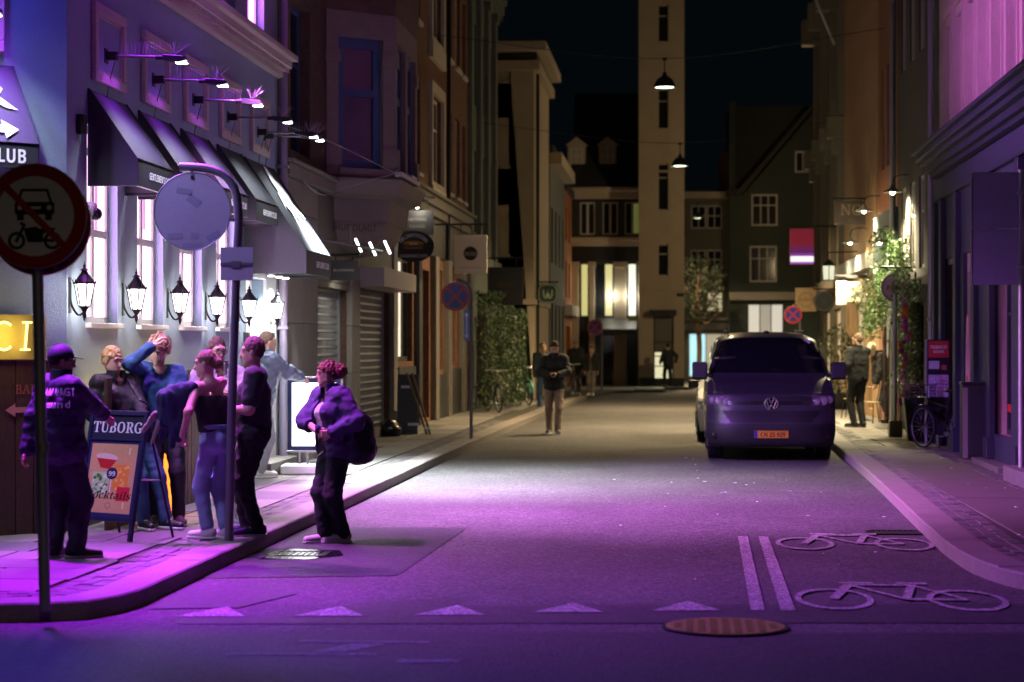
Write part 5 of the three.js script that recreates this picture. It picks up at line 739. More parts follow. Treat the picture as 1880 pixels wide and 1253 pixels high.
// ---------------------------------------------------------------- right pavement furniture
{ const s = thing('utility_cabinet', 'dark street utility cabinet with a pale side strip before the blue shopfront', 'cabinet', [4.18, .12, -29.2], 0); obj('body', box(-.19, .19, .04, 1.1, -.16, .16, .01), mat(.02, .022, .035, .5), s); obj('lid', box(-.205, .205, 1.1, 1.14, -.175, .175, .01), mat(.015, .015, .025, .4), s); obj('base', box(-.2, .2, 0, .04, -.17, .17), M.graniteD, s); obj('door', box(-.1, .175, .1, 1.06, .16, .167, .004), mat(.02, .022, .035, .45), s); obj('pale_edge', box(-.19, -.12, .06, 1.06, .158, .164), mat(.3, .28, .3, .5, { map: T.granite }), s); obj('graffiti', sheet(.1, .5, .12, .8, .17), print(64, 320, (x, w, h) => { x.strokeStyle = '#2c3050'; x.lineWidth = 6; x.beginPath(); for (let k = 0; k < 9; k++) { x.moveTo(14, 20 + k * 32); x.bezierCurveTo(60, 8 + k * 32, 10, 40 + k * 32, 50, 34 + k * 32); } x.stroke(); }, { cut: true }), s, true); }  // paler strip down one side of the cabinet front
{ const s = thing('notice_board', 'narrow notice board topped with a red sign and posters', 'notice board', [4.17, .12, -33.2], 0); obj('backing', box(-.18, .18, .2, 1.75, -.02, .02), M.black, s); obj('post', box(-.21, -.18, 0, 1.76, -.03, .03), M.galv, s); obj('red_sign', box(-.16, .17, 1.46, 1.73, .02, .05, .006), mat(.5, .03, .04, .4), s); obj('red_lettering', sheet(.3, .2, 0, 1.6, .054), print(256, 170, (x, w, h) => { text('TABACO', 'bold 60px sans-serif', '#e8d8dc', .35)(x, w, h); text('KIOSK', 'bold 50px sans-serif', '#e8d8dc', .72)(x, w, h); }, { cut: true }), s, true);
  const paper = mat(.5, .46, .55, .7); obj('notice', sheet(.17, .13, -.07, 1.34, .024), paper, s); obj('notice', sheet(.08, .08, .09, 1.3, .024), mat(.5, .05, .08, .7), s); obj('poster', sheet(.32, .36, 0, 1.0, .024), print(256, 288, (x, w, h) => { x.fillStyle = '#b9aac4'; x.fillRect(0, 0, w, h); const r = rng(9); for (let k = 0; k < 60; k++) { x.strokeStyle = ['#b8404c', '#e8e0ea', '#7a4a70'][k % 3]; x.lineWidth = 6; x.beginPath(); x.arc(40 + r() * 180, 40 + r() * 200, 10 + r() * 40, r() * 6, r() * 6); x.stroke(); } }), s, true); }
{ const s = thing('timber_planter', 'tapered dark planter box holding dried plants by the notice board', 'planter', [4.1, .12, -35.4], 0); obj('box', new THREE.CylinderGeometry(.36, .24, .75, 4).rotateY(PI / 4).translate(0, .38, 0), M.black, s); obj('dried_plants', leafGeo(400, .09, r => [(r() - .5) * .44, .74 + r() * .28 * (1 - Math.abs(r() - .5)), (r() - .5) * .44], 61), leafMat(.3, .22, .16), s).userData.kind = 'stuff'; }
function cafeChair(p, turn, label) { const s = thing('cafe_chair', label, 'chair', p, turn, 'cafe chairs by the wall'); obj('seat', box(-.2, .2, .43, .45, -.2, .2, .008), M.woodLight, s); for (const [x, z] of [[-.18, .18], [.18, .18]]) obj('leg', bar([x, 0, z], [x, .43, z * .95], .011), M.iron, s); for (const x of [-.18, .18]) obj('leg', bar([x, 0, -.24], [x, .43, -.18], .011), M.iron, s); obj('back_frame', [bar([-.18, .45, -.18], [-.18, .85, -.26], .011), bar([.18, .45, -.18], [.18, .85, -.26], .011)], M.iron, s); for (const y of [.6, .7, .8]) obj('slat', box(-.19, .19, y, y + .06, -.235, -.215).translate(0, 0, -(y - .6) * .2), M.woodLight, s); }
cafeChair([4.12, .12, -43.4], R(-60), 'folding cafe chair beside the bending man'); cafeChair([3.92, .12, -46.3], R(70), 'folding cafe chair beyond the bending man'); 
{ const s = thing('cafe_table', 'small round cafe table between the folding chairs', 'table', [4.02, .12, -45.0], 0); obj('top', mv(new THREE.CylinderGeometry(.3, .3, .03, 28), 0, .72, 0), M.woodLight, s); obj('stem', bar([0, .02, 0], [0, .7, 0], .025), M.iron, s); obj('foot', mv(new THREE.CylinderGeometry(.05, .22, .04, 20), 0, .02, 0), M.iron, s); }
{ // backs of two large sign plates on a post
  const s = thing('large_sign_post', 'post by the shop step carrying two large blank sign plates', 'traffic sign', [4.12, .12, -24.9], 0); obj('post', bar([0, -.02, 0], [0, 3.8, 0], .036, .036, 16), M.galv, s);
  for (const [y0, y1] of [[2.4, 3.07], [3.085, 3.76]]) { const q = obj('sign_plate', box(-.6, -.03, y0, y1, .04, .05, .004), mat(.16, .17, .26, .55, { metal: .1, map: T.stucco }), s); obj('plate_edge', [box(-.604, -.596, y0, y1, .036, .056), box(-.6, -.03, y1 - .006, y1 + .004, .036, .056)], M.steel, q); } obj('clamp', [box(-.06, .05, 2.6, 2.63, -.045, .055)], M.steel, s); obj('clamp', [box(-.06, .05, 3.5, 3.53, -.045, .055)], M.steel, s);
}
// ---------------------------------------------------------------- bicycles
function bicycle(p, turn, label, col, o = {}) { // along local x, front to +x
  const s = thing('bicycle', label, 'bicycle', p, turn), rw = .34, wb = .53, fm = mat(...col, .35, { metal: .3 }), dark = M.iron;
  const hubF = [wb, rw, 0], hubR = [-wb, rw, 0], bb = [-.06, .3, 0], st = [-.2, .78, 0], hd = [.36, .82, 0], hb = [.4, .66, 0];
  obj('frame', [bar(bb, st, .017), bar(bb, hb, .018), bar(st.map((v, i) => i === 1 ? v - .12 : v), hd.map((v, i) => i === 1 ? v - .06 : v), .015), bar(hb, hd, .019), bar(bb, [-wb, rw, .05], .01), bar(bb, [-wb, rw, -.05], .01), bar([st[0], st[1] - .1, 0], [-wb, rw, .05], .009), bar([st[0], st[1] - .1, 0], [-wb, rw, -.05], .009)], fm, s);
  obj('fork', [bar([hb[0] + .01, hb[1] - .02, .045], [wb, rw, .05], .014), bar([hb[0] + .01, hb[1] - .02, -.045], [wb, rw, -.05], .014)], o.fork ? mat(...o.fork, .4) : fm, s);
  for (const h of [hubF, hubR]) { const t = obj('tyre', mv(new THREE.TorusGeometry(rw - .018, .019, 10, 44), ...h), M.black, s); obj('rim', mv(new THREE.TorusGeometry(rw - .04, .009, 6, 44), ...h), M.steel, t); const sp = []; for (let k = 0; k < 18; k++) { const a = k * PI / 9; sp.push(bar([h[0], h[1], (k % 2 - .5) * .05], [h[0] + Math.cos(a) * (rw - .04), h[1] + Math.sin(a) * (rw - .04), 0], .0018, .0018, 4)); } obj('spokes', sp, M.steel, t); obj('mudguard', new THREE.TorusGeometry(rw + .015, .016, 5, 24, 2.4).scale(1, 1, 1.6).translate(...h).translate(0, 0, 0), fm, t); }
  obj('handlebar', [bar(hd, [.38, 1.0, 0], .013), tube([[.28, 1.03, .29], [.36, 1.04, .16], [.42, 1.02, 0], [.36, 1.04, -.16], [.28, 1.03, -.29]], .012, 20, 6)], M.steel, s);
  obj('saddle', [ball(.12, -.22, .94, 0, 1.15, .28, .75), bar(st, [-.22, .92, 0], .013)], M.black, s); obj('crank', [mv(disc(.09, .008, 24), -.06, .3, .05), bar([-.06, .3, .06], [.08, .2, .07], .009), box(.05, .15, .19, .21, .06, .14)], M.steel, s);
  if (o.basket) { const b = []; for (let k = 0; k < 5; k++) b.push(box(.42, .74, .82 + k * .05, .826 + k * .05, -.18, -.172), box(.42, .74, .82 + k * .05, .826 + k * .05, .172, .18), box(.734, .74, .82 + k * .05, .826 + k * .05, -.18, .18)); for (let k = 0; k < 9; k++) b.push(box(.736, .742, .82, 1.03, -.18 + k * .045, -.174 + k * .045), box(.42 + k * .04, .426 + k * .04, .82, 1.03, .172, .178)); b.push(box(.42, .74, .815, .822, -.18, .18)); obj('basket', b, dark, s); }
  obj('front_lamp', [ball(.03, .48, .86, 0)], M.blackGloss, s); return s;
}
bicycle([-4.62, .12, -49.6], R(-70), 'black bicycle leaning before the ivy with its handlebar turned out', [.02, .02, .022]); bicycle([-4.35, .12, -55.6], R(-68), 'bicycle with mint green fork and frame parked by the ivy', [.12, .5, .4], { fork: [.2, .62, .52] }); bicycle([-4.5, .12, -58.4], R(-80), 'dark bicycle with wire basket parked against the cream house', [.03, .03, .035], { basket: 1 }); bicycle([-3.6, .12, -64.5], R(-60), 'dark bicycle standing behind the walking men', [.03, .03, .035]);
bicycle([4.15, .12, -32.55], R(118), 'black bicycle parked at the notice board beside the utility cabinet', [.015, .015, .02], { basket: 1 });
// ---------------------------------------------------------------- vehicles
function smooth(pts, n) { return new THREE.CatmullRomCurve3(pts.map(p => V(p[0], p[1], p[2] ?? 0)), false, 'centripetal').getPoints(n); }
function bodyOf(prof, widths, bulge, back) { // prof: (z, y) from under the bumper over the roof to the tail; widths: (y, half width)
  const P = smooth(prof, 90), W = y => { let k = 0; while (k < widths.length - 2 && widths[k + 1][0] < y) k++; const [a, wa] = widths[k], [b, wb] = widths[k + 1]; let t = clamp((y - a) / (b - a), 0, 1); t = t * t * (3 - 2 * t); return lerp(wa, wb, t); };
  const at = (s, u) => { const f = clamp(s, 0, 1) * (P.length - 1), i = Math.min(Math.floor(f), P.length - 2), p = P[i].clone().lerp(P[i + 1], f - i), w = W(p.y), e = Math.pow(Math.abs(u), 4.5), b = p.x > -1.9 ? bulge : bulge * Math.max(0, 1 - (-1.9 - p.x)); return V(u * w, p.y - (p.y > 1.6 ? .09 * e : .0), p.x - b * e); };
  const grid = (s0, s1, u0, u1, n, m, off = 0) => { // patch of the skin, raised by off
    const g = new THREE.PlaneGeometry(1, 1, m, n), p = g.attributes.position; for (let j = 0; j <= n; j++) for (let i = 0; i <= m; i++) { const v = typeof s0 === 'function' ? s0(i / m, j / n) : [lerp(s0, s1, j / n), lerp(u0, u1, i / m)], q = at(v[0], v[1]); p.setXYZ(j * (m + 1) + i, q.x, q.y, q.z); }
    const ix = g.index.array; for (let k = 0; k < ix.length; k += 3) { const t = ix[k]; ix[k] = ix[k + 1]; ix[k + 1] = t; } g.computeVertexNormals();
    if (off) { const N = g.attributes.normal; for (let k = 0; k < p.count; k++) p.setXYZ(k, p.getX(k) + N.getX(k) * off, p.getY(k) + N.getY(k) * off, p.getZ(k) + N.getZ(k) * off); } return g; };
  const sAtY = y => { for (let k = 0; k < P.length - 1; k++) if (P[k + 1].y >= y) return (k + (y - P[k].y) / Math.max(1e-6, P[k + 1].y - P[k].y)) / (P.length - 1); return 1; };
  const side = sg => { const n = 30, m = 24, g = new THREE.PlaneGeometry(1, 1, m, n), p = g.attributes.position, y0 = P[0].y, y1 = Math.max(...P.map(q => q.y)) - .015; for (let j = 0; j <= n; j++) { const y = lerp(y0, y1, j / n), e = at(sAtY(Math.min(y + (y > 1.6 ? .09 : 0), y1 + .01)), sg); for (let i = 0; i <= m; i++) p.setXYZ(j * (m + 1) + i, e.x, lerp(e.y, Math.min(y, e.y), i > 0 ? 1 : 0), lerp(e.z, back + .05, Math.pow(i / m, 1.3))); } const ix = g.index.array; if (sg < 0) { } else for (let k = 0; k < ix.length; k += 3) { const t = ix[k]; ix[k] = ix[k + 1]; ix[k + 1] = t; } g.computeVertexNormals(); return g; };
  return { at, grid, side, sAtY, W };
}
function wheel(par, x, z, r, w, rimM) { const t = obj('tyre', lathe([[r - .13, -w / 2], [r - .02, -w / 2], [r, -w / 2 + .03], [r, w / 2 - .03], [r - .02, w / 2], [r - .13, w / 2]], 36).rotateZ(PI / 2).translate(x, r, z), M.black, par); const sp = [mv(new THREE.CylinderGeometry(r - .13, r - .13, w * .5, 28).rotateZ(PI / 2), x, r, z)]; for (let k = 0; k < 5; k++) { const a = k * 1.2566; sp.push(bar([x + Math.sign(x) * w * .45, r, z], [x + Math.sign(x) * w * .45, r + Math.cos(a) * (r - .14), z + Math.sin(a) * (r - .14)], .03)); } obj('rim', sp, rimM || M.steel, t); }
{
  const v = thing('parked_van', 'dark grey delivery van parked facing the crossing with a yellow number plate', 'van', [1.38, 0, -31.0], 0);
  const paint = new THREE.MeshPhysicalMaterial({ color: C(.05, .05, .058), roughness: .4, metalness: .3, clearcoat: .7, clearcoatRoughness: .12, side: THREE.DoubleSide }), black = mat(.015, .015, .017, .5, { side: THREE.DoubleSide }), chrome = mat(.6, .6, .62, .16, { metal: 1 }), glass = mat(.008, .009, .011, .06, { side: THREE.DoubleSide });
  const B = bodyOf([[-.12, .22], [-.02, .26], [.02, .36], [.03, .52], [.0, .68], [-.02, .86], [-.06, 1.02], [-.16, 1.07], [-.45, 1.2], [-.78, 1.32], [-1.05, 1.55], [-1.38, 1.84], [-1.56, 1.93], [-1.9, 1.98], [-3.2, 2.0], [-4.7, 1.96], [-4.88, 1.85], [-4.9, 1.4], [-4.9, .8], [-4.88, .3]], [[.2, .95], [.45, .985], [.9, .985], [1.15, .965], [1.32, .94], [1.65, .87], [1.9, .8], [2.05, .72]], .24, -4.9);
  obj('body', [B.grid(0, 1, -1, 1, 120, 30), B.side(1), B.side(-1)], paint, v); obj('floor', box(-.9, .9, .22, .3, -4.8, -.25), black, v);
  const S = y => B.sAtY(y), patch = (y0, y1, u0, u1, off = .004, n = 8, m = 12) => B.grid(S(y0), S(y1), u0, u1, n, m, off);
  const ws = obj('windscreen', patch(1.345, 1.9, -.93, .93, .005, 14, 20), glass, v); obj('wiper', [bar([-.1, 1.36, -.86], [-.72, 1.4, -1.0], .008), bar([.62, 1.36, -.9], [.05, 1.4, -.88], .008)], M.black, ws);
  obj('grille', patch(.87, 1.0, -.66, .66, .004), M.black, v); for (const y of [.875, .905, .955, .985]) obj('grille_bar', patch(y, y + (y < .91 ? .014 : .007), -.66, .66, .012, 2, 24), y < .91 ? chrome : black, v);
  obj('lower_intake', B.grid((a, b) => [lerp(S(.6), S(.78), b), lerp(-1, 1, a) * lerp(.62, .76, b)], 0, 0, 0, 6, 14, .004), M.black, v); for (const y of [.63, .67, .71, .75]) obj('intake_bar', patch(y, y + .012, -.64, .64, .012, 2, 18), black, v);
  obj('bumper', patch(.24, .58, -.985, .985, .012, 8, 24), black, v); obj('bumper_crease', [patch(.5, .515, -.9, .9, .02, 2, 20), patch(.44, .45, -.9, .9, .02, 2, 20)], black, v);
  for (const sg of [-1, 1]) { const lens = mat(.55, .5, .55, .12, { metal: .6, side: THREE.DoubleSide }), h = obj('headlight', B.grid((a, b) => [lerp(S(.85 + .02 * (sg > 0 ? a : 1 - a)), S(1.015), b), sg * lerp(.62, .985, sg > 0 ? a : 1 - a)], 0, 0, 0, 8, 12, .007), mat(.12, .12, .13, .08, { metal: .2, side: THREE.DoubleSide }), v); for (const [u, y, r] of [[.8, .93, .06], [.9, .945, .05], [.7, .92, .045]]) { const q = B.at(S(y), sg * u); obj('reflector', [ball(r, q.x, q.y, q.z - .0, 1, 1, .4), new THREE.TorusGeometry(r * 1.05, .006, 6, 20).translate(q.x, q.y, q.z + .02)], lens, h); } const f = B.at(S(.4), sg * .86); obj('fog_lamp', ball(.06, f.x, f.y, f.z, 1, 1, .4), M.blackGloss, v); }
  { const q = B.at(S(.89), 0), z = q.z + .03, e = obj('emblem', [new THREE.TorusGeometry(.098, .011, 8, 40).translate(0, .89, z), bar([-.04, .975, z], [-.006, .895, z], .01), bar([.04, .975, z], [.006, .895, z], .01), bar([-.076, .945, z], [-.034, .81, z], .01), bar([-.034, .81, z], [0, .875, z], .01), bar([.034, .81, z], [0, .875, z], .01), bar([.076, .945, z], [.034, .81, z], .01)], chrome, v); obj('emblem_disc', mv(disc(.096, .01, 36), 0, .89, z - .012), M.blackGloss, e); }
  { const z = B.at(S(.42), 0).z + .022, p = obj('number_plate', box(-.26, .26, .36, .48, z - .006, z, .003), mat(.5, .3, .03, .5), v); obj('plate_print', sheet(.515, .114, 0, .42, z + .003), print(512, 113, (x, w, h) => { x.fillStyle = '#c98a1c'; x.fillRect(0, 0, w, h); x.fillStyle = '#1c34a0'; x.fillRect(0, 0, 46, h); x.strokeStyle = '#3a2a08'; x.lineWidth = 4; x.strokeRect(2, 2, w - 4, h - 4); x.fillStyle = '#141008'; x.font = 'bold 88px sans-serif'; x.textAlign = 'center'; x.save(); x.translate(276, 90); x.scale(.92, 1); x.fillText('CN 25 929', 0, 0); x.restore(); }), p, true); }
  for (const sg of [-1, 1]) { const m = obj('wing_mirror', [box(-.12, .12, 1.24, 1.52, -.11, .0, .03).translate(sg * 1.08, 0, -.82), bar([sg * .9, 1.3, -.85], [sg * 1.0, 1.32, -.85], .03)], M.black, v); obj('mirror_cap', box(-.11, .11, 1.27, 1.5, 0.0, .03, .02).translate(sg * 1.08, 0, -.82), paint, m); for (const z of [-.98, -3.95]) wheel(v, sg * .84, z, .35, .23, mat(.2, .2, .22, .4, { metal: .7 })); obj('side_window', (() => { const g = new THREE.PlaneGeometry(.9, .42, 1, 1); g.rotateY(sg * PI / 2); g.rotateZ(-sg * -.18); return mv(g, sg * .915, 1.57, -1.75); })(), glass, v); obj('wheel_arch', new THREE.TorusGeometry(.4, .03, 6, 20, PI).rotateY(PI / 2).translate(sg * .965, .34, -.98), black, v); }
  obj('roof_aerial', [ball(.05, 0, 1.99, -1.85, 1, .6, 1.6)], M.black, v); obj('roof_rail', [bar([-.62, 2.0, -1.9], [-.62, 2.02, -4.6], .02)], M.black, v); obj('roof_rail', [bar([.62, 2.0, -1.9], [.62, 2.02, -4.6], .02)], M.black, v);
  obj('sun_visor', box(.1, .68, 1.74, 1.87, -1.5, -1.49), mat(.4, .4, .42, .7), v);
}
{
  const v = thing('parked_car', 'white hatchback car parked close behind the van', 'car', [1.2, 0, -36.8], 0), paint = new THREE.MeshPhysicalMaterial({ color: C(.7, .7, .7), roughness: .4, clearcoat: .8, clearcoatRoughness: .1, side: THREE.DoubleSide });
  const B = bodyOf([[-.1, .2], [0, .26], [.03, .45], [0, .62], [-.1, .76], [-.6, .88], [-1.05, .97], [-1.5, 1.22], [-1.85, 1.4], [-2.3, 1.46], [-3.2, 1.42], [-3.7, 1.2], [-3.95, .95], [-4.0, .6], [-3.95, .3]], [[.2, .85], [.5, .89], [.9, .88], [1.2, .76], [1.45, .62]], .3, -4.0);
  obj('body', [B.grid(0, 1, -1, 1, 100, 24), B.side(1), B.side(-1)], paint, v); const glass = mat(.008, .009, .011, .06, { side: THREE.DoubleSide }); obj('windscreen', B.grid(B.sAtY(1.0), B.sAtY(1.38), -.9, .9, 10, 14, .005), glass, v); obj('grille', B.grid(B.sAtY(.38), B.sAtY(.56), -.6, .6, 5, 10, .005), M.black, v);
  for (const sg of [-1, 1]) { obj('headlight', B.grid((a, b) => [lerp(B.sAtY(.62), B.sAtY(.74), b), sg * lerp(.55, .97, sg > 0 ? a : 1 - a)], 0, 0, 0, 5, 8, .006), mat(.5, .5, .52, .15, { metal: .6, side: THREE.DoubleSide }), v); for (const z of [-.8, -3.2]) wheel(v, sg * .8, z, .32, .2); obj('wing_mirror', box(-.1, .1, .98, 1.12, -.08, 0, .03).translate(sg * .96, 0, -1.35), M.black, v); }
}
// ---------------------------------------------------------------- people: distance fields meshed with surface nets
function nets(fn, lo, hi, cell) {
  const n = [0, 1, 2].map(k => Math.ceil((hi[k] - lo[k]) / cell) + 1), [nx, ny, nz] = n, F = new Float32Array(nx * ny * nz), B = 4, id = (i, j, k) => i + nx * (j + ny * k), far = cell * B * .9 + cell;
  for (let bk = 0; bk < nz; bk += B) for (let bj = 0; bj < ny; bj += B) for (let bi = 0; bi < nx; bi += B) {
    const c = fn(lo[0] + (bi + B / 2) * cell, lo[1] + (bj + B / 2) * cell, lo[2] + (bk + B / 2) * cell), skip = Math.abs(c) > far * 1.6;
    for (let k = bk; k < Math.min(bk + B, nz); k++) for (let j = bj; j < Math.min(bj + B, ny); j++) for (let i = bi; i < Math.min(bi + B, nx); i++) F[id(i, j, k)] = skip ? c : fn(lo[0] + i * cell, lo[1] + j * cell, lo[2] + k * cell);
  }
  const vi = new Int32Array(nx * ny * nz).fill(-1), pos = [], idx = [];
  for (let k = 0; k < nz - 1; k++) for (let j = 0; j < ny - 1; j++) for (let i = 0; i < nx - 1; i++) {
    let m = 0, x = 0, y = 0, z = 0, c = 0; const v = []; for (let q = 0; q < 8; q++) { v[q] = F[id(i + (q & 1), j + (q >> 1 & 1), k + (q >> 2))]; if (v[q] < 0) m |= 1 << q; } if (m === 0 || m === 255) continue;
    for (let a = 0; a < 8; a++) for (const b of [a | 1, a | 2, a | 4]) if (b !== a && (v[a] < 0) !== (v[b] < 0)) { const t = v[a] / (v[a] - v[b]); x += lerp(a & 1, b & 1, t); y += lerp(a >> 1 & 1, b >> 1 & 1, t); z += lerp(a >> 2, b >> 2, t); c++; }
    vi[id(i, j, k)] = pos.length / 3; pos.push(lo[0] + (i + x / c) * cell, lo[1] + (j + y / c) * cell, lo[2] + (k + z / c) * cell);
  }
  const quad = (a, b, c, d, f) => { if (a < 0 || b < 0 || c < 0 || d < 0) return; if (f) idx.push(a, b, c, a, c, d); else idx.push(a, c, b, a, d, c); };
  for (let k = 1; k < nz - 1; k++) for (let j = 1; j < ny - 1; j++) for (let i = 1; i < nx - 1; i++) {
    const s = F[id(i, j, k)] < 0;
    if (s !== F[id(i + 1, j, k)] < 0) quad(vi[id(i, j - 1, k - 1)], vi[id(i, j, k - 1)], vi[id(i, j, k)], vi[id(i, j - 1, k)], s);
    if (s !== F[id(i, j + 1, k)] < 0) quad(vi[id(i - 1, j, k - 1)], vi[id(i - 1, j, k)], vi[id(i, j, k)], vi[id(i, j, k - 1)], s);
    if (s !== F[id(i, j, k + 1)] < 0) quad(vi[id(i - 1, j - 1, k)], vi[id(i, j - 1, k)], vi[id(i, j, k)], vi[id(i - 1, j, k)], s);
  }
  const g = new THREE.BufferGeometry(), N = new Float32Array(pos.length), e = cell * .6; g.setAttribute('position', new THREE.Float32BufferAttribute(pos, 3)); g.setIndex(idx);
  for (let i = 0; i < pos.length; i += 3) { const x = pos[i], y = pos[i + 1], z = pos[i + 2]; let a = fn(x + e, y, z) - fn(x - e, y, z), b = fn(x, y + e, z) - fn(x, y - e, z), c = fn(x, y, z + e) - fn(x, y, z - e); const L = Math.hypot(a, b, c) || 1; N[i] = a / L; N[i + 1] = b / L; N[i + 2] = c / L; }
  g.setAttribute('normal', new THREE.BufferAttribute(N, 3)); const uv = new Float32Array(pos.length / 3 * 2); for (let i = 0; i < pos.length / 3; i++) { uv[i * 2] = pos[i * 3] + pos[i * 3 + 2]; uv[i * 2 + 1] = pos[i * 3 + 1]; } g.setAttribute('uv', new THREE.BufferAttribute(uv, 2)); return g;
}
const cap = (x, y, z, o) => { const px = x - o.ax, py = y - o.ay, pz = z - o.az, t = clamp((px * o.dx + py * o.dy + pz * o.dz) * o.inv, 0, 1); return Math.hypot(px - o.dx * t, py - o.dy * t, pz - o.dz * t) - (o.r0 + (o.r1 - o.r0) * t); };
const bone = (a, b, r0, r1 = r0) => { const dx = b.x - a.x, dy = b.y - a.y, dz = b.z - a.z; return { ax: a.x, ay: a.y, az: a.z, dx, dy, dz, inv: 1 / Math.max(1e-9, dx * dx + dy * dy + dz * dz), r0, r1 }; };
const smin = (a, b, k) => { const h = Math.max(k - Math.abs(a - b), 0) / k; return Math.min(a, b) - h * h * k * .25; };
const field = (bones, k = .03) => (x, y, z) => { let d = 9; for (const b of bones) { const c = cap(x, y, z, b); d = d > 8 ? c : smin(d, c, k); } return d; };
function bounds(bones, pad) { const lo = [9, 9, 9], hi = [-9, -9, -9]; for (const b of bones) for (const [x, y, z, r] of [[b.ax, b.ay, b.az, b.r0], [b.ax + b.dx, b.ay + b.dy, b.az + b.dz, b.r1]]) [x, y, z].forEach((v, i) => { lo[i] = Math.min(lo[i], v - r - pad); hi[i] = Math.max(hi[i], v + r + pad); }); return [lo, hi]; }
function bend(a, c, l0, l1, hint) { // two-bone joint
  const d = c.clone().sub(a), L = Math.min(d.length(), (l0 + l1) * .998); d.normalize(); const x = (l0 * l0 - l1 * l1 + L * L) / (2 * L), h = Math.sqrt(Math.max(0, l0 * l0 - x * x)), p = hint.clone().sub(d.clone().multiplyScalar(hint.dot(d))).normalize(); return [a.clone().addScaledVector(d, x).addScaledVector(p, h), a.clone().addScaledVector(d, L)];
}
const SKIN = mat(.56, .34, .25, .55), SKIN2 = mat(.5, .29, .2, .55), cloth = (r, g, b, ro = .85) => mat(r, g, b, ro, { map: T.fabric });
function person(label, s) {
  const h = s.h || 1.75, S = h / 1.75, fine = s.fine ?? .013, yaw = R(s.yaw || 0), P = thing('person', label, 'person', s.p, yaw, s.group), b = s.build || 1;
  const cy = Math.cos(yaw), sy = Math.sin(yaw), L = w => V(w[0] * cy - w[2] * sy, w[1], w[0] * sy + w[2] * cy), K = (x, y, z) => V(x * S, y * S, z * S); // L: offset from the feet in street axes -> own axes
  const pe = s.pelvis ? L([s.pelvis[0], 0, s.pelvis[1]]) : V(), ch = s.chest ? L([s.chest[0], s.chest[2] || 0, s.chest[1]]) : V();
  const pel = K(0, .93 - (s.drop || 0), 0).add(pe), che = K(0, 1.25 - (s.drop || 0), .0).add(pe).add(ch), nec = K(0, 1.46 - (s.drop || 0), -.015).add(pe).addScaledVector(ch, 1.45), hed = nec.clone().add(K(0, .155, .03)).addScaledVector(ch, .35).add(s.head ? L(s.head) : V());
  const tw = s.twist ? R(s.twist) : 0, sx = V(Math.cos(tw), 0, -Math.sin(tw)), fw = V(Math.sin(tw), 0, Math.cos(tw)), sw = s.shoulder || .185;
  const shL = nec.clone().addScaledVector(sx, sw * S).add(K(0, -.055, 0)), shR = nec.clone().addScaledVector(sx, -sw * S).add(K(0, -.055, 0)); if (s.liftR) shR.y += .04; if (s.liftL) shL.y += .04;
  const arm = (sh, wr, hint, sg) => { const w = wr ? L(wr) : sh.clone().add(K(sg * .05, -.55, .05)); return bend(sh, w, .29 * S, .265 * S, hint ? L(hint).normalize() : V(sg * .5, -.35, -1).normalize()); };
  const [elL, wrL] = arm(shL, s.wrL, s.hiL, 1), [elR, wrR] = arm(shR, s.wrR, s.hiR, -1);
  const hipL = pel.clone().add(K(.088, -.03, 0)), hipR = pel.clone().add(K(-.088, -.03, 0)), ft = (w, sg) => w ? L([w[0], 0, w[1]]).setY((w[2] || 0) + .075 * S) : K(sg * .1, .075, 0);
  const [knL, anL] = bend(hipL, ft(s.ftL, 1), .43 * S, .42 * S, V(.12, 0, 1)), [knR, anR] = bend(hipR, ft(s.ftR, -1), .43 * S, .42 * S, V(-.12, 0, 1));
  const toe = (a, sg, tur = 0) => a.clone().add(V(Math.sin(R(sg * 12 + tur)) * .155 * S, -.043 * S, Math.cos(R(sg * 12 + tur)) * .155 * S)), toL = toe(anL, 1, s.turnL), toR = toe(anR, -1, s.turnR);
  const off = (p, k) => p.clone().addScaledVector(sx, k * S), torso = (t, w = b) => [bone(off(pel, .06), off(che, .075), .112 * w * S + t, .108 * w * S + t), bone(off(pel, -.06), off(che, -.075), .112 * w * S + t, .108 * w * S + t), bone(off(che, .085), off(nec, .1).add(K(0, -.06, 0)), .1 * w * S + t, .06 * S + t), bone(off(che, -.085), off(nec, -.1).add(K(0, -.06, 0)), .1 * w * S + t, .06 * S + t), bone(off(shL, -.03), off(shR, .03), .058 * S + t, .058 * S + t), ...(s.bust ? [bone(off(che, .075).addScaledVector(fw, .075 * S), off(che, .07).addScaledVector(fw, .08 * S), .062 * S + t), bone(off(che, -.075).addScaledVector(fw, .075 * S), off(che, -.07).addScaledVector(fw, .08 * S), .062 * S + t)] : []), ...(s.belly ? [bone(pel.clone().add(K(0, .12, s.belly)), pel.clone().add(K(0, .2, s.belly)), .11 * S + t)] : [])];
  const hips = (t, w = b) => [bone(off(pel, .055).add(K(0, .06, 0)), off(hipL, 0), .105 * w * S + t, .1 * w * S + t), bone(off(pel, -.055).add(K(0, .06, 0)), off(hipR, 0), .105 * w * S + t, .1 * w * S + t), ...(s.seat ? [bone(off(pel, .06).add(K(0, -.02, -.07)), off(pel, .06).add(K(0, -.04, -.07)), .085 * S + t), bone(off(pel, -.06).add(K(0, -.02, -.07)), off(pel, -.06).add(K(0, -.04, -.07)), .085 * S + t)] : [])];
  const armB = (t, cut, lo = 1) => { const o = []; for (const [sh, el, wr] of [[shL, elL, wrL], [shR, elR, wrR]]) { const e = cut < 1 ? sh.clone().lerp(el, cut) : el; o.push(bone(sh, e, .052 * b * S + t, .043 * b * S + t)); if (cut >= 1) { const w = el.clone().lerp(wr, lo); o.push(bone(el, w, .041 * b * S + t, lerp(.041, .03, lo) * S + t)); } } return o; };
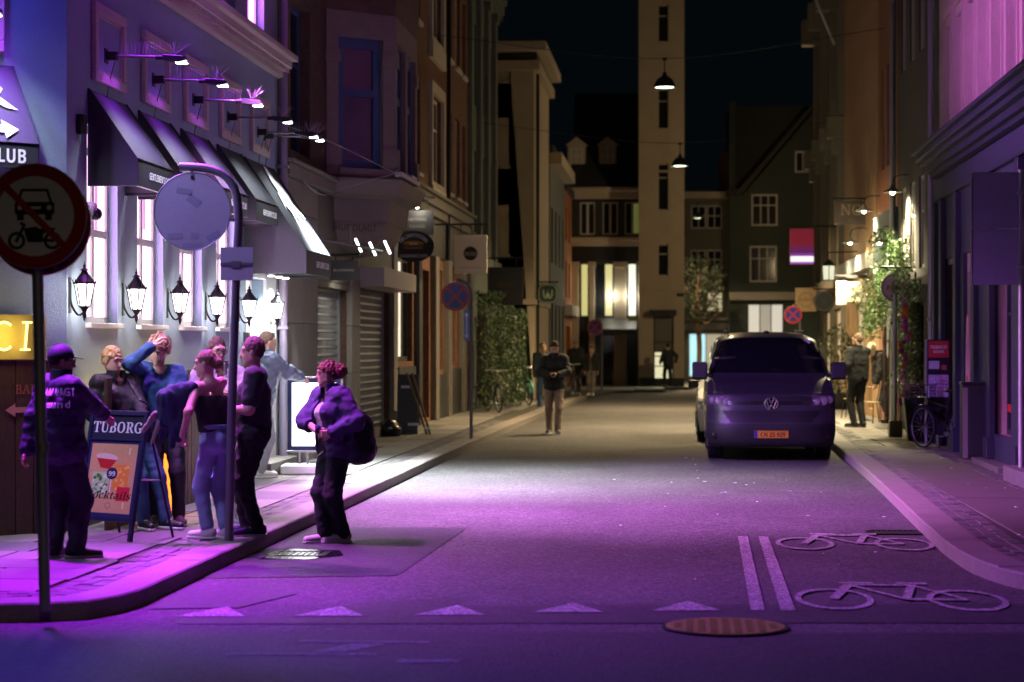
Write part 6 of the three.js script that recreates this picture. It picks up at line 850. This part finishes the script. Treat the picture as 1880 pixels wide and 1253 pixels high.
  const legB = (t0, t1, cut = 1) => [[hipL, knL, anL], [hipR, knR, anR]].flatMap(([a, k, n]) => [bone(a, k, .086 * b * S + t0, .058 * S + lerp(t0, t1, .5)), bone(k, k.clone().lerp(n, cut), .057 * S + lerp(t0, t1, .5), .04 * S + t1)]);
  // head frame
  const hq = new THREE.Quaternion().setFromEuler(new THREE.Euler(R(s.pitch || 0), R(s.look || 0), R(s.roll || 0), 'YXZ')), hi = hq.clone().invert(), hs = (s.headSize || 1) * S, hv = V(), inHead = f => (x, y, z) => { hv.set(x - hed.x, y - hed.y, z - hed.z).applyQuaternion(hi).divideScalar(hs); return f(hv.x, hv.y, hv.z) * hs; };
  const ell = (x, y, z, cx, cy2, cz, a, b2, c) => { const X = (x - cx) / a, Y = (y - cy2) / b2, Z = (z - cz) / c, k = Math.hypot(X, Y, Z); return (k - 1) * Math.min(a, b2, c) * (k > 1 ? 1 : 1); };
  const nose = bone(V(0, .012, .084), V(0, -.03, .104), .008, .013), brow = bone(V(-.034, .032, .072), V(.034, .032, .072), .017), lip = bone(V(-.017, -.063, .08), V(.017, -.063, .08), .009), jawL = bone(V(.052, -.05, -.005), V(.018, -.094, .062), .02, .018), jawR = bone(V(-.052, -.05, -.005), V(-.018, -.094, .062), .02, .018);
  const headF = (x, y, z) => { let d = ell(x, y, z, 0, .026, -.012, .074, .098, .094); d = smin(d, ell(x, y, z, 0, -.045, .026, .056, .062, .062), .04); for (const q of [jawL, jawR]) d = smin(d, cap(x, y, z, q), .03); d = smin(d, cap(x, y, z, brow), .022); for (const sg of [-1, 1]) { d = -smin(-d, Math.hypot(x - sg * .031, y - .01, z - .102) - .021, .014); d = smin(d, ell(x, y, z, sg * .076, -.002, -.004, .013, .032, .02), .008); } d = smin(d, cap(x, y, z, nose), .012); return smin(d, cap(x, y, z, lip), .01); };
  // body
  const neckB = bone(nec.clone().add(K(0, -.04, 0)), hed.clone().add(V(0, -.05, -.012).multiplyScalar(hs).applyQuaternion(hq)), .056 * S, .05 * S), bodyB = [...torso(-.012), ...hips(-.012), ...armB(0, 1, .99), ...legB(-.008, 0), neckB, bone(anL, toL, .038 * S, .03 * S), bone(anR, toR, .038 * S, .03 * S)];
  const gs = [nets(field(bodyB, .035), ...bounds(bodyB, .03), fine)];
  gs.push(nets((x, y, z) => smin(inHead(headF)(x, y, z), cap(x, y, z, neckB), .03), [hed.x - .14, hed.y - .17, hed.z - .14], [hed.x + .14, hed.y + .16, hed.z + .14], Math.max(.0055, fine * .45)));
  for (const [el, wr, sg, hold] of [[elL, wrL, 1, s.handL], [elR, wrR, -1, s.handR]]) { // palm, four fingers, thumb
    const d = wr.clone().sub(el).normalize(), o = hold || {}; let n = o.palm ? L(o.palm) : V(-sg, 0, .25); if (o.dir) d.copy(L(o.dir)).normalize(); n.sub(d.clone().multiplyScalar(n.dot(d))).normalize(); const e = d.clone().cross(n).multiplyScalar(sg), cu = o.curl ?? .55, B = [], at = (f, q, r) => wr.clone().addScaledVector(d, f * S).addScaledVector(e, q * S).addScaledVector(n, r * S);
    for (let k = 0; k < 4; k++) { const q = .026 - k * .0175, kn = at(.088 - Math.abs(k - 1.2) * .004, q, 0), len = [.07, .078, .072, .056][k]; B.push(bone(at(.0, q * .7, 0), kn, .016 * S, .0115 * S)); let c = kn.clone(), a = cu * .7; for (let j = 0; j < 3; j++) { const l = len * [.45, .32, .26][j] * S, nx = c.clone().addScaledVector(d, Math.cos(a) * l).addScaledVector(n, Math.sin(a) * l); B.push(bone(c, nx, (.0098 - j * .0009) * S, (.0092 - j * .001) * S)); c = nx; a += cu; } }
    const t0 = at(.025, .026, .004), t1 = at(.058, .052, .014 + cu * .01), t2 = at(.09, .056, .022 + cu * .018); B.push(bone(t0, t1, .0145 * S, .0115 * S), bone(t1, t2, .011 * S, .0085 * S), bone(el.clone().lerp(wr, .8), wr, .031 * S, .028 * S)); gs.push(nets(field(B, .006), ...bounds(B, .01), Math.max(.0045, fine * .35)));
  }
  obj('body', gs, s.skin || SKIN, P);
  // face
  if (s.face !== 0) { const hm = (g) => { g.scale(hs, hs, hs); g.applyQuaternion(hq); return mv(g, hed.x, hed.y, hed.z); }, dark = s.browM || mat(.06, .035, .02, .8); for (const sg of [-1, 1]) { const e = obj('eye', hm(ball(.0125, sg * .031, .01, .074, 1, .8, .7, 10)), mat(.6, .58, .55, .3), P); obj('iris', hm(ball(.006, sg * .031, .01, .0815, 1, 1, .5, 8)), mat(.03, .025, .02, .2), e); obj('eyebrow', hm(box(sg * .031 - .016, sg * .031 + .016, .03, .036, .084, .091)), dark, P); } obj('lips', hm(box(-.02, .02, -.066, -.059, .083, .0915, .003)), mat(.42, .16, .14, .5), P); if (s.glasses) { const g = []; for (const sg of [-1, 1]) g.push(new THREE.TorusGeometry(.024, .0025, 6, 20).translate(sg * .033, .008, .102), bar([sg * .056, .012, .1], [sg * .08, .012, 0], .0022)); g.push(bar([-.01, .012, .106], [.01, .012, .106], .002)); obj('glasses', g.map(hm), M.black, P); } }
  // hair
  const H = s.hair; if (H) { const m = mat(...H.c, H.ro ?? .75), k = H.k || 'short', f = H.f || 85, am = H.a ?? .0055, hr = (x, y, z) => { let d = ell(x, y, z, 0, .036 + (H.up || 0), -.02, .083 + (H.w || 0), .1 + (H.t || 0), .098 + (H.w || 0)); if (k === 'bun' || k === 'tail') d = smin(d, Math.hypot(x, y - (H.by ?? .03), z + .115) - (H.br || .045), .02); if (k === 'tail') d = smin(d, cap(x, y, z, bone(V(0, .03, -.12), V(.0, -.1, -.15), .04, .022)), .02); if (k === 'long') d = smin(d, ell(x, y, z, 0, -.06, -.05, .08, .14, .06), .03); const line = (y - (H.line ?? .066)) + ((H.fz ?? .07) - z) * (H.sl ?? .75); d = -smin(-d, line, .012); const w = noise3(x * f, y * f * .6, z * f) * am + noise3(x * f * 2.3, y * f * 1.2, z * f * 2.3) * am * .6; return Math.max(d + w, -(1e9)); }; obj('hair', nets(inHead(hr), [hed.x - .2, hed.y - .22, hed.z - .22], [hed.x + .2, hed.y + .22, hed.z + .22], Math.max(.006, fine * .5)), m, P); }
  if (s.cap) { const hm = g => { g.scale(hs, hs, hs); g.applyQuaternion(hq); return mv(g, hed.x, hed.y, hed.z); }; const c = obj('cap', hm(new THREE.SphereGeometry(.104, 24, 12, 0, 6.3, 0, 1.6).scale(.92, 1.0, 1.04).translate(0, .04, -.012)), s.cap, P); obj('cap_peak', hm(extrude((() => { const q = new THREE.Shape(); q.moveTo(-.075, 0); q.quadraticCurveTo(-.07, .1, 0, .105); q.quadraticCurveTo(.07, .1, .075, 0); return q; })(), .006).rotateX(PI / 2 + .12).translate(0, .048, .07)), s.cap, c); }
  // clothes
  const wr = (am, f = 13) => (x, y, z, d) => Math.abs(d) > .06 ? d : d + am * (noise3(x * f + 3, y * f * 1.5, z * f) + .5 * noise3(x * f * 2.1, y * f * 2.6 + 9, z * f * 2.1));
  const tr = s.trousers; if (tr) { const B = [...hips(tr.t ?? .012), ...legB(tr.t ?? .012, tr.hem ?? .02, tr.cut ?? .97)], F = field(B, .035), top = pel.y + (tr.waist ?? .1) * S, w = wr(tr.fold ?? .006); obj('trousers', nets((x, y, z) => Math.max(w(x, y, z, F(x, y, z)), y - top), ...bounds(B, .03), fine), tr.m, P); }
  let skinF; const layer = (name, q) => {
    const B = [...torso(q.t ?? .014, (q.b || 1) * b), ...(q.sleeve === 0 ? [] : armB((q.st ?? q.t ?? .014), q.sleeve ?? 1, q.cuff ?? .93)), ...(q.skirt ? hips(q.t ?? .014) : [])], F = field(B, .035), hem = pel.y + (q.hem ?? -.05) * S, w = wr(q.fold ?? .006), nk = bone(nec.clone().add(K(0, -.06, .012)), nec.clone().add(K(0, .2, .04)), (q.neck ?? .066) * S, (q.neck ?? .066) * S), T0 = pel, top = q.top !== undefined ? nec.y + q.top * S : 9;
    const cut = q.open ? (x, y, z) => { const lx = (x - che.x) * sx.x + (z - che.z) * sx.z - (q.shift || 0) * S, lz = (x - che.x) * fw.x + (z - che.z) * fw.z; return Math.max(Math.abs(lx) - q.open * S * (.55 + .45 * clamp((nec.y - y) / .5, 0, 1)), .015 - lz); } : null;
    const fn = (x, y, z) => { let d = w(x, y, z, F(x, y, z)); d = Math.max(d, hem - y, y - top); d = -smin(-d, cap(x, y, z, nk), .015); if (cut) d = Math.max(d, -cut(x, y, z)); return d; }; skinF = fn;
    obj(name, nets(fn, ...bounds(B, .04), fine), q.m, P);
    if (q.collar) { const c0 = nec.clone().add(K(0, -.035, .008)), c1 = nec.clone().add(K(0, .075, .02)), cb = bone(c0, c1, .084 * S, .078 * S); obj('collar', nets((x, y, z) => { let d = Math.abs(cap(x, y, z, cb)) - .011; d = Math.max(d, c0.y - .02 - y, y - c1.y - (q.collarTop || 0)); if (q.open) { const lx = (x - nec.x) * sx.x + (z - nec.z) * sx.z, lz = (x - nec.x) * fw.x + (z - nec.z) * fw.z; d = Math.max(d, -Math.max(Math.abs(lx) - .035, -lz)); } return d; }, [nec.x - .15, nec.y - .12, nec.z - .15], [nec.x + .15, nec.y + .2, nec.z + .17], fine * .75), q.cm || q.m, P); }
  };
  if (s.shirt) layer('shirt', s.shirt); if (s.jacket) layer('jacket', s.jacket);
  // shoes
  const sh = s.shoes; if (sh) for (const [a, t] of [[anL, toL], [anR, toR]]) { const d = t.clone().sub(a).setY(0).normalize(), he = a.clone().addScaledVector(d, -.045 * S), ty = a.y - .075 * S, F = field([bone(he.clone().setY(ty + .055 * S), a.clone().setY(ty + .06 * S), .042 * S, .045 * S), bone(a.clone().setY(ty + .055 * S), t.clone().setY(ty + .038 * S).addScaledVector(d, .03 * S), .046 * S, .036 * S), bone(he.clone().setY(ty + .08 * S), a.clone().setY(ty + .1 * S), .036 * S, .044 * S)], .025), lo = [Math.min(he.x, t.x) - .12, ty - .03, Math.min(he.z, t.z) - .12], hi2 = [Math.max(he.x, t.x) + .12, ty + .2, Math.max(he.z, t.z) + .12]; const o = obj('shoe', nets((x, y, z) => Math.max(F(x, y, z), ty + .022 - y, y - ty - (sh.top || .105) * S), lo, hi2, fine * .6), sh.m, P); obj('sole', nets((x, y, z) => Math.max(F(x, Math.max(y, ty + .04), z) - .004, ty + .002 - y, y - ty - .026), lo, hi2, fine * .6), sh.sole || M.white, o); }
  return { P, L, S, pel, che, nec, hed, shL, shR, elL, elR, wrL, wrR, anL, anR, sx, fw, field, fine, hq, hs, skinF };
}
const near = 'people gathered outside the club';
{ // door guard
  const nv = cloth(.016, .018, .045, .7), nvD = cloth(.008, .009, .02, .75), g = person('door guard in dark jacket and cap, seen from behind beside the sandwich board', { p: [-4.85, .12, -15.46], yaw: 152, h: 1.67, build: 1.1, shoulder: .2, look: -42, pitch: 4, twist: -12, skin: SKIN2, wrR: [.27, 1.08, -.4], hiR: [.6, -.8, .4], wrL: [-.27, .82, .04], handR: { palm: [0, -1, 0], curl: .5 }, ftL: [-.05, .02], ftR: [.13, .03], turnR: -30, group: near, hair: { c: [.03, .02, .015], line: .03 }, cap: nv, glasses: 1, trousers: { m: nvD, t: .022, hem: .034, cut: .95, fold: .01 }, jacket: { m: nv, t: .042, st: .03, hem: -.18, skirt: 1, fold: .011, collar: 1, collarTop: .02, neck: .08 }, shoes: { m: M.black, sole: mat(.3, .28, .28, .6) } });
  const bm = print(512, 256, (x, w, h) => { x.fillStyle = '#e6e4f0'; x.textAlign = 'left'; x.font = 'bold 100px sans-serif'; x.save(); x.scale(.8, 1); x.fillText('TEAM VAGT', 40, 110); x.font = 'bold 88px sans-serif'; x.fillText('Dørmand', 110, 220); x.restore(); }, { cut: true });
  // lettering laid on the curved back of the jacket
  const back = new THREE.PlaneGeometry(.44, .22, 30, 14), bp = back.attributes.position, c = g.che.clone().add(V(0, .07, 0)).addScaledVector(g.sx, -.13);
  for (let i = 0; i < bp.count; i++) { const u = bp.getX(i), v = bp.getY(i), q = c.clone().addScaledVector(g.sx, -u).addScaledVector(g.fw, -.4).add(V(0, v, 0)); for (let k = 0; k < 80 && g.skinF(q.x, q.y, q.z) > .026; k++) q.addScaledVector(g.fw, .004); bp.setXYZ(i, q.x, q.y, q.z); } back.computeVertexNormals(); obj('back_lettering', back, bm, g.P, true);
}
person('blond young man in dark jacket leaning back against the timber screen', { p: [-4.76, .12, -17.98], yaw: 48, h: 1.7, pelvis: [-.23, -.1], chest: [-.12, -.02], drop: .05, look: 12, pitch: 8, wrL: [-.02, .92, .2], wrR: [-.34, .95, .16], ftL: [.1, .0], ftR: [-.08, .1], group: near, hair: { c: [.42, .27, .12], a: .008, f: 55, w: .006, t: .012, line: .06, fz: .085 }, browM: mat(.25, .15, .07, .8), trousers: { m: cloth(.03, .075, .16), t: .012, hem: .02 }, shirt: { m: cloth(.012, .012, .015), t: .016, hem: -.06 }, jacket: { m: cloth(.01, .011, .014, .6), t: .036, st: .026, open: .12, shift: -.02, hem: -.1, fold: .01, collar: 1 }, shoes: { m: M.black, sole: M.white } });
person('curly haired young man in blue sweater holding his hair with one hand', { p: [-4.68, .12, -18.42], yaw: 14, h: 1.74, pelvis: [-.12, -.04], chest: [-.04, -.03], look: 14, pitch: 24, roll: -6, liftR: 1, wrR: [-.2, 1.66, .12], hiR: [-.5, -.25, 1], handR: { dir: [.6, .6, -.2], palm: [.2, -1, -.2], curl: .35 }, wrL: [.1, .84, .12], hiL: [.8, -.2, -.6], ftL: [.04, .05], ftR: [-.18, .06], group: near, hair: { c: [.36, .24, .12], k: 'curly', a: .018, f: 38, w: .03, t: .03, up: .006, line: .055, fz: .085, ro: .7 }, trousers: { m: cloth(.028, .028, .034, .6), t: .016, hem: .022, cut: .93 }, shirt: { m: cloth(.025, .1, .22), t: .026, st: .022, hem: -.08, fold: .01 }, shoes: { m: cloth(.1, .11, .07), sole: mat(.4, .42, .36, .6) } });
{ // woman in light jeans holding her coat
  const g = person('young woman in pale blue jeans and cropped black top, hand to her mouth', { p: [-3.98, .12, -17.06], yaw: -122, h: 1.63, build: .9, seat: 1, bust: 1, chest: [-.05, 0], look: 34, pitch: 6, shoulder: .165, liftR: 1, wrL: [-.25, .9, .2], hiL: [.1, -.3, 1], wrR: [-.13, 1.35, -.02], hiR: [-.7, -1, .1], handR: { dir: [.1, .9, .1], palm: [1, 0, .3], curl: .4 }, handL: { curl: .8 }, ftL: [-.07, .02], ftR: [.08, -.02], group: near, hair: { c: [.17, .1, .05], k: 'bun', br: .055, by: .0, line: .05, fz: .085, sl: .62, a: .004, f: 50 }, trousers: { m: cloth(.27, .36, .56), t: .006, hem: .024, cut: .86, waist: .13, fold: .005 }, shirt: { m: cloth(.02, .025, .025), t: .006, sleeve: 0, hem: .06, top: -.13, fold: .004 }, shoes: { m: cloth(.72, .68, .7), sole: M.white } });
  obj('waistband', nets((x, y, z) => { const d = g.field([bone(g.pel.clone().add(g.sx.clone().multiplyScalar(.055)), g.pel.clone().add(g.sx.clone().multiplyScalar(-.055)), .108, .108)], .02)(x, 0 * y + g.pel.y, z); return Math.max(d, Math.abs(y - g.pel.y - .105) - .02); }, [g.pel.x - .22, g.pel.y + .05, g.pel.z - .22], [g.pel.x + .22, g.pel.y + .16, g.pel.z + .22], .012), cloth(.23, .32, .5), g.P);
  // coat over her arm: a bundle of folds with loose ends
  const c = thing('carried_coat', 'dark coat bundled over the arm of the woman in pale jeans', 'coat', [-4.3, 1.22, -16.9], 0), B = [bone(V(.13, .2, 0), V(-.06, .12, .02), .07, .085), bone(V(-.06, .12, .02), V(-.1, -.08, .02), .085, .07), bone(V(-.02, .06, .04), V(-.02, -.28, .02), .06, .03), bone(V(.06, .1, .03), V(.06, -.22, .0), .06, .035), bone(V(-.1, .0, .0), V(-.13, -.24, -.02), .05, .025)], F = field(B, .05);
  obj('folds', nets((x, y, z) => { const d = F(x, y, z); return Math.abs(d) > .08 ? d : d + .014 * noise3(x * 16 + y * 7, y * 5, z * 16) + .008 * noise3(x * 34, y * 12, z * 34); }, ...bounds(B, .05), .011), cloth(.02, .03, .085), c); const F2 = field([bone(V(-.16, -.02, .05), V(-.27, -.16, .05), .03, .02), bone(V(-.12, -.08, .06), V(-.2, -.28, .05), .03, .012)], .02); obj('loose_end', nets((x, y, z) => F2(x, y, z) + .006 * noise3(x * 50, y * 20, z * 50), [-.34, -.34, -.03], [-.05, .06, .14], .01), cloth(.3, .26, .24), c);
  const ph = thing('mobile_phone', 'mobile phone held above the bundled coat', 'phone', [-4.53, 1.3, -16.8], .5); obj('case', box(-.06, .06, -.01, .0, -.035, .035, .004).rotateZ(-.5), M.black, ph); obj('screen', box(-.055, .055, .0, .0015, -.031, .031).rotateZ(-.5), M.blackGloss, ph);
}
person('young man with glasses in a pale grey jacket facing his friends', { p: [-4.2, .12, -18.75], yaw: 22, h: 1.74, pelvis: [-.08, 0], chest: [-.05, 0], look: 14, pitch: 4, wrR: [-.13, 1.2, .26], wrL: [.04, 1.2, .3], hiL: [.9, -.7, 0], hiR: [-.9, -.7, 0], handR: { curl: .8, palm: [1, .2, -.3] }, handL: { curl: .8, palm: [-1, .2, -.3] }, ftL: [.06, .03], ftR: [-.1, 0], group: near, glasses: 1, hair: { c: [.09, .05, .035], t: .014, line: .07, fz: .08 }, trousers: { m: cloth(.5, .42, .38), t: .014, hem: .022 }, shirt: { m: cloth(.6, .58, .6), t: .016, hem: -.03 }, jacket: { m: cloth(.44, .4, .44), t: .032, st: .028, open: .07, hem: -.05, fold: .01, collar: 1 }, shoes: { m: M.whitePaint } });
person('stocky young man in black tee shirt and trousers standing in profile', { p: [-3.72, .12, -17.36], yaw: -82, h: 1.74, build: 1.16, belly: .04, look: 2, pitch: 3, shoulder: .2, wrL: [-.25, 1.1, .2], hiL: [1, -.9, .4], wrR: [-.3, 1.14, -.02], hiR: [1, -.9, -.4], handL: { dir: [-1, .12, -.2], palm: [.1, .3, -1], curl: .7 }, handR: { curl: .7 }, ftL: [.04, .06], ftR: [-.08, -.1], group: near, hair: { c: [.12, .06, .05], t: .01, line: .045, fz: .09, a: .004 }, trousers: { m: cloth(.014, .014, .018), t: .03, hem: .022, cut: .96, fold: .01 }, shirt: { m: cloth(.028, .026, .036), t: .022, st: .03, sleeve: .72, hem: -.08, fold: .006 }, shoes: { m: cloth(.02, .022, .06), sole: mat(.5, .5, .6, .6) } });
person('young man in pale denim jacket stretching an arm to the glowing stand', { p: [-5.28, .12, -25.0], yaw: 130, h: 1.84, look: -10, chest: [.05, 0], wrR: [.46, 1.26, -.3], hiR: [0, -.6, 1], wrL: [-.1, .9, -.2], handR: { palm: [0, -1, 0], curl: .4 }, ftL: [0, -.1], ftR: [.02, .1], group: near, hair: { c: [.1, .06, .04] }, trousers: { m: cloth(.3, .31, .34), t: .012, hem: .022 }, jacket: { m: cloth(.14, .19, .25, .6), t: .05, st: .045, hem: -.06, fold: .014, collar: 1 }, shoes: { m: M.whitePaint } });
{ // woman with rucksack
  const pz = cloth(.06, .03, .14), g = person('woman in open purple zip jacket with rucksack standing on the road edge', { p: [-3.12, 0, -18.05], yaw: -52, h: 1.65, build: 1.0, bust: 1, seat: 1, chest: [-.035, 0], look: -28, pitch: 2, twist: 8, wrL: [.0, 1.0, .2], hiL: [1, -.4, .2], wrR: [-.14, 1.02, .16], hiR: [-.9, -.5, -.2], handL: { dir: [-1, -.1, 0], palm: [.2, 0, -1], curl: .7 }, handR: { dir: [1, -.1, .1], palm: [0, 0, -1], curl: .7 }, ftL: [.07, .0], ftR: [-.08, .05], turnL: -18, turnR: 0, hair: { c: [.16, .06, .035], k: 'bun', br: .075, by: .03, a: .014, f: 55, line: .06, fz: .085, sl: .66, w: .006, ro: .8 }, trousers: { m: cloth(.016, .018, .026), t: .024, hem: .03, cut: .97, fold: .008 }, shirt: { m: cloth(.7, .64, .68), t: .01, hem: .02, neck: .075, sleeve: .6 }, jacket: { m: pz, t: .036, st: .034, open: .085, shift: -.015, hem: -.26, skirt: 1, fold: .011, collar: 1, cuff: .9 }, shoes: { m: cloth(.62, .56, .56), sole: M.white } });
  obj('jacket_trim', [bar([g.pel.x - .16, g.pel.y - .1, g.pel.z + .1], [g.pel.x + .1, g.pel.y - .04, g.pel.z + .18], .006, .006, 6)], mat(.6, .6, .66, .6), g.P);
  const k = thing('rucksack', 'black rucksack worn by the woman in the purple jacket', 'rucksack', [-2.93, .78, -18.16], R(-52)), F = field([bone(V(0, .05, 0), V(0, .3, 0), .13, .115), bone(V(.04, .05, -.05), V(.04, .26, -.04), .11, .09), bone(V(-.06, .04, -.02), V(-.06, .22, -.02), .11, .09)], .05); obj('pack', nets((x, y, z) => F(x, y, z) + .006 * noise3(x * 22, y * 22, z * 22), [-.24, -.14, -.22], [.24, .46, .18], .012), mat(.012, .012, .018, .45), k); obj('pocket', ball(.1, 0, .06, -.13, 1, .9, .5), mat(.014, .014, .02, .5), k); obj('strap', tube([[.1, .38, .1], [.12, .5, .22], [.12, .3, .33], [.13, .05, .2]], .014, 16, 6), M.black, k);
}
const far = 'people walking down the street';
{
  const g = person('man in black jacket and beige trousers walking while reading his phone', { p: [-2.52, 0, -40.3], yaw: 2, h: 1.86, fine: .017, pitch: 30, wrL: [.07, 1.17, .3], wrR: [-.07, 1.17, .3], hiL: [1, -.5, -.2], hiR: [-1, -.5, -.2], handL: { dir: [-.7, .1, .5], palm: [0, .6, -1], curl: .8 }, handR: { dir: [.7, .1, .5], palm: [0, .6, -1], curl: .8 }, ftL: [.07, .12], ftR: [-.11, -.1], group: far, hair: { c: [.03, .02, .015], t: .008 }, trousers: { m: cloth(.32, .24, .19), t: .012, hem: .024, fold: .008 }, jacket: { m: cloth(.018, .019, .024), t: .045, st: .034, hem: -.12, fold: .012, collar: 1 }, shoes: { m: cloth(.3, .28, .26), sole: M.white } });
  const ph = thing('mobile_phone', 'mobile phone in the hands of the walking man in beige trousers', 'phone', [-2.52, 1.2, -39.92], 0); obj('case', box(-.036, .036, -.004, .004, -.07, .07, .003).rotateX(.6), M.black, ph); obj('screen', box(-.032, .032, .004, .0055, -.065, .065).rotateX(.6), M.blackGloss, ph);
}
person('man in blue jeans walking behind the man with the phone', { p: [-3.72, .0, -54.5], yaw: 8, h: 1.85, fine: .022, look: 6, wrL: [.24, .86, .1], wrR: [-.2, .9, .2], ftL: [.1, -.22, .06], ftR: [-.08, .18], group: far, skin: SKIN2, hair: { c: [.05, .03, .02] }, trousers: { m: cloth(.04, .09, .18), t: .012, hem: .022 }, jacket: { m: cloth(.03, .05, .06), t: .035, hem: -.1 }, shoes: { m: cloth(.4, .36, .3) } });
person('person in black hooded top walking near the far signpost', { p: [-3.47, .12, -66.6], yaw: 10, h: 1.78, fine: .024, wrL: [.24, .86, .1], ftL: [.08, .12], ftR: [-.1, -.1], group: far, skin: SKIN2, hair: { c: [.05, .03, .02] }, trousers: { m: cloth(.03, .03, .035), t: .012, hem: .022 }, jacket: { m: cloth(.02, .022, .026), t: .04, hem: -.1, collar: 1, collarTop: .03 }, shoes: { m: M.white } });
person('woman in black jacket and grey trousers walking beside the far signpost', { p: [-2.9, .12, -65.6], yaw: -8, h: 1.62, fine: .024, build: .92, bust: 1, ftL: [.05, .14], ftR: [-.07, -.12], group: far, hair: { c: [.06, .035, .02], k: 'long', line: .06 }, trousers: { m: cloth(.2, .17, .14), t: .01, hem: .016 }, jacket: { m: cloth(.02, .02, .024), t: .03, hem: -.06, open: .05 }, shirt: { m: cloth(.12, .1, .1), t: .012 }, shoes: { m: M.whitePaint } });
person('man in dark clothes entering the lit shop door of the cream tower', { p: [-.5, .12, -78.8], yaw: 205, h: 1.72, fine: .026, wrR: [.3, .95, .1], wrL: [-.3, .95, -.1], ftL: [-.1, .0], ftR: [.14, .1], group: far, hair: { c: [.03, .02, .015] }, trousers: { m: cloth(.02, .02, .026), t: .012, hem: .022 }, jacket: { m: cloth(.025, .028, .03), t: .03, hem: -.1 }, shoes: { m: M.black } });
person('tall man in black standing with his back turned beside the van', { p: [3.56, .12, -41.05], yaw: -146, h: 1.9, fine: .017, build: 1.06, look: 22, wrL: [-.26, 1.1, .02], hiL: [-.3, -1, .6], wrR: [-.2, 1.1, -.25], ftL: [-.08, .03], ftR: [.1, 0], group: 'people by the cafe seats', hair: { c: [.16, .1, .06], line: .03, a: .002, w: -.004 }, trousers: { m: cloth(.006, .006, .007), t: .014, hem: .024 }, jacket: { m: cloth(.006, .0065, .007), t: .035, hem: -.1, fold: .01, collar: 1 }, shoes: { m: M.black, sole: M.black } });
person('white haired man in dark jacket bending over the cafe seats', { p: [4.42, .12, -43.4], yaw: -70, h: 1.84, fine: .017, chest: [-.16, .03, -.02], head: [-.06, -.06, 0], drop: .03, look: 5, pitch: 42, wrL: [-.3, .78, .2], wrR: [-.3, .72, -.05], hiL: [.4, -.2, .5], ftL: [.02, .1], ftR: [.05, -.1], group: 'people by the cafe seats', hair: { c: [.62, .52, .36], w: .004, t: .004, a: .004 }, trousers: { m: cloth(.03, .034, .05), t: .014, hem: .024 }, jacket: { m: cloth(.012, .013, .016), t: .034, hem: -.12, fold: .01, collar: 1 }, shoes: { m: M.black, sole: M.black } });
renderer.render(scene, camera);
